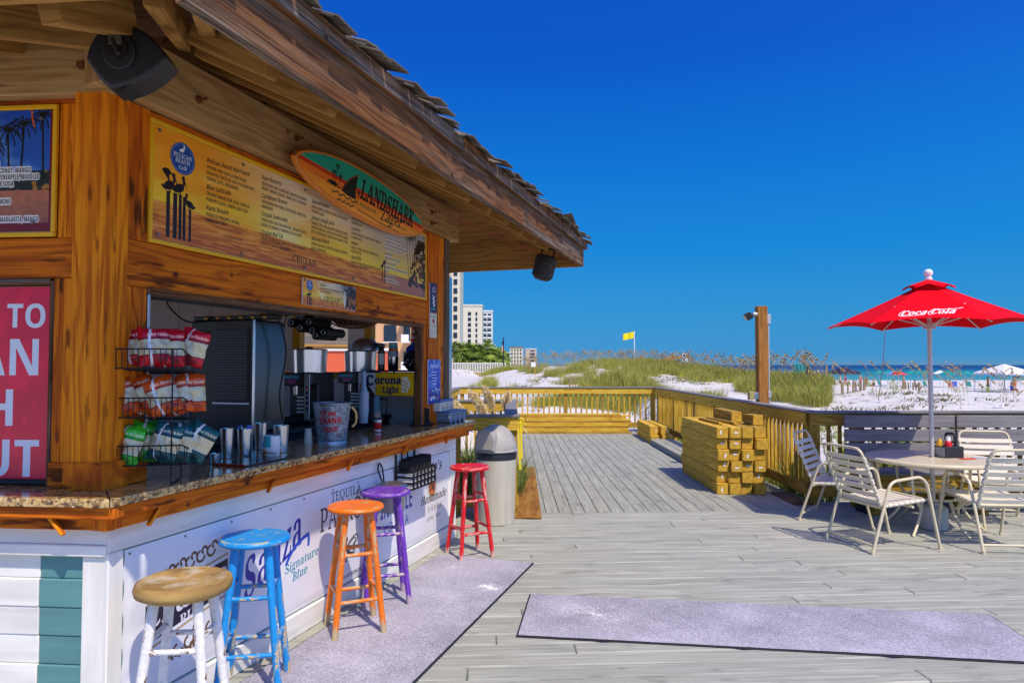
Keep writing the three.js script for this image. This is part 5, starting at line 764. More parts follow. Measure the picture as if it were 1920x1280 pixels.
// ---------------------------------------------------------------- mats
{
  const mt = tex(1024, 1024, (u, v) => { const n = hash(Math.floor(u * 1024), Math.floor(v * 1024), 77), m = fbm(u, v, 160, 160, 1501, 2), b = fbm(u, v, 5, 5, 1511, 4); let k = .66 + .34 * (n - .5) + .4 * (m - .5) + .26 * (b - .5) + .16; let c = [170 * k + 24, 166 * k + 24, 176 * k + 26]; const s = fbm(u, v, 4, 4, 1521, 4); if (s > .66) c = mix3(c, [232, 230, 234], clamp((s - .66) * 5) * (.4 + .6 * n)); return c; });
  mt.repeat.set(1 / 1.15, 1 / 1.15);
  const carpet = std({ map: mt, bumpMap: mt, bumpScale: .004, roughness: 1 }), rubber = std({ color: 0x20202a, roughness: .8 });
  const mat_ = (label, pos, ry, w, l, x0) => { const g = thing('floor_mat', label, 'mat', pos, ry); M('rubber_base', bb(w, .006, l, .002), rubber, g, [0, .004, 0]); const geo = new THREE.PlaneGeometry(w - .022, l - .022, 40, 80).rotateX(-Math.PI / 2), p = geo.attributes.position, u = geo.attributes.uv; for (let i = 0; i < p.count; i++) { u.setXY(i, p.getX(i) + x0, p.getZ(i) + x0 * .7); p.setY(i, .0105 + .003 * fb(p.getX(i) * 2, p.getZ(i) * 2, 1531, 2) + .0015 * fb(p.getX(i) * 40, p.getZ(i) * 40, 1541, 2)); } geo.computeVertexNormals(); M('carpet', geo, carpet, g); return g; };
  mat_('long lavender grey carpet mat under the stools along the kiosk', KP(1.22, 0, .515), KR - Math.PI / 2, .84, 3.86, 3.1);
  const c = [1.54, -4.25]; mat_('lavender grey carpet mat lying by itself on the open deck', [c[0], 0, c[1]], -rad(7.55) + Math.PI / 2, .755, 2.96, 9.3);
  // spilled powder on the mats: white sand
  const sand = (label, x, z, r, n, seed) => { _seed = seed; const P = []; for (let i = 0; i < n; i++) { const a = rnd(6.283), q = r * Math.pow(rnd(), 1.1), s = rnd(.0008, .0028), X = x + Math.cos(a) * q * 1.4, Z = z + Math.sin(a) * q; P.push(new THREE.TetrahedronGeometry(s).rotateY(a).translate(X, .0135, Z)); } const m = new THREE.Mesh(mergeGeometries(P), std({ color: 0xf4f2ee, roughness: 1 })); m.name = numbered('spilled_sand'); m.userData = { kind: 'stuff', label, category: 'sand' }; m.receiveShadow = true; scene.add(m); };
  sand('white sand spilled on the mat by the kiosk', -.16, -4.93, .075, 1500, 71); sand('white sand dusting the open deck mat', .52, -4.42, .2, 1700, 72);
}
// ---------------------------------------------------------------- round table, umbrella, chairs
const creamT = tex(256, 256, (u, v) => { const b = fbm(u, v, 6, 6, 1601, 4), s = fbm(u, v, 30, 30, 1611, 3); let c = [218 * (.96 + .06 * b), 206 * (.96 + .06 * b), 170 * (.95 + .08 * b)]; if (s > .7) c = mix3(c, [160, 145, 110], (s - .7) * 3); return c; });
const cream = std({ map: creamT, roughness: .4 }), strapM = std({ color: 0xe0d8c2, roughness: .5 });
const TC = [4.1, -6.72];
{
  const g = thing('patio_table', 'round cream patio table under the red umbrella', 'table', [TC[0], 0, TC[1]]);
  M('table_top', lathe([[.022, .672], [.5, .672], [.555, .668], [.575, .66], [.58, .672], [.578, .69], [.565, .7], [.022, .7]], 64), std({ map: creamT, roughness: .28 }), g); M('apron_ring', new THREE.TorusGeometry(.46, .013, 8, 60).rotateX(Math.PI / 2).translate(0, .655, 0), cream, g);
  for (let k = 0; k < 6; k++) { const a = k * Math.PI / 3 + .35, c = Math.cos(a), s = Math.sin(a); M('leg', bent([[c * .47, .66, s * .47], [c * .45, .38, s * .45], [c * .28, .24, s * .28], [c * .22, .33, s * .22], [c * .3, .14, s * .3], [c * .47, .0, s * .47]], .013, .09), cream, g); }
  M('lower_ring', new THREE.TorusGeometry(.235, .011, 8, 40).rotateX(Math.PI / 2).translate(0, .32, 0), cream, g); M('upper_ring', new THREE.TorusGeometry(.2, .011, 8, 40).rotateX(Math.PI / 2).translate(0, .42, 0), cream, g);
}
{
  const g = thing('patio_umbrella', 'open red umbrella with white soft drink script above the table', 'umbrella', [TC[0] + .03, 0, TC[1] - .02]);
  const pole = std({ color: 0xc9c4c0, roughness: .35, metalness: .3 });
  M('base_pot', lathe([[0, 0], [.118, 0], [.122, .012], [.126, .2], [.12, .215], [.05, .22], [.045, .26]], 32), std({ color: 0xb9b9b2, roughness: .6 }), g); M('pole', mg([rod(V(0, .05, 0), V(0, 2.36, 0), .021, .021, 16)]), pole, g);
  const R = .935, top = 2.40, rim = 1.985, N = 6, off = 0;
  g.rotation.y = -rad(31.6);
  const red = (map) => phys({ color: map ? 0xffffff : 0xe60018, map: map || null, roughness: .9, specularIntensity: .25, side: THREE.DoubleSide });
  const redM = red();
  const logo = canvasTex(1024, 512, (c, W, H) => {
    c.fillStyle = '#e60018'; c.fillRect(0, 0, W, H); c.fillStyle = c.strokeStyle = '#fbf7f4'; c.save(); c.translate(250, 442); c.transform(1, -.03, -.28, 1, 0, 0); c.font = 'italic bold 104px serif'; c.lineWidth = 1; const w = c.measureText('Coca·Cola').width; c.scale(480 / w, 1); c.fillText('Coca·Cola', 0, 0); c.strokeText('Coca·Cola', 0, 0); c.restore();
    c.lineWidth = 7; c.lineCap = 'round'; c.beginPath(); c.moveTo(300, 362); c.quadraticCurveTo(220, 420, 262, 446); c.quadraticCurveTo(330, 466, 470, 444); c.stroke(); c.beginPath(); c.moveTo(560, 352); c.quadraticCurveTo(470, 430, 530, 452); c.stroke(); c.beginPath(); c.moveTo(560, 352); c.quadraticCurveTo(690, 372, 800, 342); c.stroke();
  });
  for (let k = 0; k < N; k++) {
    const a0 = -Math.PI / 2 + off + (k - .5) * Math.PI * 2 / N, a1 = a0 + Math.PI * 2 / N, P = [], U = [], I = [], m = 12, n = 12; // k = 0 faces -z; panel k=3 faces the camera
    for (let j = 0; j <= m; j++) for (let i = 0; i <= n; i++) { const t = j / m, s = i / n, r = lerp(.06, R, t), x = lerp(Math.cos(a0), Math.cos(a1), s) * r, z = lerp(Math.sin(a0), Math.sin(a1), s) * r; const sag = Math.sin(s * Math.PI); P.push(x * (1 - .035 * sag * t), lerp(top, rim, Math.pow(t, .94)) - .03 * sag * t * (1 - t) + .035 * sag * t * t * t, z * (1 - .035 * sag * t)); U.push(.5 + (s - .5) * -(-1) * r / R, 1 - t); }
    for (let j = 0; j < m; j++) for (let i = 0; i < n; i++) { const a = j * (n + 1) + i, b = a + 1, c = a + n + 1, d = c + 1; I.push(a, b, c, b, d, c); }
    const q = new THREE.BufferGeometry(); q.setAttribute('position', new THREE.Float32BufferAttribute(P, 3)); q.setAttribute('uv', new THREE.Float32BufferAttribute(U.map((v, i) => i % 2 ? v : 1 - v), 2)); q.setIndex(I); q.computeVertexNormals();
    M('canopy_panel', q, k === 3 ? red(logo) : redM, g);
    const c = Math.cos(a0), s = Math.sin(a0); M('rib', rod(V(c * .04, top - .02, s * .04), V(c * (R - .02), rim - .012, s * (R - .02)), .008, .007, 6), pole, g); M('strut', rod(V(c * .05, 1.99, s * .05), V(c * .56, lerp(top, rim, .52) - .03, s * .56), .0075, .0075, 6), pole, g);
  }
  const vent = []; for (let k = 0; k < N; k++) { const a0 = -Math.PI / 2 + (k - .5) * Math.PI / 3, a1 = a0 + Math.PI / 3, r = .22; const q = new THREE.BufferGeometry(), A = [Math.cos(a0) * r, top - .03, Math.sin(a0) * r], B = [Math.cos(a1) * r, top - .03, Math.sin(a1) * r], C = [0, top + .05, 0], D = [Math.cos(a0) * (r + .01), top - .055, Math.sin(a0) * (r + .01)], E = [Math.cos(a1) * (r + .01), top - .055, Math.sin(a1) * (r + .01)], Mm = [(A[0] + B[0]) / 2, top - .015, (A[2] + B[2]) / 2]; q.setAttribute('position', new THREE.Float32BufferAttribute([...A, ...C, ...Mm, ...Mm, ...C, ...B, ...A, ...Mm, ...D, ...B, ...E, ...Mm], 3)); q.setAttribute('uv', new THREE.Float32BufferAttribute(new Array(24).fill(0), 2)); q.computeVertexNormals(); vent.push(q); }
  M('vent_cap', mg(vent), redM, g); M('finial', lathe([[0, top + .03], [.035, top + .03], [.035, top + .06], [.022, top + .07], [.03, top + .08], [.042, top + .105], [.038, top + .13], [.02, top + .146], [0, top + .15]], 20), mat.white, g);
  M('hub', new THREE.CylinderGeometry(.05, .055, .06, 16).translate(0, 1.985, 0), pole, g); M('pull_cord', tube([[-.42, 1.97, -.7], [-.45, 1.6, -.7], [-.5, 1.2, -.72]], .004, 20, 5), std({ color: 0xb9a08a, roughness: .8 }), g);
}
function chair() {
  const g = thing('patio_chair', '', 'chair', [0, 0, 0], 0, 'patio chairs around the round table');
  const hw = .27;
  for (const s of [-1, 1]) { M('side_frame', bent([[s * (hw + .01), .012, -.33], [s * hw, .60, -.13], [s * hw, .63, .18], [s * (hw + .012), .58, .235], [s * (hw + .015), .012, .36]], .0135, .075), cream, g); M('foot', new THREE.CylinderGeometry(.017, .017, .03, 10).translate(s * (hw + .01), .015, -.331), cream, g); M('foot', new THREE.CylinderGeometry(.017, .017, .03, 10).translate(s * (hw + .015), .015, .361), cream, g); }
  M('rear_bar', rod(V(-hw - .005, .07, -.312), V(hw + .005, .07, -.312), .0115), cream, g);
  M('seat_frame', bent([[-hw + .03, .385, -.2], [-hw + .03, .425, .27], [hw - .03, .425, .27], [hw - .03, .385, -.2], [-hw + .03, .385, -.2]], .0125, .05), cream, g);
  M('back_frame', bent([[-hw + .035, .385, -.2], [-hw + .035, .885, -.4], [hw - .035, .885, -.4], [hw - .035, .385, -.2]], .0125, .07), cream, g);
  M('seat_bar', rod(V(-hw, .372, -.19), V(hw, .372, -.19), .0115), cream, g); M('seat_bar', rod(V(-hw, .375, .1), V(hw, .375, .1), .0115), cream, g);
  const wS = hw - .03; const strap = (sag) => { const G = []; for (let i = 0; i < 6; i++) { const x0 = -wS + i * wS / 3, x1 = x0 + wS / 3, f = (x) => -sag * (1 - (x / wS) ** 2); const q = bb(wS / 3, .004, .044, .001); const sh = q.attributes.position; for (let k = 0; k < sh.count; k++) { const x = sh.getX(k) + (x0 + x1) / 2; sh.setXYZ(k, x, sh.getY(k) + .012 + f(x), sh.getZ(k)); } G.push(q); } for (const s of [-1, 1]) G.push(new THREE.CylinderGeometry(.0165, .0165, .044, 12).rotateX(Math.PI / 2).translate(s * wS, 0, 0)); return mg(G); };
  const gs = strap(.016), gb = strap(.01);
  for (let k = 0; k < 8; k++) { const t = (k + .4) / 8; M('seat_strap', gs, strapM, g, [0, lerp(.386, .424, t), lerp(-.19, .26, t)], [-.083, 0, 0]); }
  for (let k = 0; k < 7; k++) { const t = (k + .45) / 8.0; M('back_strap', gb, strapM, g, [0, lerp(.385, .885, t), lerp(-.2, -.4, t)], [1.19, 0, 0]); }
  return g;
}
{
  const c = chair(); c.position.set(3.3, 0, -6.17); c.rotation.y = rad(104); c.userData.label = 'cream strap chair whose empty back faces the open deck and kiosk';
  copy(c, [3.40, 0, -7.1], rad(50), 'cream strap chair nearest the railing corner and timber stack'); copy(c, [4.3, 0, -6.15], rad(176), 'cream strap chair pushed under the table with its back to the mat'); copy(c, [4.98, 0, -7.0], rad(-14), 'cream strap chair between the table and the grey bench');
}
{ // condiment caddy on the table
  const g = thing('condiment_caddy', 'black condiment caddy with sauce bottles on the patio table', 'caddy', [TC[0] + .17, .7, TC[1] + .02], .12);
  M('box', bbAt(-.10, .10, .0, .11, -.075, .075, .004), std({ color: 0x24262a, roughness: .5 }), g); M('label_face', bbAt(-.1025, -.1005, .008, .1, -.07, .07, .001), std({ color: 0x9a9c98, roughness: .5 }), g); M('handle', bent([[.02, .1, -.06], [.02, .23, -.06], [.02, .23, .06], [.02, .1, .06]], .012, .03), mat.black, g);
  M('ketchup', lathe([[0, .02], [.032, .02], [.034, .14], [.02, .165], [0, .165]], 18).translate(-.03, 0, .03), mat.red, g); M('bottle_cap', new THREE.CylinderGeometry(.02, .024, .04, 14).translate(-.03, .183, .03), mat.white, g); M('mustard', lathe([[0, .02], [.028, .02], [.03, .13], [.008, .18], [0, .18]], 16).translate(-.07, 0, -.03), std({ color: 0xe6b012, roughness: .4 }), g);
  solo('menu_slip', 'orange paper slip lying beside the condiment caddy', 'paper', bb(.14, .004, .07, .001), std({ color: 0xd8481c, roughness: .6 }), [TC[0] + .26, .7045, TC[1] + .16], [0, .2, 0]); solo('napkin', 'pale folded napkin lying on the patio table', 'napkin', bb(.13, .004, .06, .001), std({ color: 0xb9c2e0, roughness: .7 }), [TC[0] + .42, .7045, TC[1] + .1], [0, -.3, 0]);
}
// ---------------------------------------------------------------- bench along the railing
{
  const g = thing('deck_bench', 'long grey slatted bench built along the railing behind the table', 'bench', [3.75, 0, -7.72]);
  for (const [a, b] of [[0, 1.24], [1.262, 2.9]]) { for (let k = 0; k < 3; k++) M('back_slat', bbAt(a, b, .585 + k * .155, .722 + k * .155, -.02, .012, .005, 'x'), mat.composite, g); }
  for (let k = 0; k < 3; k++) M('seat_slat', bbAt(0, 2.9, .425, .455, .03 + k * .145, .167 + k * .145, .005, 'x'), mat.composite, g);
  M('front_apron', bbAt(0, 2.9, .30, .424, .39, .428, .004, 'x'), mat.pine2, g); for (const x of [.1, 1.25, 2.4]) { M('leg', bbAt(x, x + .09, 0, .424, .29, .385, .004, 'y'), mat.pine2, g); M('leg', bbAt(x, x + .09, 0, 1.02, -.108, -.022, .004, 'y'), mat.pine2, g); }
  const b = thing('tool_box', 'small black box with orange tag under the bench end', 'box', [3.92, 0, -7.5], .1); M('box', bb(.26, .13, .2, .012), mat.blackMatte, b, [0, .066, 0]); M('tag', bb(.045, .03, .004, .001), std({ color: 0xe07a1e }), b, [.0, .085, .101]); M('handle', bent([[-.06, .13, 0], [-.06, .16, 0], [.06, .16, 0], [.06, .13, 0]], .008, .02), mat.black, b);
}
// ---------------------------------------------------------------- loudspeakers
function speaker(label, pos, ry, tiltX, tiltZ, s = 1) {
  const g = thing('loudspeaker', label, 'loudspeaker', pos, ry); g.rotation.order = 'YXZ'; g.rotation.x = tiltX; g.rotation.z = tiltZ; g.scale.setScalar(s);
  const shell = std({ color: 0x23262b, roughness: .5 });
  const sh = new THREE.Shape(); sh.moveTo(-.02, .115); sh.quadraticCurveTo(-.115, .1, -.14, -.02); sh.quadraticCurveTo(-.1, -.105, -.06, -.135); sh.quadraticCurveTo(.06, -.12, .15, -.02); sh.quadraticCurveTo(.1, .1, -.02, .115);
  M('cabinet', new THREE.ExtrudeGeometry(sh, { depth: .12, bevelEnabled: true, bevelThickness: .02, bevelSize: .018, bevelSegments: 4, curveSegments: 16 }).translate(0, 0, -.12), shell, g);
  const sh2 = new THREE.Shape(); sh2.absellipse(-.02, .005, .06, .075, 0, 6.283); M('end_boss', new THREE.ExtrudeGeometry(sh2, { depth: .012, bevelEnabled: true, bevelThickness: .006, bevelSize: .008, bevelSegments: 3, curveSegments: 20 }).translate(0, 0, .018), shell, g);
  M('knob', mg([new THREE.CylinderGeometry(.042, .044, .02, 28).rotateX(Math.PI / 2).translate(-.02, .01, .044), new THREE.CapsuleGeometry(.011, .06, 4, 10).rotateZ(.35).translate(-.02, .01, .058)]), mat.black, g);
  const gr = M('grille', bb(.235, .008, .12, .003).rotateZ(.62).translate(.062, -.096, -.05), mat.blackMatte, g);
  M('bracket', mg([bb(.05, .12, .006, .002).translate(-.02, .075, .062), bb(.05, .006, .19, .002).translate(-.02, .137, -.03)]), std({ color: 0x5c5348, roughness: .7, metalness: .4 }), g);
  return g;
}
speaker('black wedge shaped loudspeaker hanging under the roof at the kiosk corner', [-1.40, 2.725, -2.44], rad(8), .0, .06, .84);
{ const g = thing('loudspeaker', 'small dark loudspeaker hanging under the far roof corner', 'loudspeaker', KP(4.28, 2.56, .72), KR - 1.2); g.rotation.order = 'YXZ'; g.rotation.z = -.25;
  M('cabinet', lathe([[0, -.13], [.07, -.125], [.105, -.09], [.11, .09], [.085, .115], [0, .12]], 24).scale(1, 1, .9), std({ map: tex(128, 128, (u, v) => { const s = hash(Math.floor(u * 128), Math.floor(v * 128), 3); const k = s > .985 ? 190 : 44; return [k, k, k + 2]; }), roughness: .7 }), g); M('bracket', bent([[-.06, .1, 0], [-.06, .19, 0], [.06, .19, 0], [.06, .1, 0]], .008, .02), mat.wire, g); }
{ const g = kthing('speaker_wire', 'thin red wire running under the roof to the far loudspeaker', 'wire', 0, 0, 0); M('wire', tube([[3.2, 2.99, -.03], [3.5, 2.93, .1], [3.9, 2.80, .4], [4.26, 2.70, .68]], .005, 30, 6), std({ color: 0xb0503a, roughness: .6 }), g); }
// ---------------------------------------------------------------- wire caddy and small bin hung on the kiosk front
{
  const g = kthing('wire_caddy', 'black wire caddy filled with dark menus hung on the kiosk front', 'caddy', 2.62, .66, .012), x0 = -.1, x1 = .32, z1 = .15, W = [];
  M('back_frame', bent([[x0, .0, .006], [x0, .30, .006], [x1 - .1, .30, .006], [x1 - .1, .0, .006]], .009, .03), mat.wire, g); for (const x of [.0, .1]) M('upright', rod(V(x, 0, .006), V(x, .3, .006), .005), mat.wire, g);
  M('basket_base', bbAt(x0, x1, -.01, -.002, .004, z1, .002), mat.wire, g); for (const y of [.04, .085, .125]) M('band', mg([bbAt(x0, x1, y - .008, y + .008, z1 - .004, z1, .001), bbAt(x0, x0 + .004, y - .008, y + .008, .004, z1 - .005, .001), bbAt(x1 - .004, x1, y - .008, y + .008, .004, z1 - .005, .001)]), mat.wire, g);
  for (let i = 0; i < 7; i++) M('upright', bbAt(x0 + .01 + i * .065, x0 + .028 + i * .065, .0, .125, z1 - .0035, z1 + .003, .001), mat.wire, g); M('liner', bbAt(x0 + .008, x1 - .008, .0, .11, .012, z1 - .01, .002), std({ color: 0xc9c9c4, roughness: .7 }), g);
  _seed = 91; for (let i = 0; i < 24; i++) M('menu_card', bb(.006, .13, .1, .001).rotateZ(rnd(-.35, .15)).rotateY(rnd(-.25, .25)), mat.blackMatte, g, [x0 + .03 + i * .0162, .145 + rnd(-.012, .012), .07]);
  const b = kthing('metal_pail', 'small corrugated metal pail with lid hung behind the purple stool', 'pail', 2.25, .55, .125); M('body', lathe([[0, 0], [.085, 0], [.088, .01], [.092, .05], [.089, .055], [.095, .09], [.092, .095], [.098, .13], [.095, .135], [.101, .17]], 32), mat.steelDull, b); M('lid', lathe([[.112, .17], [.112, .185], [.09, .2], [.03, .215], [0, .216]], 32), mat.steelDull, b); M('handle', bent([[-.03, .21, -.06], [-.045, .3, -.09], [.0, .345, -.1], [.03, .3, -.09], [-.005, .21, -.06]], .006, .03), mat.wire, b);
}
// ---------------------------------------------------------------- litter bin
{
  const bt = tex(512, 512, (u, v) => { const a = fbm(u, v, 6, 5, 1701, 4), s = fbm(u, v, 40, 4, 1711, 3), k = .93 + .12 * (a - .5) + .1 * (s - .5); return [206 * k, 200 * k, 180 * k]; });
  const g = thing('litter_bin', 'beige round litter bin with domed lid and dark collar', 'bin', [-.165, 0, -7.02], -.5), m = std({ map: bt, roughness: .6 }), lidM = std({ map: tex(256, 256, (u, v) => { const k = .9 + .2 * (fbm(u, v, 7, 7, 1721, 4) - .5); return [186 * k, 184 * k, 176 * k]; }), roughness: .6 });
  M('body', lathe([[0, 0], [.185, 0], [.19, .006], [.196, .3], [.207, .64], [.207, .66], [.2, .66]], 48), m, g); M('collar', lathe([[.2085, .645], [.212, .655], [.213, .72], [.208, .726]], 48), std({ color: 0x23272e, roughness: .5 }), g); M('lid_rim', lathe([[.212, .722], [.224, .724], [.224, .738], [.211, .742]], 48), lidM, g);
  // dome with a push flap opening on one side
  const dome = new THREE.SphereGeometry(.212, 48, 24, 0, 6.283, 0, Math.PI / 2).scale(1, 1.18, 1).translate(0, .742, 0); M('dome', dome, lidM, g);
  const arch = new THREE.Shape(); arch.moveTo(-.1, 0); arch.lineTo(-.1, .1); arch.absarc(0, .1, .1, Math.PI, 0, true); arch.lineTo(.1, 0); M('flap_surround', new THREE.ExtrudeGeometry(arch, { depth: .2, bevelEnabled: true, bevelThickness: .006, bevelSize: .006, bevelSegments: 2, curveSegments: 16 }).translate(0, .752, .03), lidM, g);
  const fl = new THREE.Shape(); fl.moveTo(-.082, .01); fl.lineTo(-.082, .1); fl.absarc(0, .1, .082, Math.PI, 0, true); fl.lineTo(.082, .01); M('push_flap', new THREE.ExtrudeGeometry(fl, { depth: .004, bevelEnabled: false, curveSegments: 16 }).translate(0, .752, .2365), std({ color: 0xb2aea2, roughness: .6 }), g);
}
// ---------------------------------------------------------------- planter enclosure
{
  railing('planter_railing', 'low wooden railing with grey cap in front of the plume grass behind the bin', [-1.02, 0, -7.33], 0, 1.09, { posts: [.05, .42, 1.03], capEnd: .02, bottom: true, sp: .2 });
  railing('planter_railing', 'wooden railing with grey cap at the back of the plume grass', [-1.02, 0, -10.4], 0, 1.09, { posts: [.05, 1.03], capEnd: .02 });
  railing('planter_railing', 'wooden railing with wide grey cap along the deck side of the plume grass', [.0, 0, -7.45], Math.PI / 2, 2.78, { posts: [.05, 1.4, 2.72], capEnd: .03 });
  const bd = thing('brown_plank', 'brown plywood strip lying on the deck edge beside the planter', 'plank', [.19, 0, -8.9]); M('sheet', bb(.28, .018, 3.5, .003, 'z'), woodMat(wood({ light: [160, 116, 54], dark: [120, 80, 30], seed: 131, ring: 3, knots: 2, stain: .3, stainCol: [110, 66, 20], w: 512, h: 256 }), .8), bd, [0, .0105, 0], [0, .0, 0]); bd.rotation.y = -.012;
  const kb = thing('planter_kerb', 'brown timber kerb at the foot of the planter', 'timber', [.018, 0, -8.9]); M('timber', bb(.05, .1, 3.3, .004, 'z'), mat.pine2, kb, [0, .05, 0]);
  structure('planter_soil', bbAt(-1.2, -.03, -.3, .03, -10.3, -7.42, .01), std({ map: sandTex, roughness: 1 }));
  const leaf = std({ color: 0xffffff, roughness: .8, side: THREE.DoubleSide });
  _seed = 311; const tf = bladeTuft(46, .62, .08, .9, .006, 312); const pts = []; _seed = 313; for (let i = 0; i < 30; i++) pts.push([rnd(-.95, -.1), .02, -rnd(7.6, 10.1), rnd(.7, 1.25), rnd(6.28)]); pts.push([.07, .05, -8.55, 1.0, .3], [.09, .05, -8.75, .9, 1.8], [.08, .05, -8.3, .8, 2.8], [.1, .05, -9.0, .7, 4]);
  scatter('planter_grass', 'long green grass blades growing out of the planter', tf, leaf, pts, () => { const k = rnd(.8, 1.2); return [.17 * k, .22 * k, .04 * k]; });
  // pampas plumes
  [[-.50, -8.3, 1.22, .36, -.28], [-.33, -8.5, 1.30, .36, -.2], [-.29, -8.0, 1.2, .34, -.1], [-.19, -8.2, 1.36, .38, -.14], [-.12, -8.6, 1.26, .34, .1]].forEach(([x, z, h, L, lean], i) => {
    const g = thing('pampas_plume', `feathery tan grass plume, ${ORD[i]} of the planter row counted from the kiosk`, 'plume', [x * 1.12, .03, z * 1.12], 0, 'tan plumes in the planter'); _seed = 400 + i; const P = [], I = []; const tip = V(lean * .45, h, 0), dir = V(lean * .9 - .05, 1, .1).normalize();
    M('stem', rod(V(0, 0, 0), V(lean * .35, h - L, 0), .006, .004, 6), std({ color: 0x9a8a4a, roughness: .8 }), g); const b0 = V(lean * .35, h - L, 0);
    const at = (t) => b0.clone().addScaledVector(dir, t * L * 1.1).add(V(lean * .35 * t * t, -.10 * t * t, .04 * t * t));
    for (let k = 0; k < 1500; k++) { const t = Math.pow(rnd(), .8), a = rnd(6.283), r = .075 * Math.sin(Math.PI * Math.min(1, t * .85 + .15)) * rnd(.25, 1.1) + .006, c = at(t), e = c.clone().add(V(Math.cos(a) * r + lean * .05, rnd(-.05, .03), Math.sin(a) * r)), o = P.length / 3, w = .0022, m = c.clone().lerp(e, .5), wa = rnd(6.283), wx = Math.cos(wa) * w, wz = Math.sin(wa) * w; m.y += .012; P.push(c.x - wx, c.y, c.z - wz, c.x + wx, c.y, c.z + wz, m.x, m.y + .003, m.z, e.x, e.y, e.z); I.push(o, o + 1, o + 2, o + 2, o + 1, o + 3); }
    const q = new THREE.BufferGeometry(); q.setAttribute('position', new THREE.Float32BufferAttribute(P, 3)); q.setIndex(I); q.computeVertexNormals(); M('plume', q, std({ color: 0xf0dcae, roughness: .9, side: THREE.DoubleSide }), g);
  });
  const s = thing('yellow_strap', 'yellow ratchet strap hanging from the planter railing corner', 'strap', [.075, 0, -7.42]); const st = std({ color: 0xf0d60a, roughness: .5 }); for (const [x, l, t] of [[0, .52, .05], [.025, .4, .02]]) M('band', bb(.022, l, .003, .001).rotateZ(t).translate(x, 1.0 - l / 2, .07), st, s); M('loop', new THREE.TorusGeometry(.03, .007, 6, 20).translate(.02, 1.0, .07), st, s); M('hook', rod(V(.04, .93, .07), V(.09, .87, .08), .005), std({ color: 0xe8e4a0 }), s);
}
// ---------------------------------------------------------------- timber on the deck
const endTex = canvasTex(256, 256, (g) => { noiseImg(g, 256, 256, (u, v) => { const r = Math.hypot(u - .35, v - .6) * 26 + 1.4 * fbm(u, v, 4, 4, 1801, 3), k = .5 + .5 * Math.sin(r * 3), b = fbm(u, v, 5, 5, 1811, 3); return mix3([214, 178, 62], [176, 124, 28], clamp(k * .5 + (b - .4) * 1.2)); }); });
const endM = std({ map: endTex, roughness: .85 }), tagM = std({ color: 0xeceae4, roughness: .6 });
{
  const L = 1.76, w = .148, h = .139, x0 = 2.54, d0 = 8.45; _seed = 515;
  const lens = (r, c) => (r === 5 && c === 1) ? .26 : 0;
  const longG = [0, 1, 2, 3].map(() => bb(w - .006, h - .004, L, .006, 'z'));
  for (let r = 0; r < 6; r++) for (let c = 0; c < 4; c++) {
    const dz = r === 5 ? [0, 0, .02, .04][c] : [.05, .02, .06, .0][(c + r * 3) % 4] + (r === 1 && c === 0 ? .1 : 0), x = x0 + c * w + w / 2 + (r > 3 ? .012 * (c - 1) : r === 2 ? .01 : 0), y = r * (h - .0005) + h / 2;
    const g = thing('timber_post', `square timber, ${ORD[c]} from the deck side in the ${['bottom', 'second', 'third', 'fourth', 'fifth', 'top'][r]} row of the stack`, 'timber', [x, y, -(d0 + dz + L / 2)], rnd(-.006, .006), 'square timbers stacked by the railing');
    M('timber', pick(longG), rnd() < .5 ? mat.pine2 : mat.pine, g); M('sawn_end', flatPanel(w - .02, h - .018).rotateZ(pick([0, 1.57, 3.14])), endM, g, [0, 0, L / 2 + .0015]);
    if (rnd() < .62) M('tag', bb(.05, .02, .002, .0005), tagM, g, [rnd(-.02, .02), rnd(-.02, .03), L / 2 + .0035], [0, 0, pick([0, 1.45, 1.3, .1])]);
  }
  const top = 6 * (h - .0005);
  const loose = (label, W, H, LL, x, y, z, ry) => { const g = thing('timber_offcut', label, 'timber', [x, y + H / 2 + .001, z], ry); M('timber', bb(W, H, LL, .005, 'z'), mat.pine2, g); M('sawn_end', flatPanel(W - .012, H - .012), endM, g, [0, 0, LL / 2 + .0015]); return g; };
  loose('thin orange batten lying on the timber stack edge', .05, .035, .8, 2.66, top, -9.2, .05); loose('thin batten lying in the middle of the timber stack', .05, .035, .9, 2.82, top, -9.25, .12); loose('short square offcut standing proud on the stack back', .14, .14, .85, 3.02, top, -9.6, -.02); loose('small square offcut block on top of the timber stack', .14, .13, .28, 3.12, top, -8.85, .1);
}
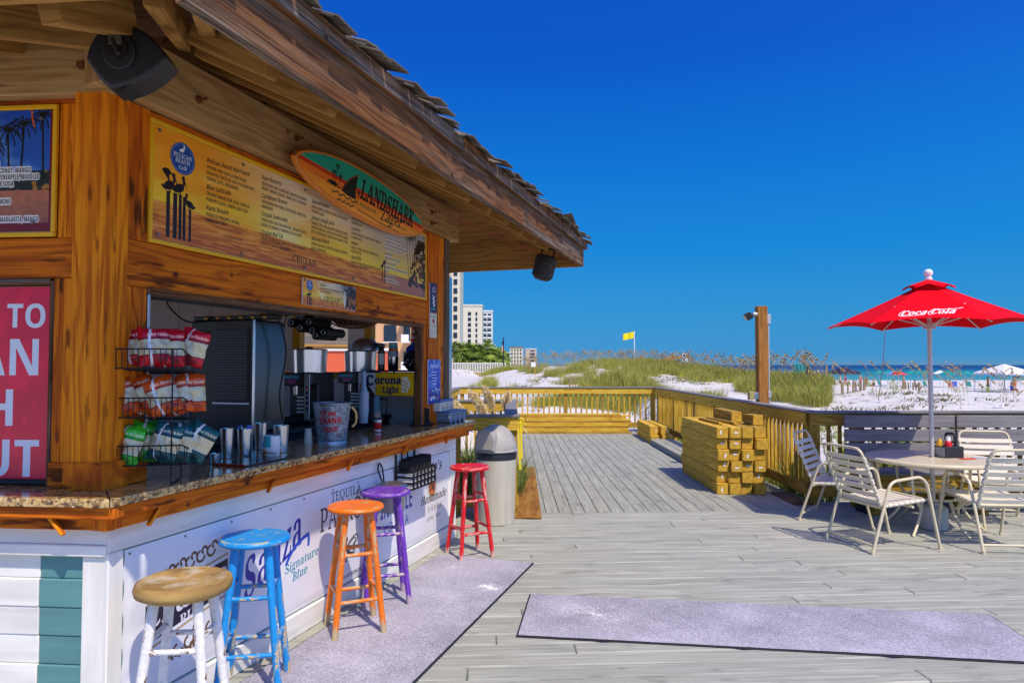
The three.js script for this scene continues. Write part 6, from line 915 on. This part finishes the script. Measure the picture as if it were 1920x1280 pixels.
{ // boards stacked at the far rail, two short timbers, grey deck boards by the rail
  _seed = 616; let n = 0;
  for (let r = 0; r < 11; r++) { const g = thing('pine_board', `long yellow pine board, ${ORD[r]} from the deck in the front pile at the far rail`, 'board', [1.44 + rnd(-.05, .05) - (r > 7 ? .06 : 0), r * .0415 + .021, -16.02 - .012 * r - rnd(.03)], rnd(-.004, .004), 'pine boards piled at the far rail'); M('board', bb(2.62 - (r > 7 ? .16 : 0), .038, .14, .004, 'x'), r % 3 ? mat.pine : mat.pine2, g); }
  for (let r = 0; r < 10; r++) { const g = thing('pine_board', `long yellow pine board, ${ORD[r]} from the deck in the pile touching the far rail`, 'board', [1.44 + rnd(-.05, .05), r * .0415 + .021, -16.245 - rnd(.015)], rnd(-.004, .004), 'pine boards piled at the far rail'); M('board', bb(2.62, .038, .14, .004, 'x'), mat.pine, g); }
  const t = (x, y, z, L, lab) => { const g = thing('short_timber', lab, 'timber', [x, y, z], -.02); M('timber', bb(.17, .17, L, .006, 'z'), mat.pine, g); M('sawn_end', flatPanel(.155, .155), endM, g, [0, 0, L / 2 + .0015]); M('tag', bb(.02, .05, .002, .0005), tagM, g, [.04, 0, L / 2 + .003]); };
  t(2.92, .086, -14.75, 1.7, 'short yellow timber lying low beside the board pile'); t(2.93, .26, -14.85, 1.6, 'short yellow timber stacked upon another beside the board pile'); t(3.15, .086, -14.7, 1.7, 'short yellow timber lying against the far right railing'); t(3.14, .26, -14.75, 1.6, 'short yellow timber with white tag on top against the railing');
  for (let r = 0; r < 4; r++) for (let c = 0; c < 3; c++) { const g = thing('spare_deck_board', `grey spare deck board, ${ORD[c]} column and ${ORD[r]} layer of the low pile by the railing`, 'board', [2.86 + c * .146 + rnd(-.006, .006), r * .0265 + .0145, -12.35 + rnd(-.06, .06)], rnd(-.003, .003), 'grey deck boards piled along the railing'); M('board', bb(.14, .025, 3.0, .004, 'z'), pick(farDeckMats), g); }
  const sk = thing('brown_plank', 'brown plank lying flat on the deck below the right railing', 'plank', [3.33, 0, -8.2]); M('sheet', bb(.2, .022, .7, .003, 'z'), mat.old, sk, [0, .0125, 0]);
}
// ---------------------------------------------------------------- light post behind the railing
{
  const g = thing('light_post', 'brown square wooden post with floodlight and conduit behind the railing', 'light post', [3.66, 0, -10.0]), oldP = woodMat(wood({ light: [176, 122, 62], dark: [124, 80, 36], seed: 141, ring: 6, knots: 4, w: 512, h: 256 }), .85);
  M('post', bbAt(-.07, .07, -.3, 2.46, -.07, .07, .005, 'y'), oldP, g); const grey = std({ color: 0xb9bcbc, roughness: .5, metalness: .3 });
  M('conduit', rod(V(.095, -.2, .02), V(.095, 2.2, .02), .0135), grey, g); M('junction_box', bbAt(.07, .125, 2.2, 2.34, -.02, .05, .004), grey, g); M('junction_box', bbAt(.07, .12, 1.12, 1.22, -.02, .05, .004), grey, g);
  const f = part('floodlight', g, [-.1, 2.34, .03]); M('arm', rod(V(.04, .0, 0), V(-.03, .0, 0), .035, .03), grey, f); M('housing', bb(.09, .1, .12, .01).rotateZ(.5).translate(-.1, -.03, 0), mat.blackMatte, f); M('lens', bb(.008, .08, .1, .002).rotateZ(.5).translate(-.142, -.052, 0), phys({ color: 0x8a8c84, roughness: .15 }), f);
  const q = part('lower_fixture', g, [-.07, 1.15, .03]); M('bracket', bbAt(-.07, 0, -.05, .05, -.03, .03, .004), mat.steelDull, q); M('lamp_box', bbAt(-.14, -.071, -.055, .06, -.05, .05, .005), std({ color: 0xb0a05c, roughness: .5 }), q);
}
// ---------------------------------------------------------------- beach: flag, signs, umbrellas, tents, people
const gy = (x, d) => elev(x, d);
const PX = (b, d) => (b - 960) / 1280 * d;                       // easting of a thing seen along bearing b at distance d
{
  const x = 6.1, d = 34; const g = thing('beach_flag', 'yellow flag flying on a white pole above the dune', 'flag', [x, gy(x, d), -d]); const H = 3.30 - gy(x, d);
  M('pole', rod(V(0, 0, 0), V(0, H, 0), .03, .022, 8), mat.white, g); const geo = new THREE.PlaneGeometry(.55, .32, 16, 8), p = geo.attributes.position; for (let i = 0; i < p.count; i++) { const u = .275 - p.getX(i); p.setZ(i, .05 * Math.sin(u * 16) * u * 2); p.setY(i, p.getY(i) - .22 * u); } geo.computeVertexNormals(); M('cloth', geo.translate(-.29, H - .2, 0), std({ color: 0xf4e400, roughness: .7, side: THREE.DoubleSide }), g);
  const a = [-1.35, 90]; const f = thing('flag_pole', 'dark flag pole with a hanging striped flag before the palms', 'flag', [PX(944, 90), gy(PX(944, 90), 90), -90]); const H2 = 5.2 - gy(PX(944, 90), 90); M('pole', rod(V(0, 0, 0), V(0, H2, 0), .1, .07, 8), mat.dark, f); for (let k = 0; k < 7; k++) M('stripe', bb(.12, .12, .3, .01), k % 2 ? mat.white : mat.red, f, [-.14, H2 - 1.1 - k * .13, 0]); M('canton', bb(.13, .5, .32, .01), std({ color: 0x27345e }), f, [-.14, H2 - .7, 0]);
  const hx = PX(1250, 42), hut = thing('lifeguard_hut', 'small weathered wooden hut roof showing above the dune grass', 'hut', [hx, gy(hx, 42), -42], .4); M('wall', bb(1.1, 1.3, 1.0, .02, 'y'), mat.ply, hut, [0, .5, 0]); M('roof', bb(1.5, .08, 1.4, .01), mat.rafter, hut, [0, 1.2, 0], [0, 0, .22]);
  const sx = PX(1284, 33), sg = thing('dune_sign', 'small white dune notice with blue and red print', 'sign', [sx, gy(sx, 33), -33]); const tt = canvasTex(128, 200, (c) => { c.fillStyle = '#eef0f2'; c.fillRect(0, 0, 128, 200); c.fillStyle = '#2a5aa8'; c.fillRect(10, 14, 108, 60); c.fillStyle = '#c8352a'; c.fillRect(10, 90, 108, 20); c.fillStyle = '#444'; for (let i = 0; i < 5; i++) c.fillRect(14, 122 + i * 14, 96, 5); }); M('board', bb(.26, .42, .02, .004), mat.white, sg, [0, .55, 0]); M('print', flatPanel(.25, .41), print(tt), sg, [0, .55, .012]); M('stake', bb(.04, .8, .03, .004), mat.white, sg, [.12, .3, -.03]);
  const wx = PX(1000, 31), ws = thing('dune_sign', 'small blank white sign standing in the dune grass', 'sign', [wx, gy(wx, 31), -31]); M('board', bb(.2, .2, .015, .003), mat.white, ws, [0, .5, 0]); M('stake', bb(.04, .6, .03, .004), mat.pine2, ws, [.09, .28, -.02]);
}
// slatted sand fences
function sandFence(label, pts, d, n, hs) { const x0 = PX(pts[0], d), x1 = PX(pts[1], d); const g = thing('sand_fence', label, 'fence', [x0, 0, -d]); const m = std({ color: 0x8d7b60, roughness: .9 }); for (let i = 0; i < n; i++) { const x = (x1 - x0) * i / (n - 1), post = i === 0 || i === n - 1, y = gy(x0 + x, d); M(post ? 'post' : 'picket', bb(post ? .07 : .035, hs * (post ? 1.35 : rnd(.85, 1.05)), .02, .003, 'y').rotateZ(rnd(-.06, .06)), m, g, [x, y + hs * .45, rnd(-.1, .1)]); } }
_seed = 717; sandFence('leaning picket sand fence beside the green dune grass', [1512, 1551], 22, 10, .55); sandFence('low picket sand fence half buried in the white dune', [1578, 1622], 19, 11, .3); sandFence('grey picket sand fence buried in the centre dune', [1068, 1108], 25, 9, .32); sandFence('short picket sand fence behind the umbrella pole', [1690, 1726], 20, 9, .26);
for (let i = 0; i < 4; i++) { const px = 1492 + i * 7, d = 24; const x = PX(px, d); const g = thing('teal_board', `teal plank, ${ORD[3 - i]} from the picket sand fence in the leaning row`, 'board', [x, gy(x, d) + .02, -d], 0, 'teal planks by the sand fence'); M('plank', bb(.09, .62, .03, .004, 'y').rotateZ(.16), std({ color: 0x1f9c94, roughness: .6 }), g, [0, .28, 0]); }
const beachY = (x, d) => elev(x, d);
function beachUmbrella(px, d, col, word, s = 1) { const x = PX(px, d), g = thing('beach_umbrella', word, 'beach umbrella', [x, beachY(x, d), -d], px); M('pole', rod(V(0, 0, 0), V(0, 2.1 * s, 0), .03), mat.white, g); const P = []; for (let k = 0; k < 8; k++) { const a = k * Math.PI / 4, b = a + Math.PI / 4, r = 1.1 * s; P.push(0, 2.3 * s, 0, Math.cos(b) * r, 1.8 * s, Math.sin(b) * r, Math.cos(a) * r, 1.8 * s, Math.sin(a) * r); } const q = new THREE.BufferGeometry(); q.setAttribute('position', new THREE.Float32BufferAttribute(P, 3)); q.computeVertexNormals(); M('canopy', q, std({ color: col, roughness: .7, side: THREE.DoubleSide }), g); return g; }
const UM = [[1429, 100, 0xe8702a, 'orange', 'at the end of the blue row'], [1441, 96, 0x1f56c8, 'blue', 'next to the orange one'], [1466, 105, 0x2060d0, 'blue', 'in the row by red chairs'], [1480, 104, 0x2060d0, 'blue', 'in the row by red chairs'], [1516, 100, 0xf0c41a, 'yellow', 'beside the white one'], [1533, 100, 0xe8e8ea, 'white', 'beside the yellow one'], [1541, 97, 0x2a62d2, 'blue', 'below the white one'], [1648, 98, 0x0e8c84, 'teal', 'by the dark gazebo'], [1664, 97, 0x0e8c84, 'teal', 'by the red umbrella'], [1675, 92, 0x4a9ad8, 'pale blue', 'behind the red one'], [1685, 88, 0xe0203a, 'red', 'amid the teal row'], [1707, 95, 0x0f8f86, 'teal', 'in the long teal row'], [1722, 94, 0x0f8f86, 'teal', 'in the long teal row'], [1735, 93, 0x0f8f86, 'teal', 'in the long teal row'], [1762, 95, 0xe2e4e6, 'white', 'amid the teal row'], [1776, 92, 0x0f8f86, 'teal', 'in the long teal row'], [1810, 92, 0x0f8f86, 'teal', 'in the long teal row'], [1857, 84, 0x2458cc, 'blue', 'at the white gazebo'], [1896, 82, 0x2a60c8, 'blue', 'beyond the white gazebo'], [1912, 84, 0x2458cc, 'blue', 'beyond the white gazebo'], [1392, 108, 0x0f8f86, 'teal', 'behind the light post'], [1375, 110, 0x0f8f86, 'teal', 'behind the light post'], [1352, 112, 0x0f8f86, 'teal', 'behind the light post']];
const seenU = {}; UM.forEach(([px, d, c, w, k]) => { const n = UM.filter((q) => q[3] === w && q[4] === k).length, i = seenU[w + k] = (seenU[w + k] ?? -1) + 1; beachUmbrella(px, d, c, `${w} beach umbrella ${k}${n > 1 ? ', ' + ORD[i] + ' from the light post' : ''}`).userData.group = `${w} beach umbrellas ${k}`; });
function gazebo(label, px, d, w, h, col) { const x = PX(px, d), g = thing('beach_gazebo', label, 'gazebo', [x, beachY(x, d), -d], .15); for (const a of [-1, 1]) for (const b of [-1, 1]) M('leg', rod(V(a * w, 0, b * w), V(a * w, h, b * w), .035), mat.steelDull, g); const P = []; const c = [[-1, -1], [1, -1], [1, 1], [-1, 1]]; c.forEach((p, i) => { const q = c[(i + 1) % 4], r = w * 1.04; P.push(0, h + w * .5, 0, q[0] * r, h, q[1] * r, p[0] * r, h, p[1] * r, p[0] * r, h, p[1] * r, q[0] * r, h, q[1] * r, q[0] * r, h - .22, q[1] * r, p[0] * r, h, p[1] * r, q[0] * r, h - .22, q[1] * r, p[0] * r, h - .22, p[1] * r); }); const q = new THREE.BufferGeometry(); q.setAttribute('position', new THREE.Float32BufferAttribute(P, 3)); q.computeVertexNormals(); M('canopy', q, std({ color: col, roughness: .8, side: THREE.DoubleSide }), g); }
gazebo('dark purple gazebo tent with people beneath on the beach', 1581, 95, 1.5, 2.0, 0x2c2440); gazebo('white gazebo tent standing on the beach to the right', 1883, 78, 2.0, 2.2, 0xe6e6e2);
// people: one continuous body from a blended distance field
function bodyGeo(bones, size, off, res = 40) {
  const mc = new MarchingCubes(res, std({}), false, false, 40000); mc.isolation = 0; const sm = (a, b, k) => { const h = clamp(.5 + .5 * (b - a) / k); return lerp(b, a, h) - k * h * (1 - h); };
  const f = mc.field, N = mc.size; for (let z = 0; z < N; z++) for (let y = 0; y < N; y++) for (let x = 0; x < N; x++) { const p = V((x / (N / 2) - 1) * size + off[0], (y / (N / 2) - 1) * size + off[1], (z / (N / 2) - 1) * size + off[2]); let d = 9; for (const [a, b, r0, r1] of bones) { const A = V(...a), B = V(...b), ab = B.clone().sub(A), t = clamp(p.clone().sub(A).dot(ab) / Math.max(1e-6, ab.lengthSq())), q = p.distanceTo(A.addScaledVector(ab, t)) - lerp(r0, r1, t); d = sm(d, q, .04); } f[x + y * N + z * N * N] = -d; }
  mc.update(); const n = mc.count, g = new THREE.BufferGeometry(); const P = mc.positionArray.slice(0, n * 3), Nn = mc.normalArray.slice(0, n * 3); for (let i = 0; i < n; i++) { P[i * 3] = P[i * 3] * size + off[0]; P[i * 3 + 1] = P[i * 3 + 1] * size + off[1]; P[i * 3 + 2] = P[i * 3 + 2] * size + off[2]; } g.setAttribute('position', new THREE.Float32BufferAttribute(P, 3)); g.setAttribute('normal', new THREE.Float32BufferAttribute(Nn, 3)); g.computeVertexNormals(); return g;
}
{
  const stand = bodyGeo([[[0, 1.62, 0], [0, 1.68, .01], .095, .1], [[0, 1.45, 0], [0, 1.55, 0], .055, .05], [[-.13, 1.38, 0], [.13, 1.38, 0], .075, .075], [[0, 1.36, 0], [0, 1.0, 0], .125, .115], [[-.07, .93, 0], [.07, .93, 0], .11, .11], [[-.09, .9, 0], [-.11, .48, .02], .085, .06], [[-.11, .48, .02], [-.12, .06, -.02], .055, .04], [[-.12, .05, 0], [-.13, .04, .12], .04, .035], [[.09, .9, 0], [.12, .48, .03], .085, .06], [[.12, .48, .03], [.14, .06, 0], .055, .04], [[.14, .05, .02], [.15, .04, .14], .04, .035], [[-.19, 1.37, 0], [-.26, 1.1, 0], .05, .042], [[-.26, 1.1, 0], [-.25, .84, .08], .04, .03], [[.19, 1.37, 0], [.28, 1.12, .0], .05, .042], [[.28, 1.12, 0], [.24, .88, .12], .04, .03]], .95, [0, .9, 0], 56);
  const sit = bodyGeo([[[0, .98, -.05], [0, 1.04, -.04], .095, .1], [[0, .82, -.06], [0, .92, -.05], .055, .05], [[-.13, .76, -.06], [.13, .76, -.06], .075, .075], [[0, .74, -.06], [0, .36, 0], .125, .12], [[-.07, .3, 0], [.07, .3, 0], .12, .12], [[-.09, .28, 0], [-.11, .42, .42], .085, .06], [[-.11, .42, .42], [-.12, .06, .62], .055, .04], [[.09, .28, 0], [.12, .42, .42], .085, .06], [[.12, .42, .42], [.14, .06, .62], .055, .04], [[-.19, .75, -.05], [-.24, .5, .08], .05, .04], [[-.24, .5, .08], [-.16, .42, .3], .04, .03], [[.19, .75, -.05], [.24, .5, .08], .05, .04], [[.24, .5, .08], [.16, .42, .3], .04, .03]], .7, [0, .55, .2], 48);
  const skin = [0xc98f6a, 0xa86e4a, 0xdba883, 0x8a5a3c].map((c) => std({ color: c, roughness: .7 })), hairM = [0x2a1c12, 0x5a3a1e, 0xb08a4a].map((c) => std({ color: c, roughness: .8 }));
  const top = lathe([[.135, .98], [.142, 1.1], [.15, 1.3], [.16, 1.4], [.12, 1.44]], 14).scale(1.08, 1, .92), shorts = lathe([[.17, .66], [.175, .8], [.16, .98], [.14, 1.0]], 14).scale(1.12, 1, .9), topS = lathe([[.15, .36], [.15, .5], [.15, .7], [.16, .78], [.11, .83]], 14).translate(0, 0, -.04), hairG = new THREE.SphereGeometry(.112, 12, 8, 0, 6.283, 0, 1.7);
  const ppl = [[1447, 92, 0, 0xd02a2a, 'a red top'], [1524, 80, 0, 0x3a2a2a, 'dark shorts'], [1528, 78, 0, 0x6a3a2a, 'brown shorts'], [1563, 90, 1, 0xb0203a, 'a crimson top'], [1575, 91, 0, 0x202838, 'navy shorts'], [1585, 92, 0, 0x7a2a8a, 'a purple top'], [1591, 91, 1, 0x2f8a3a, 'a green top'], [1601, 88, 1, 0xc8c8cc, 'a white top'], [1613, 100, 0, 0xe02a3a, 'red shorts'], [1624, 92, 0, 0x1f8ab0, 'a blue top'], [1637, 90, 1, 0x2a2a34, 'a black top'], [1694, 86, 0, 0x26262c, 'black shorts'], [1716, 90, 1, 0xd8d0c0, 'a cream top'], [1780, 88, 1, 0xb05a3a, 'a rust top'], [1852, 76, 0, 0x30405a, 'slate shorts'], [1897, 76, 1, 0x2a58c0, 'a cobalt top'], [1902, 80, 0, 0xd07a2a, 'orange shorts'], [1550, 86, 1, 0x4a4a4a, 'a grey top']];
  _seed = 818; ppl.forEach(([px, d, s, c, w], i) => { const x = PX(px, d), g = thing('person', `person ${s ? 'sitting' : 'standing'} on the beach wearing ${w}`, 'person', [x, beachY(x, d) - .02, -d], rnd(6.28)); M('body', s ? sit : stand, pick(skin), g); const cm = std({ color: c, roughness: .8, side: THREE.DoubleSide }); if (s) M('top', topS, cm, g); else M(/shorts/.test(w) ? 'shorts' : 'top', /shorts/.test(w) ? shorts : top, cm, g); M('hair', hairG, pick(hairM), g, s ? [0, 1.03, -.055] : [0, 1.68, -.01]); });
  _seed = 819; [[1452, 100, 0xd8281e], [1458, 101, 0xd8281e], [1444, 99, 0xd8281e], [1655, 95, 0x14807a], [1740, 90, 0x14807a], [1790, 88, 0x2a62d2], [1818, 88, 0x14807a]].forEach(([px, d, c], i) => { const x = PX(px, d), g = thing('beach_chair', `low ${c === 0xd8281e ? 'red' : c === 0x14807a ? 'teal' : 'blue'} beach chair, ${ORD[[0, 1, 2, 0, 1, 0, 2][i]]} of its colour past the light post`, 'beach chair', [x, beachY(x, d), -d], rnd(-.6, .6), `${c === 0xd8281e ? 'red' : c === 0x14807a ? 'teal' : 'blue'} beach chairs`); const m = std({ color: c, roughness: .8 }); M('seat', bb(.6, .04, .9, .01), m, g, [0, .3, 0]); M('back', bb(.6, .7, .04, .01).rotateX(-.4), m, g, [0, .6, -.55]); for (const a of [-1, 1]) for (const b of [-1, 1]) M('leg', rod(V(a * .27, 0, b * .4), V(a * .27, .29, b * .4), .02), mat.white, g); });
}
// ---------------------------------------------------------------- palms, fence and tall buildings to the left
{
  const frond = std({ color: 0x8aa03a, roughness: .8, side: THREE.DoubleSide }), frond2 = std({ color: 0x5c7a2a, roughness: .8, side: THREE.DoubleSide }), trunkM = std({ color: 0x6a5540, roughness: .95 });
  function palm(label, px, d, base, h, r, seed, bushy) {
    _seed = seed; const x = PX(px, d), g = thing('palm_tree', label, 'palm', [x, base, -d], 0, undefined); M('trunk', rod(V(0, 0, 0), V(rnd(-.2, .2), h, 0), .2, .15, 10), trunkM, g);
    for (const [m, nF, dn] of [[frond, 34, 0], [frond2, 30, 1]]) { const P = [], I = []; for (let k = 0; k < nF; k++) { const a = rnd(6.283), e = rnd(-.9, 1.2) - dn * .35, L = r * rnd(.75, 1.1), c = Math.cos(a), s = Math.sin(a), bx = c * Math.cos(e), bz = s * Math.cos(e), by = Math.sin(e); const hub = V(bx * L * .45, h + by * L * .45, bz * L * .45); for (let q = 0; q < 16; q++) { const b = (q / 15 - .5) * 3.4, U = V(bx, by, bz), S = V(-s, 0, c), t = U.clone().multiplyScalar(Math.cos(b)).addScaledVector(S, Math.sin(b)).setLength(L * .55), e2 = hub.clone().add(t); e2.y -= .28 * L * rnd(.3, 1); const w = S.clone().multiplyScalar(.05 * L * .8), o = P.length / 3, md = hub.clone().lerp(e2, .5); md.y += .05; P.push(hub.x, hub.y, hub.z, md.x - w.x, md.y + .03, md.z - w.z, md.x + w.x, md.y - .03, md.z + w.z, e2.x, e2.y, e2.z); I.push(o, o + 1, o + 2, o + 1, o + 3, o + 2); } } const q = new THREE.BufferGeometry(); q.setAttribute('position', new THREE.Float32BufferAttribute(P, 3)); q.setIndex(I); q.computeVertexNormals(); M('crown', q, m, g); }
  }
  const names = ['broad palm at the far left end of the palm row', 'palm overlapping the tan tower base', 'bushy palm beside the hotel wall', 'tall palm in the middle of the palm row', 'dense palm next to the striped flag pole', 'lower palm at the right end of the palm row', 'small palm sinking behind the dune'];
  [[862, 112, 2.6, 1.9, 2.0], [872, 118, 2.0, 1.8, 2.2], [886, 112, 2.2, 1.8, 2.1], [914, 112, 2.4, 2.3, 2.3], [900, 116, 1.6, 1.4, 2.2], [932, 112, 1.6, 1.4, 1.9], [942, 116, 1.2, 1.0, 1.6]].forEach(([px, d, h, , r], i) => palm(names[i], px, d, .9, h + .7, r * 1.1, 3000 + i));
  for (let i = 0; i < 9; i++) palm(`low palmetto shrub along the white fence, ${ORD[8 - i]} from the flag pole`, 856 + i * 11, 109, .9, .5, 1.3, 3100 + i, 1);
  scene.children.filter((o) => o.name.startsWith('palm_tree') && /palmetto/.test(o.userData.label)).forEach((o) => { o.userData.group = 'palmetto shrubs along the white fence'; o.userData.category = 'shrub'; });
  const f = thing('white_fence', 'long white picket fence below the palms', 'fence', [PX(845, 100), 0, -100], 0); const L = PX(948, 100) - PX(845, 100); M('rail', bbAt(0, L, 2.22, 2.32, -.03, .03, .01), mat.white, f); M('rail', bbAt(0, L, 1.0, 1.1, -.03, .03, .01), mat.white, f); const pk = bb(.11, 1.35, .04, .01); for (let i = 0; i < 34; i++) M('picket', pk, mat.white, f, [i * L / 33, 1.6, .02]); M('base_wall', bbAt(0, L, .3, .92, -.25, .25, .05), std({ color: 0xa58f6e, roughness: 1 }), f); f.position.y = gy(PX(890, 100), 100) - .75;
}
function tower(name, label, px0, px1, yTop, d, o) {  // front face between two sight lines, top height yTop
  const x0 = PX(px0, d), x1 = PX(px1, d), w = x1 - x0, g = thing(name, label, 'building', [x0, 0, -d], o.turn || 0), wall = std({ color: o.col, roughness: .85 }), glass = std({ color: 0x2e3a44, roughness: .2, metalness: .3 }), y0 = o.base ?? 0;
  M('wall', bbAt(0, w, y0 - 3, yTop, -(o.depth || w), 0, .1), wall, g); M('parapet', bbAt(-.3, w + .3, yTop + .01, yTop + .9, -(o.depth || w) - .3, .3, .1), std({ color: o.trim || o.col, roughness: .85 }), g);
  const fl = Math.floor((yTop - y0) / o.floor); const wg = {};
  for (let k = 0; k < fl; k++) for (const [a, b, kind] of o.cols) { const y = y0 + k * o.floor + .5, ww = (b - a) * w; const key = ww.toFixed(3); wg[key] ||= bb(ww, o.floor * .62, .25, .05); const wi = M('window', wg[key], glass, g, [(a + b) / 2 * w, y + o.floor * .35, .1]); if (kind === 'balcony') { M('balcony', bb(ww * 1.15, .18, 1.5, .03), std({ color: o.trim || 0xe8e4da }), wi, [0, -o.floor * .34, .8]); M('rail', bb(ww * 1.15, .75, .08, .02), std({ color: o.trim || 0xe8e4da }), wi, [0, -o.floor * .2, 1.5]); } else if (o.frame) M('frame', bb(ww * 1.16, .12, .3, .02), mat.white, wi, [0, -o.floor * .34, .06]); }
  return g;
}
tower('apartment_tower', 'tall cream tower with a column of dark balconies behind the kiosk', 838, 862, 54, 260, { col: 0xdccfb2, floor: 3.4, cols: [[.12, .32, 'balcony'], [.50, .80]], base: 1, depth: 18, trim: 0xd8c9a2 });
tower('hotel_block', 'beige hotel block with two columns of dark windows above the palms', 862, 904, 32.6, 360, { col: 0xe0d4ba, floor: 2.9, cols: [[.36, .50], [.7, .78]], base: 1, depth: 16 });
tower('hotel_block', 'stepped white hotel with rows of balconies beyond the beige block', 904, 923, 31.5, 385, { col: 0xe8e6e0, floor: 3.0, cols: [[.1, .42, 'balcony'], [.55, .9, 'balcony']], base: 1, depth: 14, trim: 0xf0efea });
tower('hotel_block', 'small cream hotel with brown roof in the distance', 956, 981, 17.2, 620, { col: 0xe0d2b0, floor: 3.4, cols: [[.12, .2], [.34, .42], [.56, .64], [.78, .86]], base: 0, depth: 30, trim: 0x8a6a4a });
tower('hotel_block', 'distant blue windowed block beside the small cream hotel', 985, 1006, 17.6, 700, { col: 0xd9c0a4, floor: 3.4, cols: [[.45, .85, 'balcony']], base: 0, depth: 20, trim: 0xe4e4e2 });
tower('beach_house', 'low white terraced house between the palms and small hotel', 930, 958, 8.6, 420, { col: 0xe9e9e4, floor: 3.2, cols: [[.1, .3], [.45, .65], [.75, .95]], base: 0, depth: 12, trim: 0xcfcfca });
// buildings seen through the hatch
tower('peach_block', 'peach apartment block with white window frames seen through the hatch', 690, 778, 24, 75, { col: 0xd8a878, floor: 2.95, cols: [[.02, .1, 'balcony'], [.34, .60], [.76, .90, 'balcony']], base: .6, depth: 10, trim: 0xece8e0, frame: true });
tower('peach_block', 'peach apartment block with small windows behind the shingle hut', 545, 672, 24, 82, { col: 0xd6ab82, floor: 2.95, cols: [[.1, .2], [.44, .55], [.72, .8]], base: .6, depth: 10, trim: 0xece8e0, frame: true });
{
  const x = PX(618, 30), h = thing('shingle_hut', 'small hut with grey shingle roof and orange wall seen through the hatch', 'hut', [x, .0, -30], .2);
  M('roof', new THREE.CylinderGeometry(.25, 2.3, 1.1, 4, 1).rotateY(Math.PI / 4).translate(0, 3.0, 0), mat.shingle, h); M('fascia', bb(3.3, .12, 3.3, .02), mat.rafter, h, [0, 2.4, 0]); for (const a of [-1, 1]) for (const b of [-1, 1]) M('post', bb(.22, 3.2, .22, .02, 'y'), mat.rafter, h, [a * 1.2, .8, b * 1.2]); M('rail', bb(2.4, .14, .08, .01), mat.pine, h, [0, .85, 1.3]); M('bench', bb(2.4, .4, .4, .03), mat.old, h, [0, .4, 1.2]);
  const w = thing('orange_wall', 'orange red garden wall behind the shingle hut', 'wall', [PX(615, 40), 0, -40]); M('wall', bb(7, 3.0, .3, .03), std({ color: 0xd9623c, roughness: .85 }), w, [0, .9, 0]); M('coping', bb(7.2, .15, .5, .03), mat.white, w, [0, 2.48, 0]);
}
renderer.render(scene, camera);
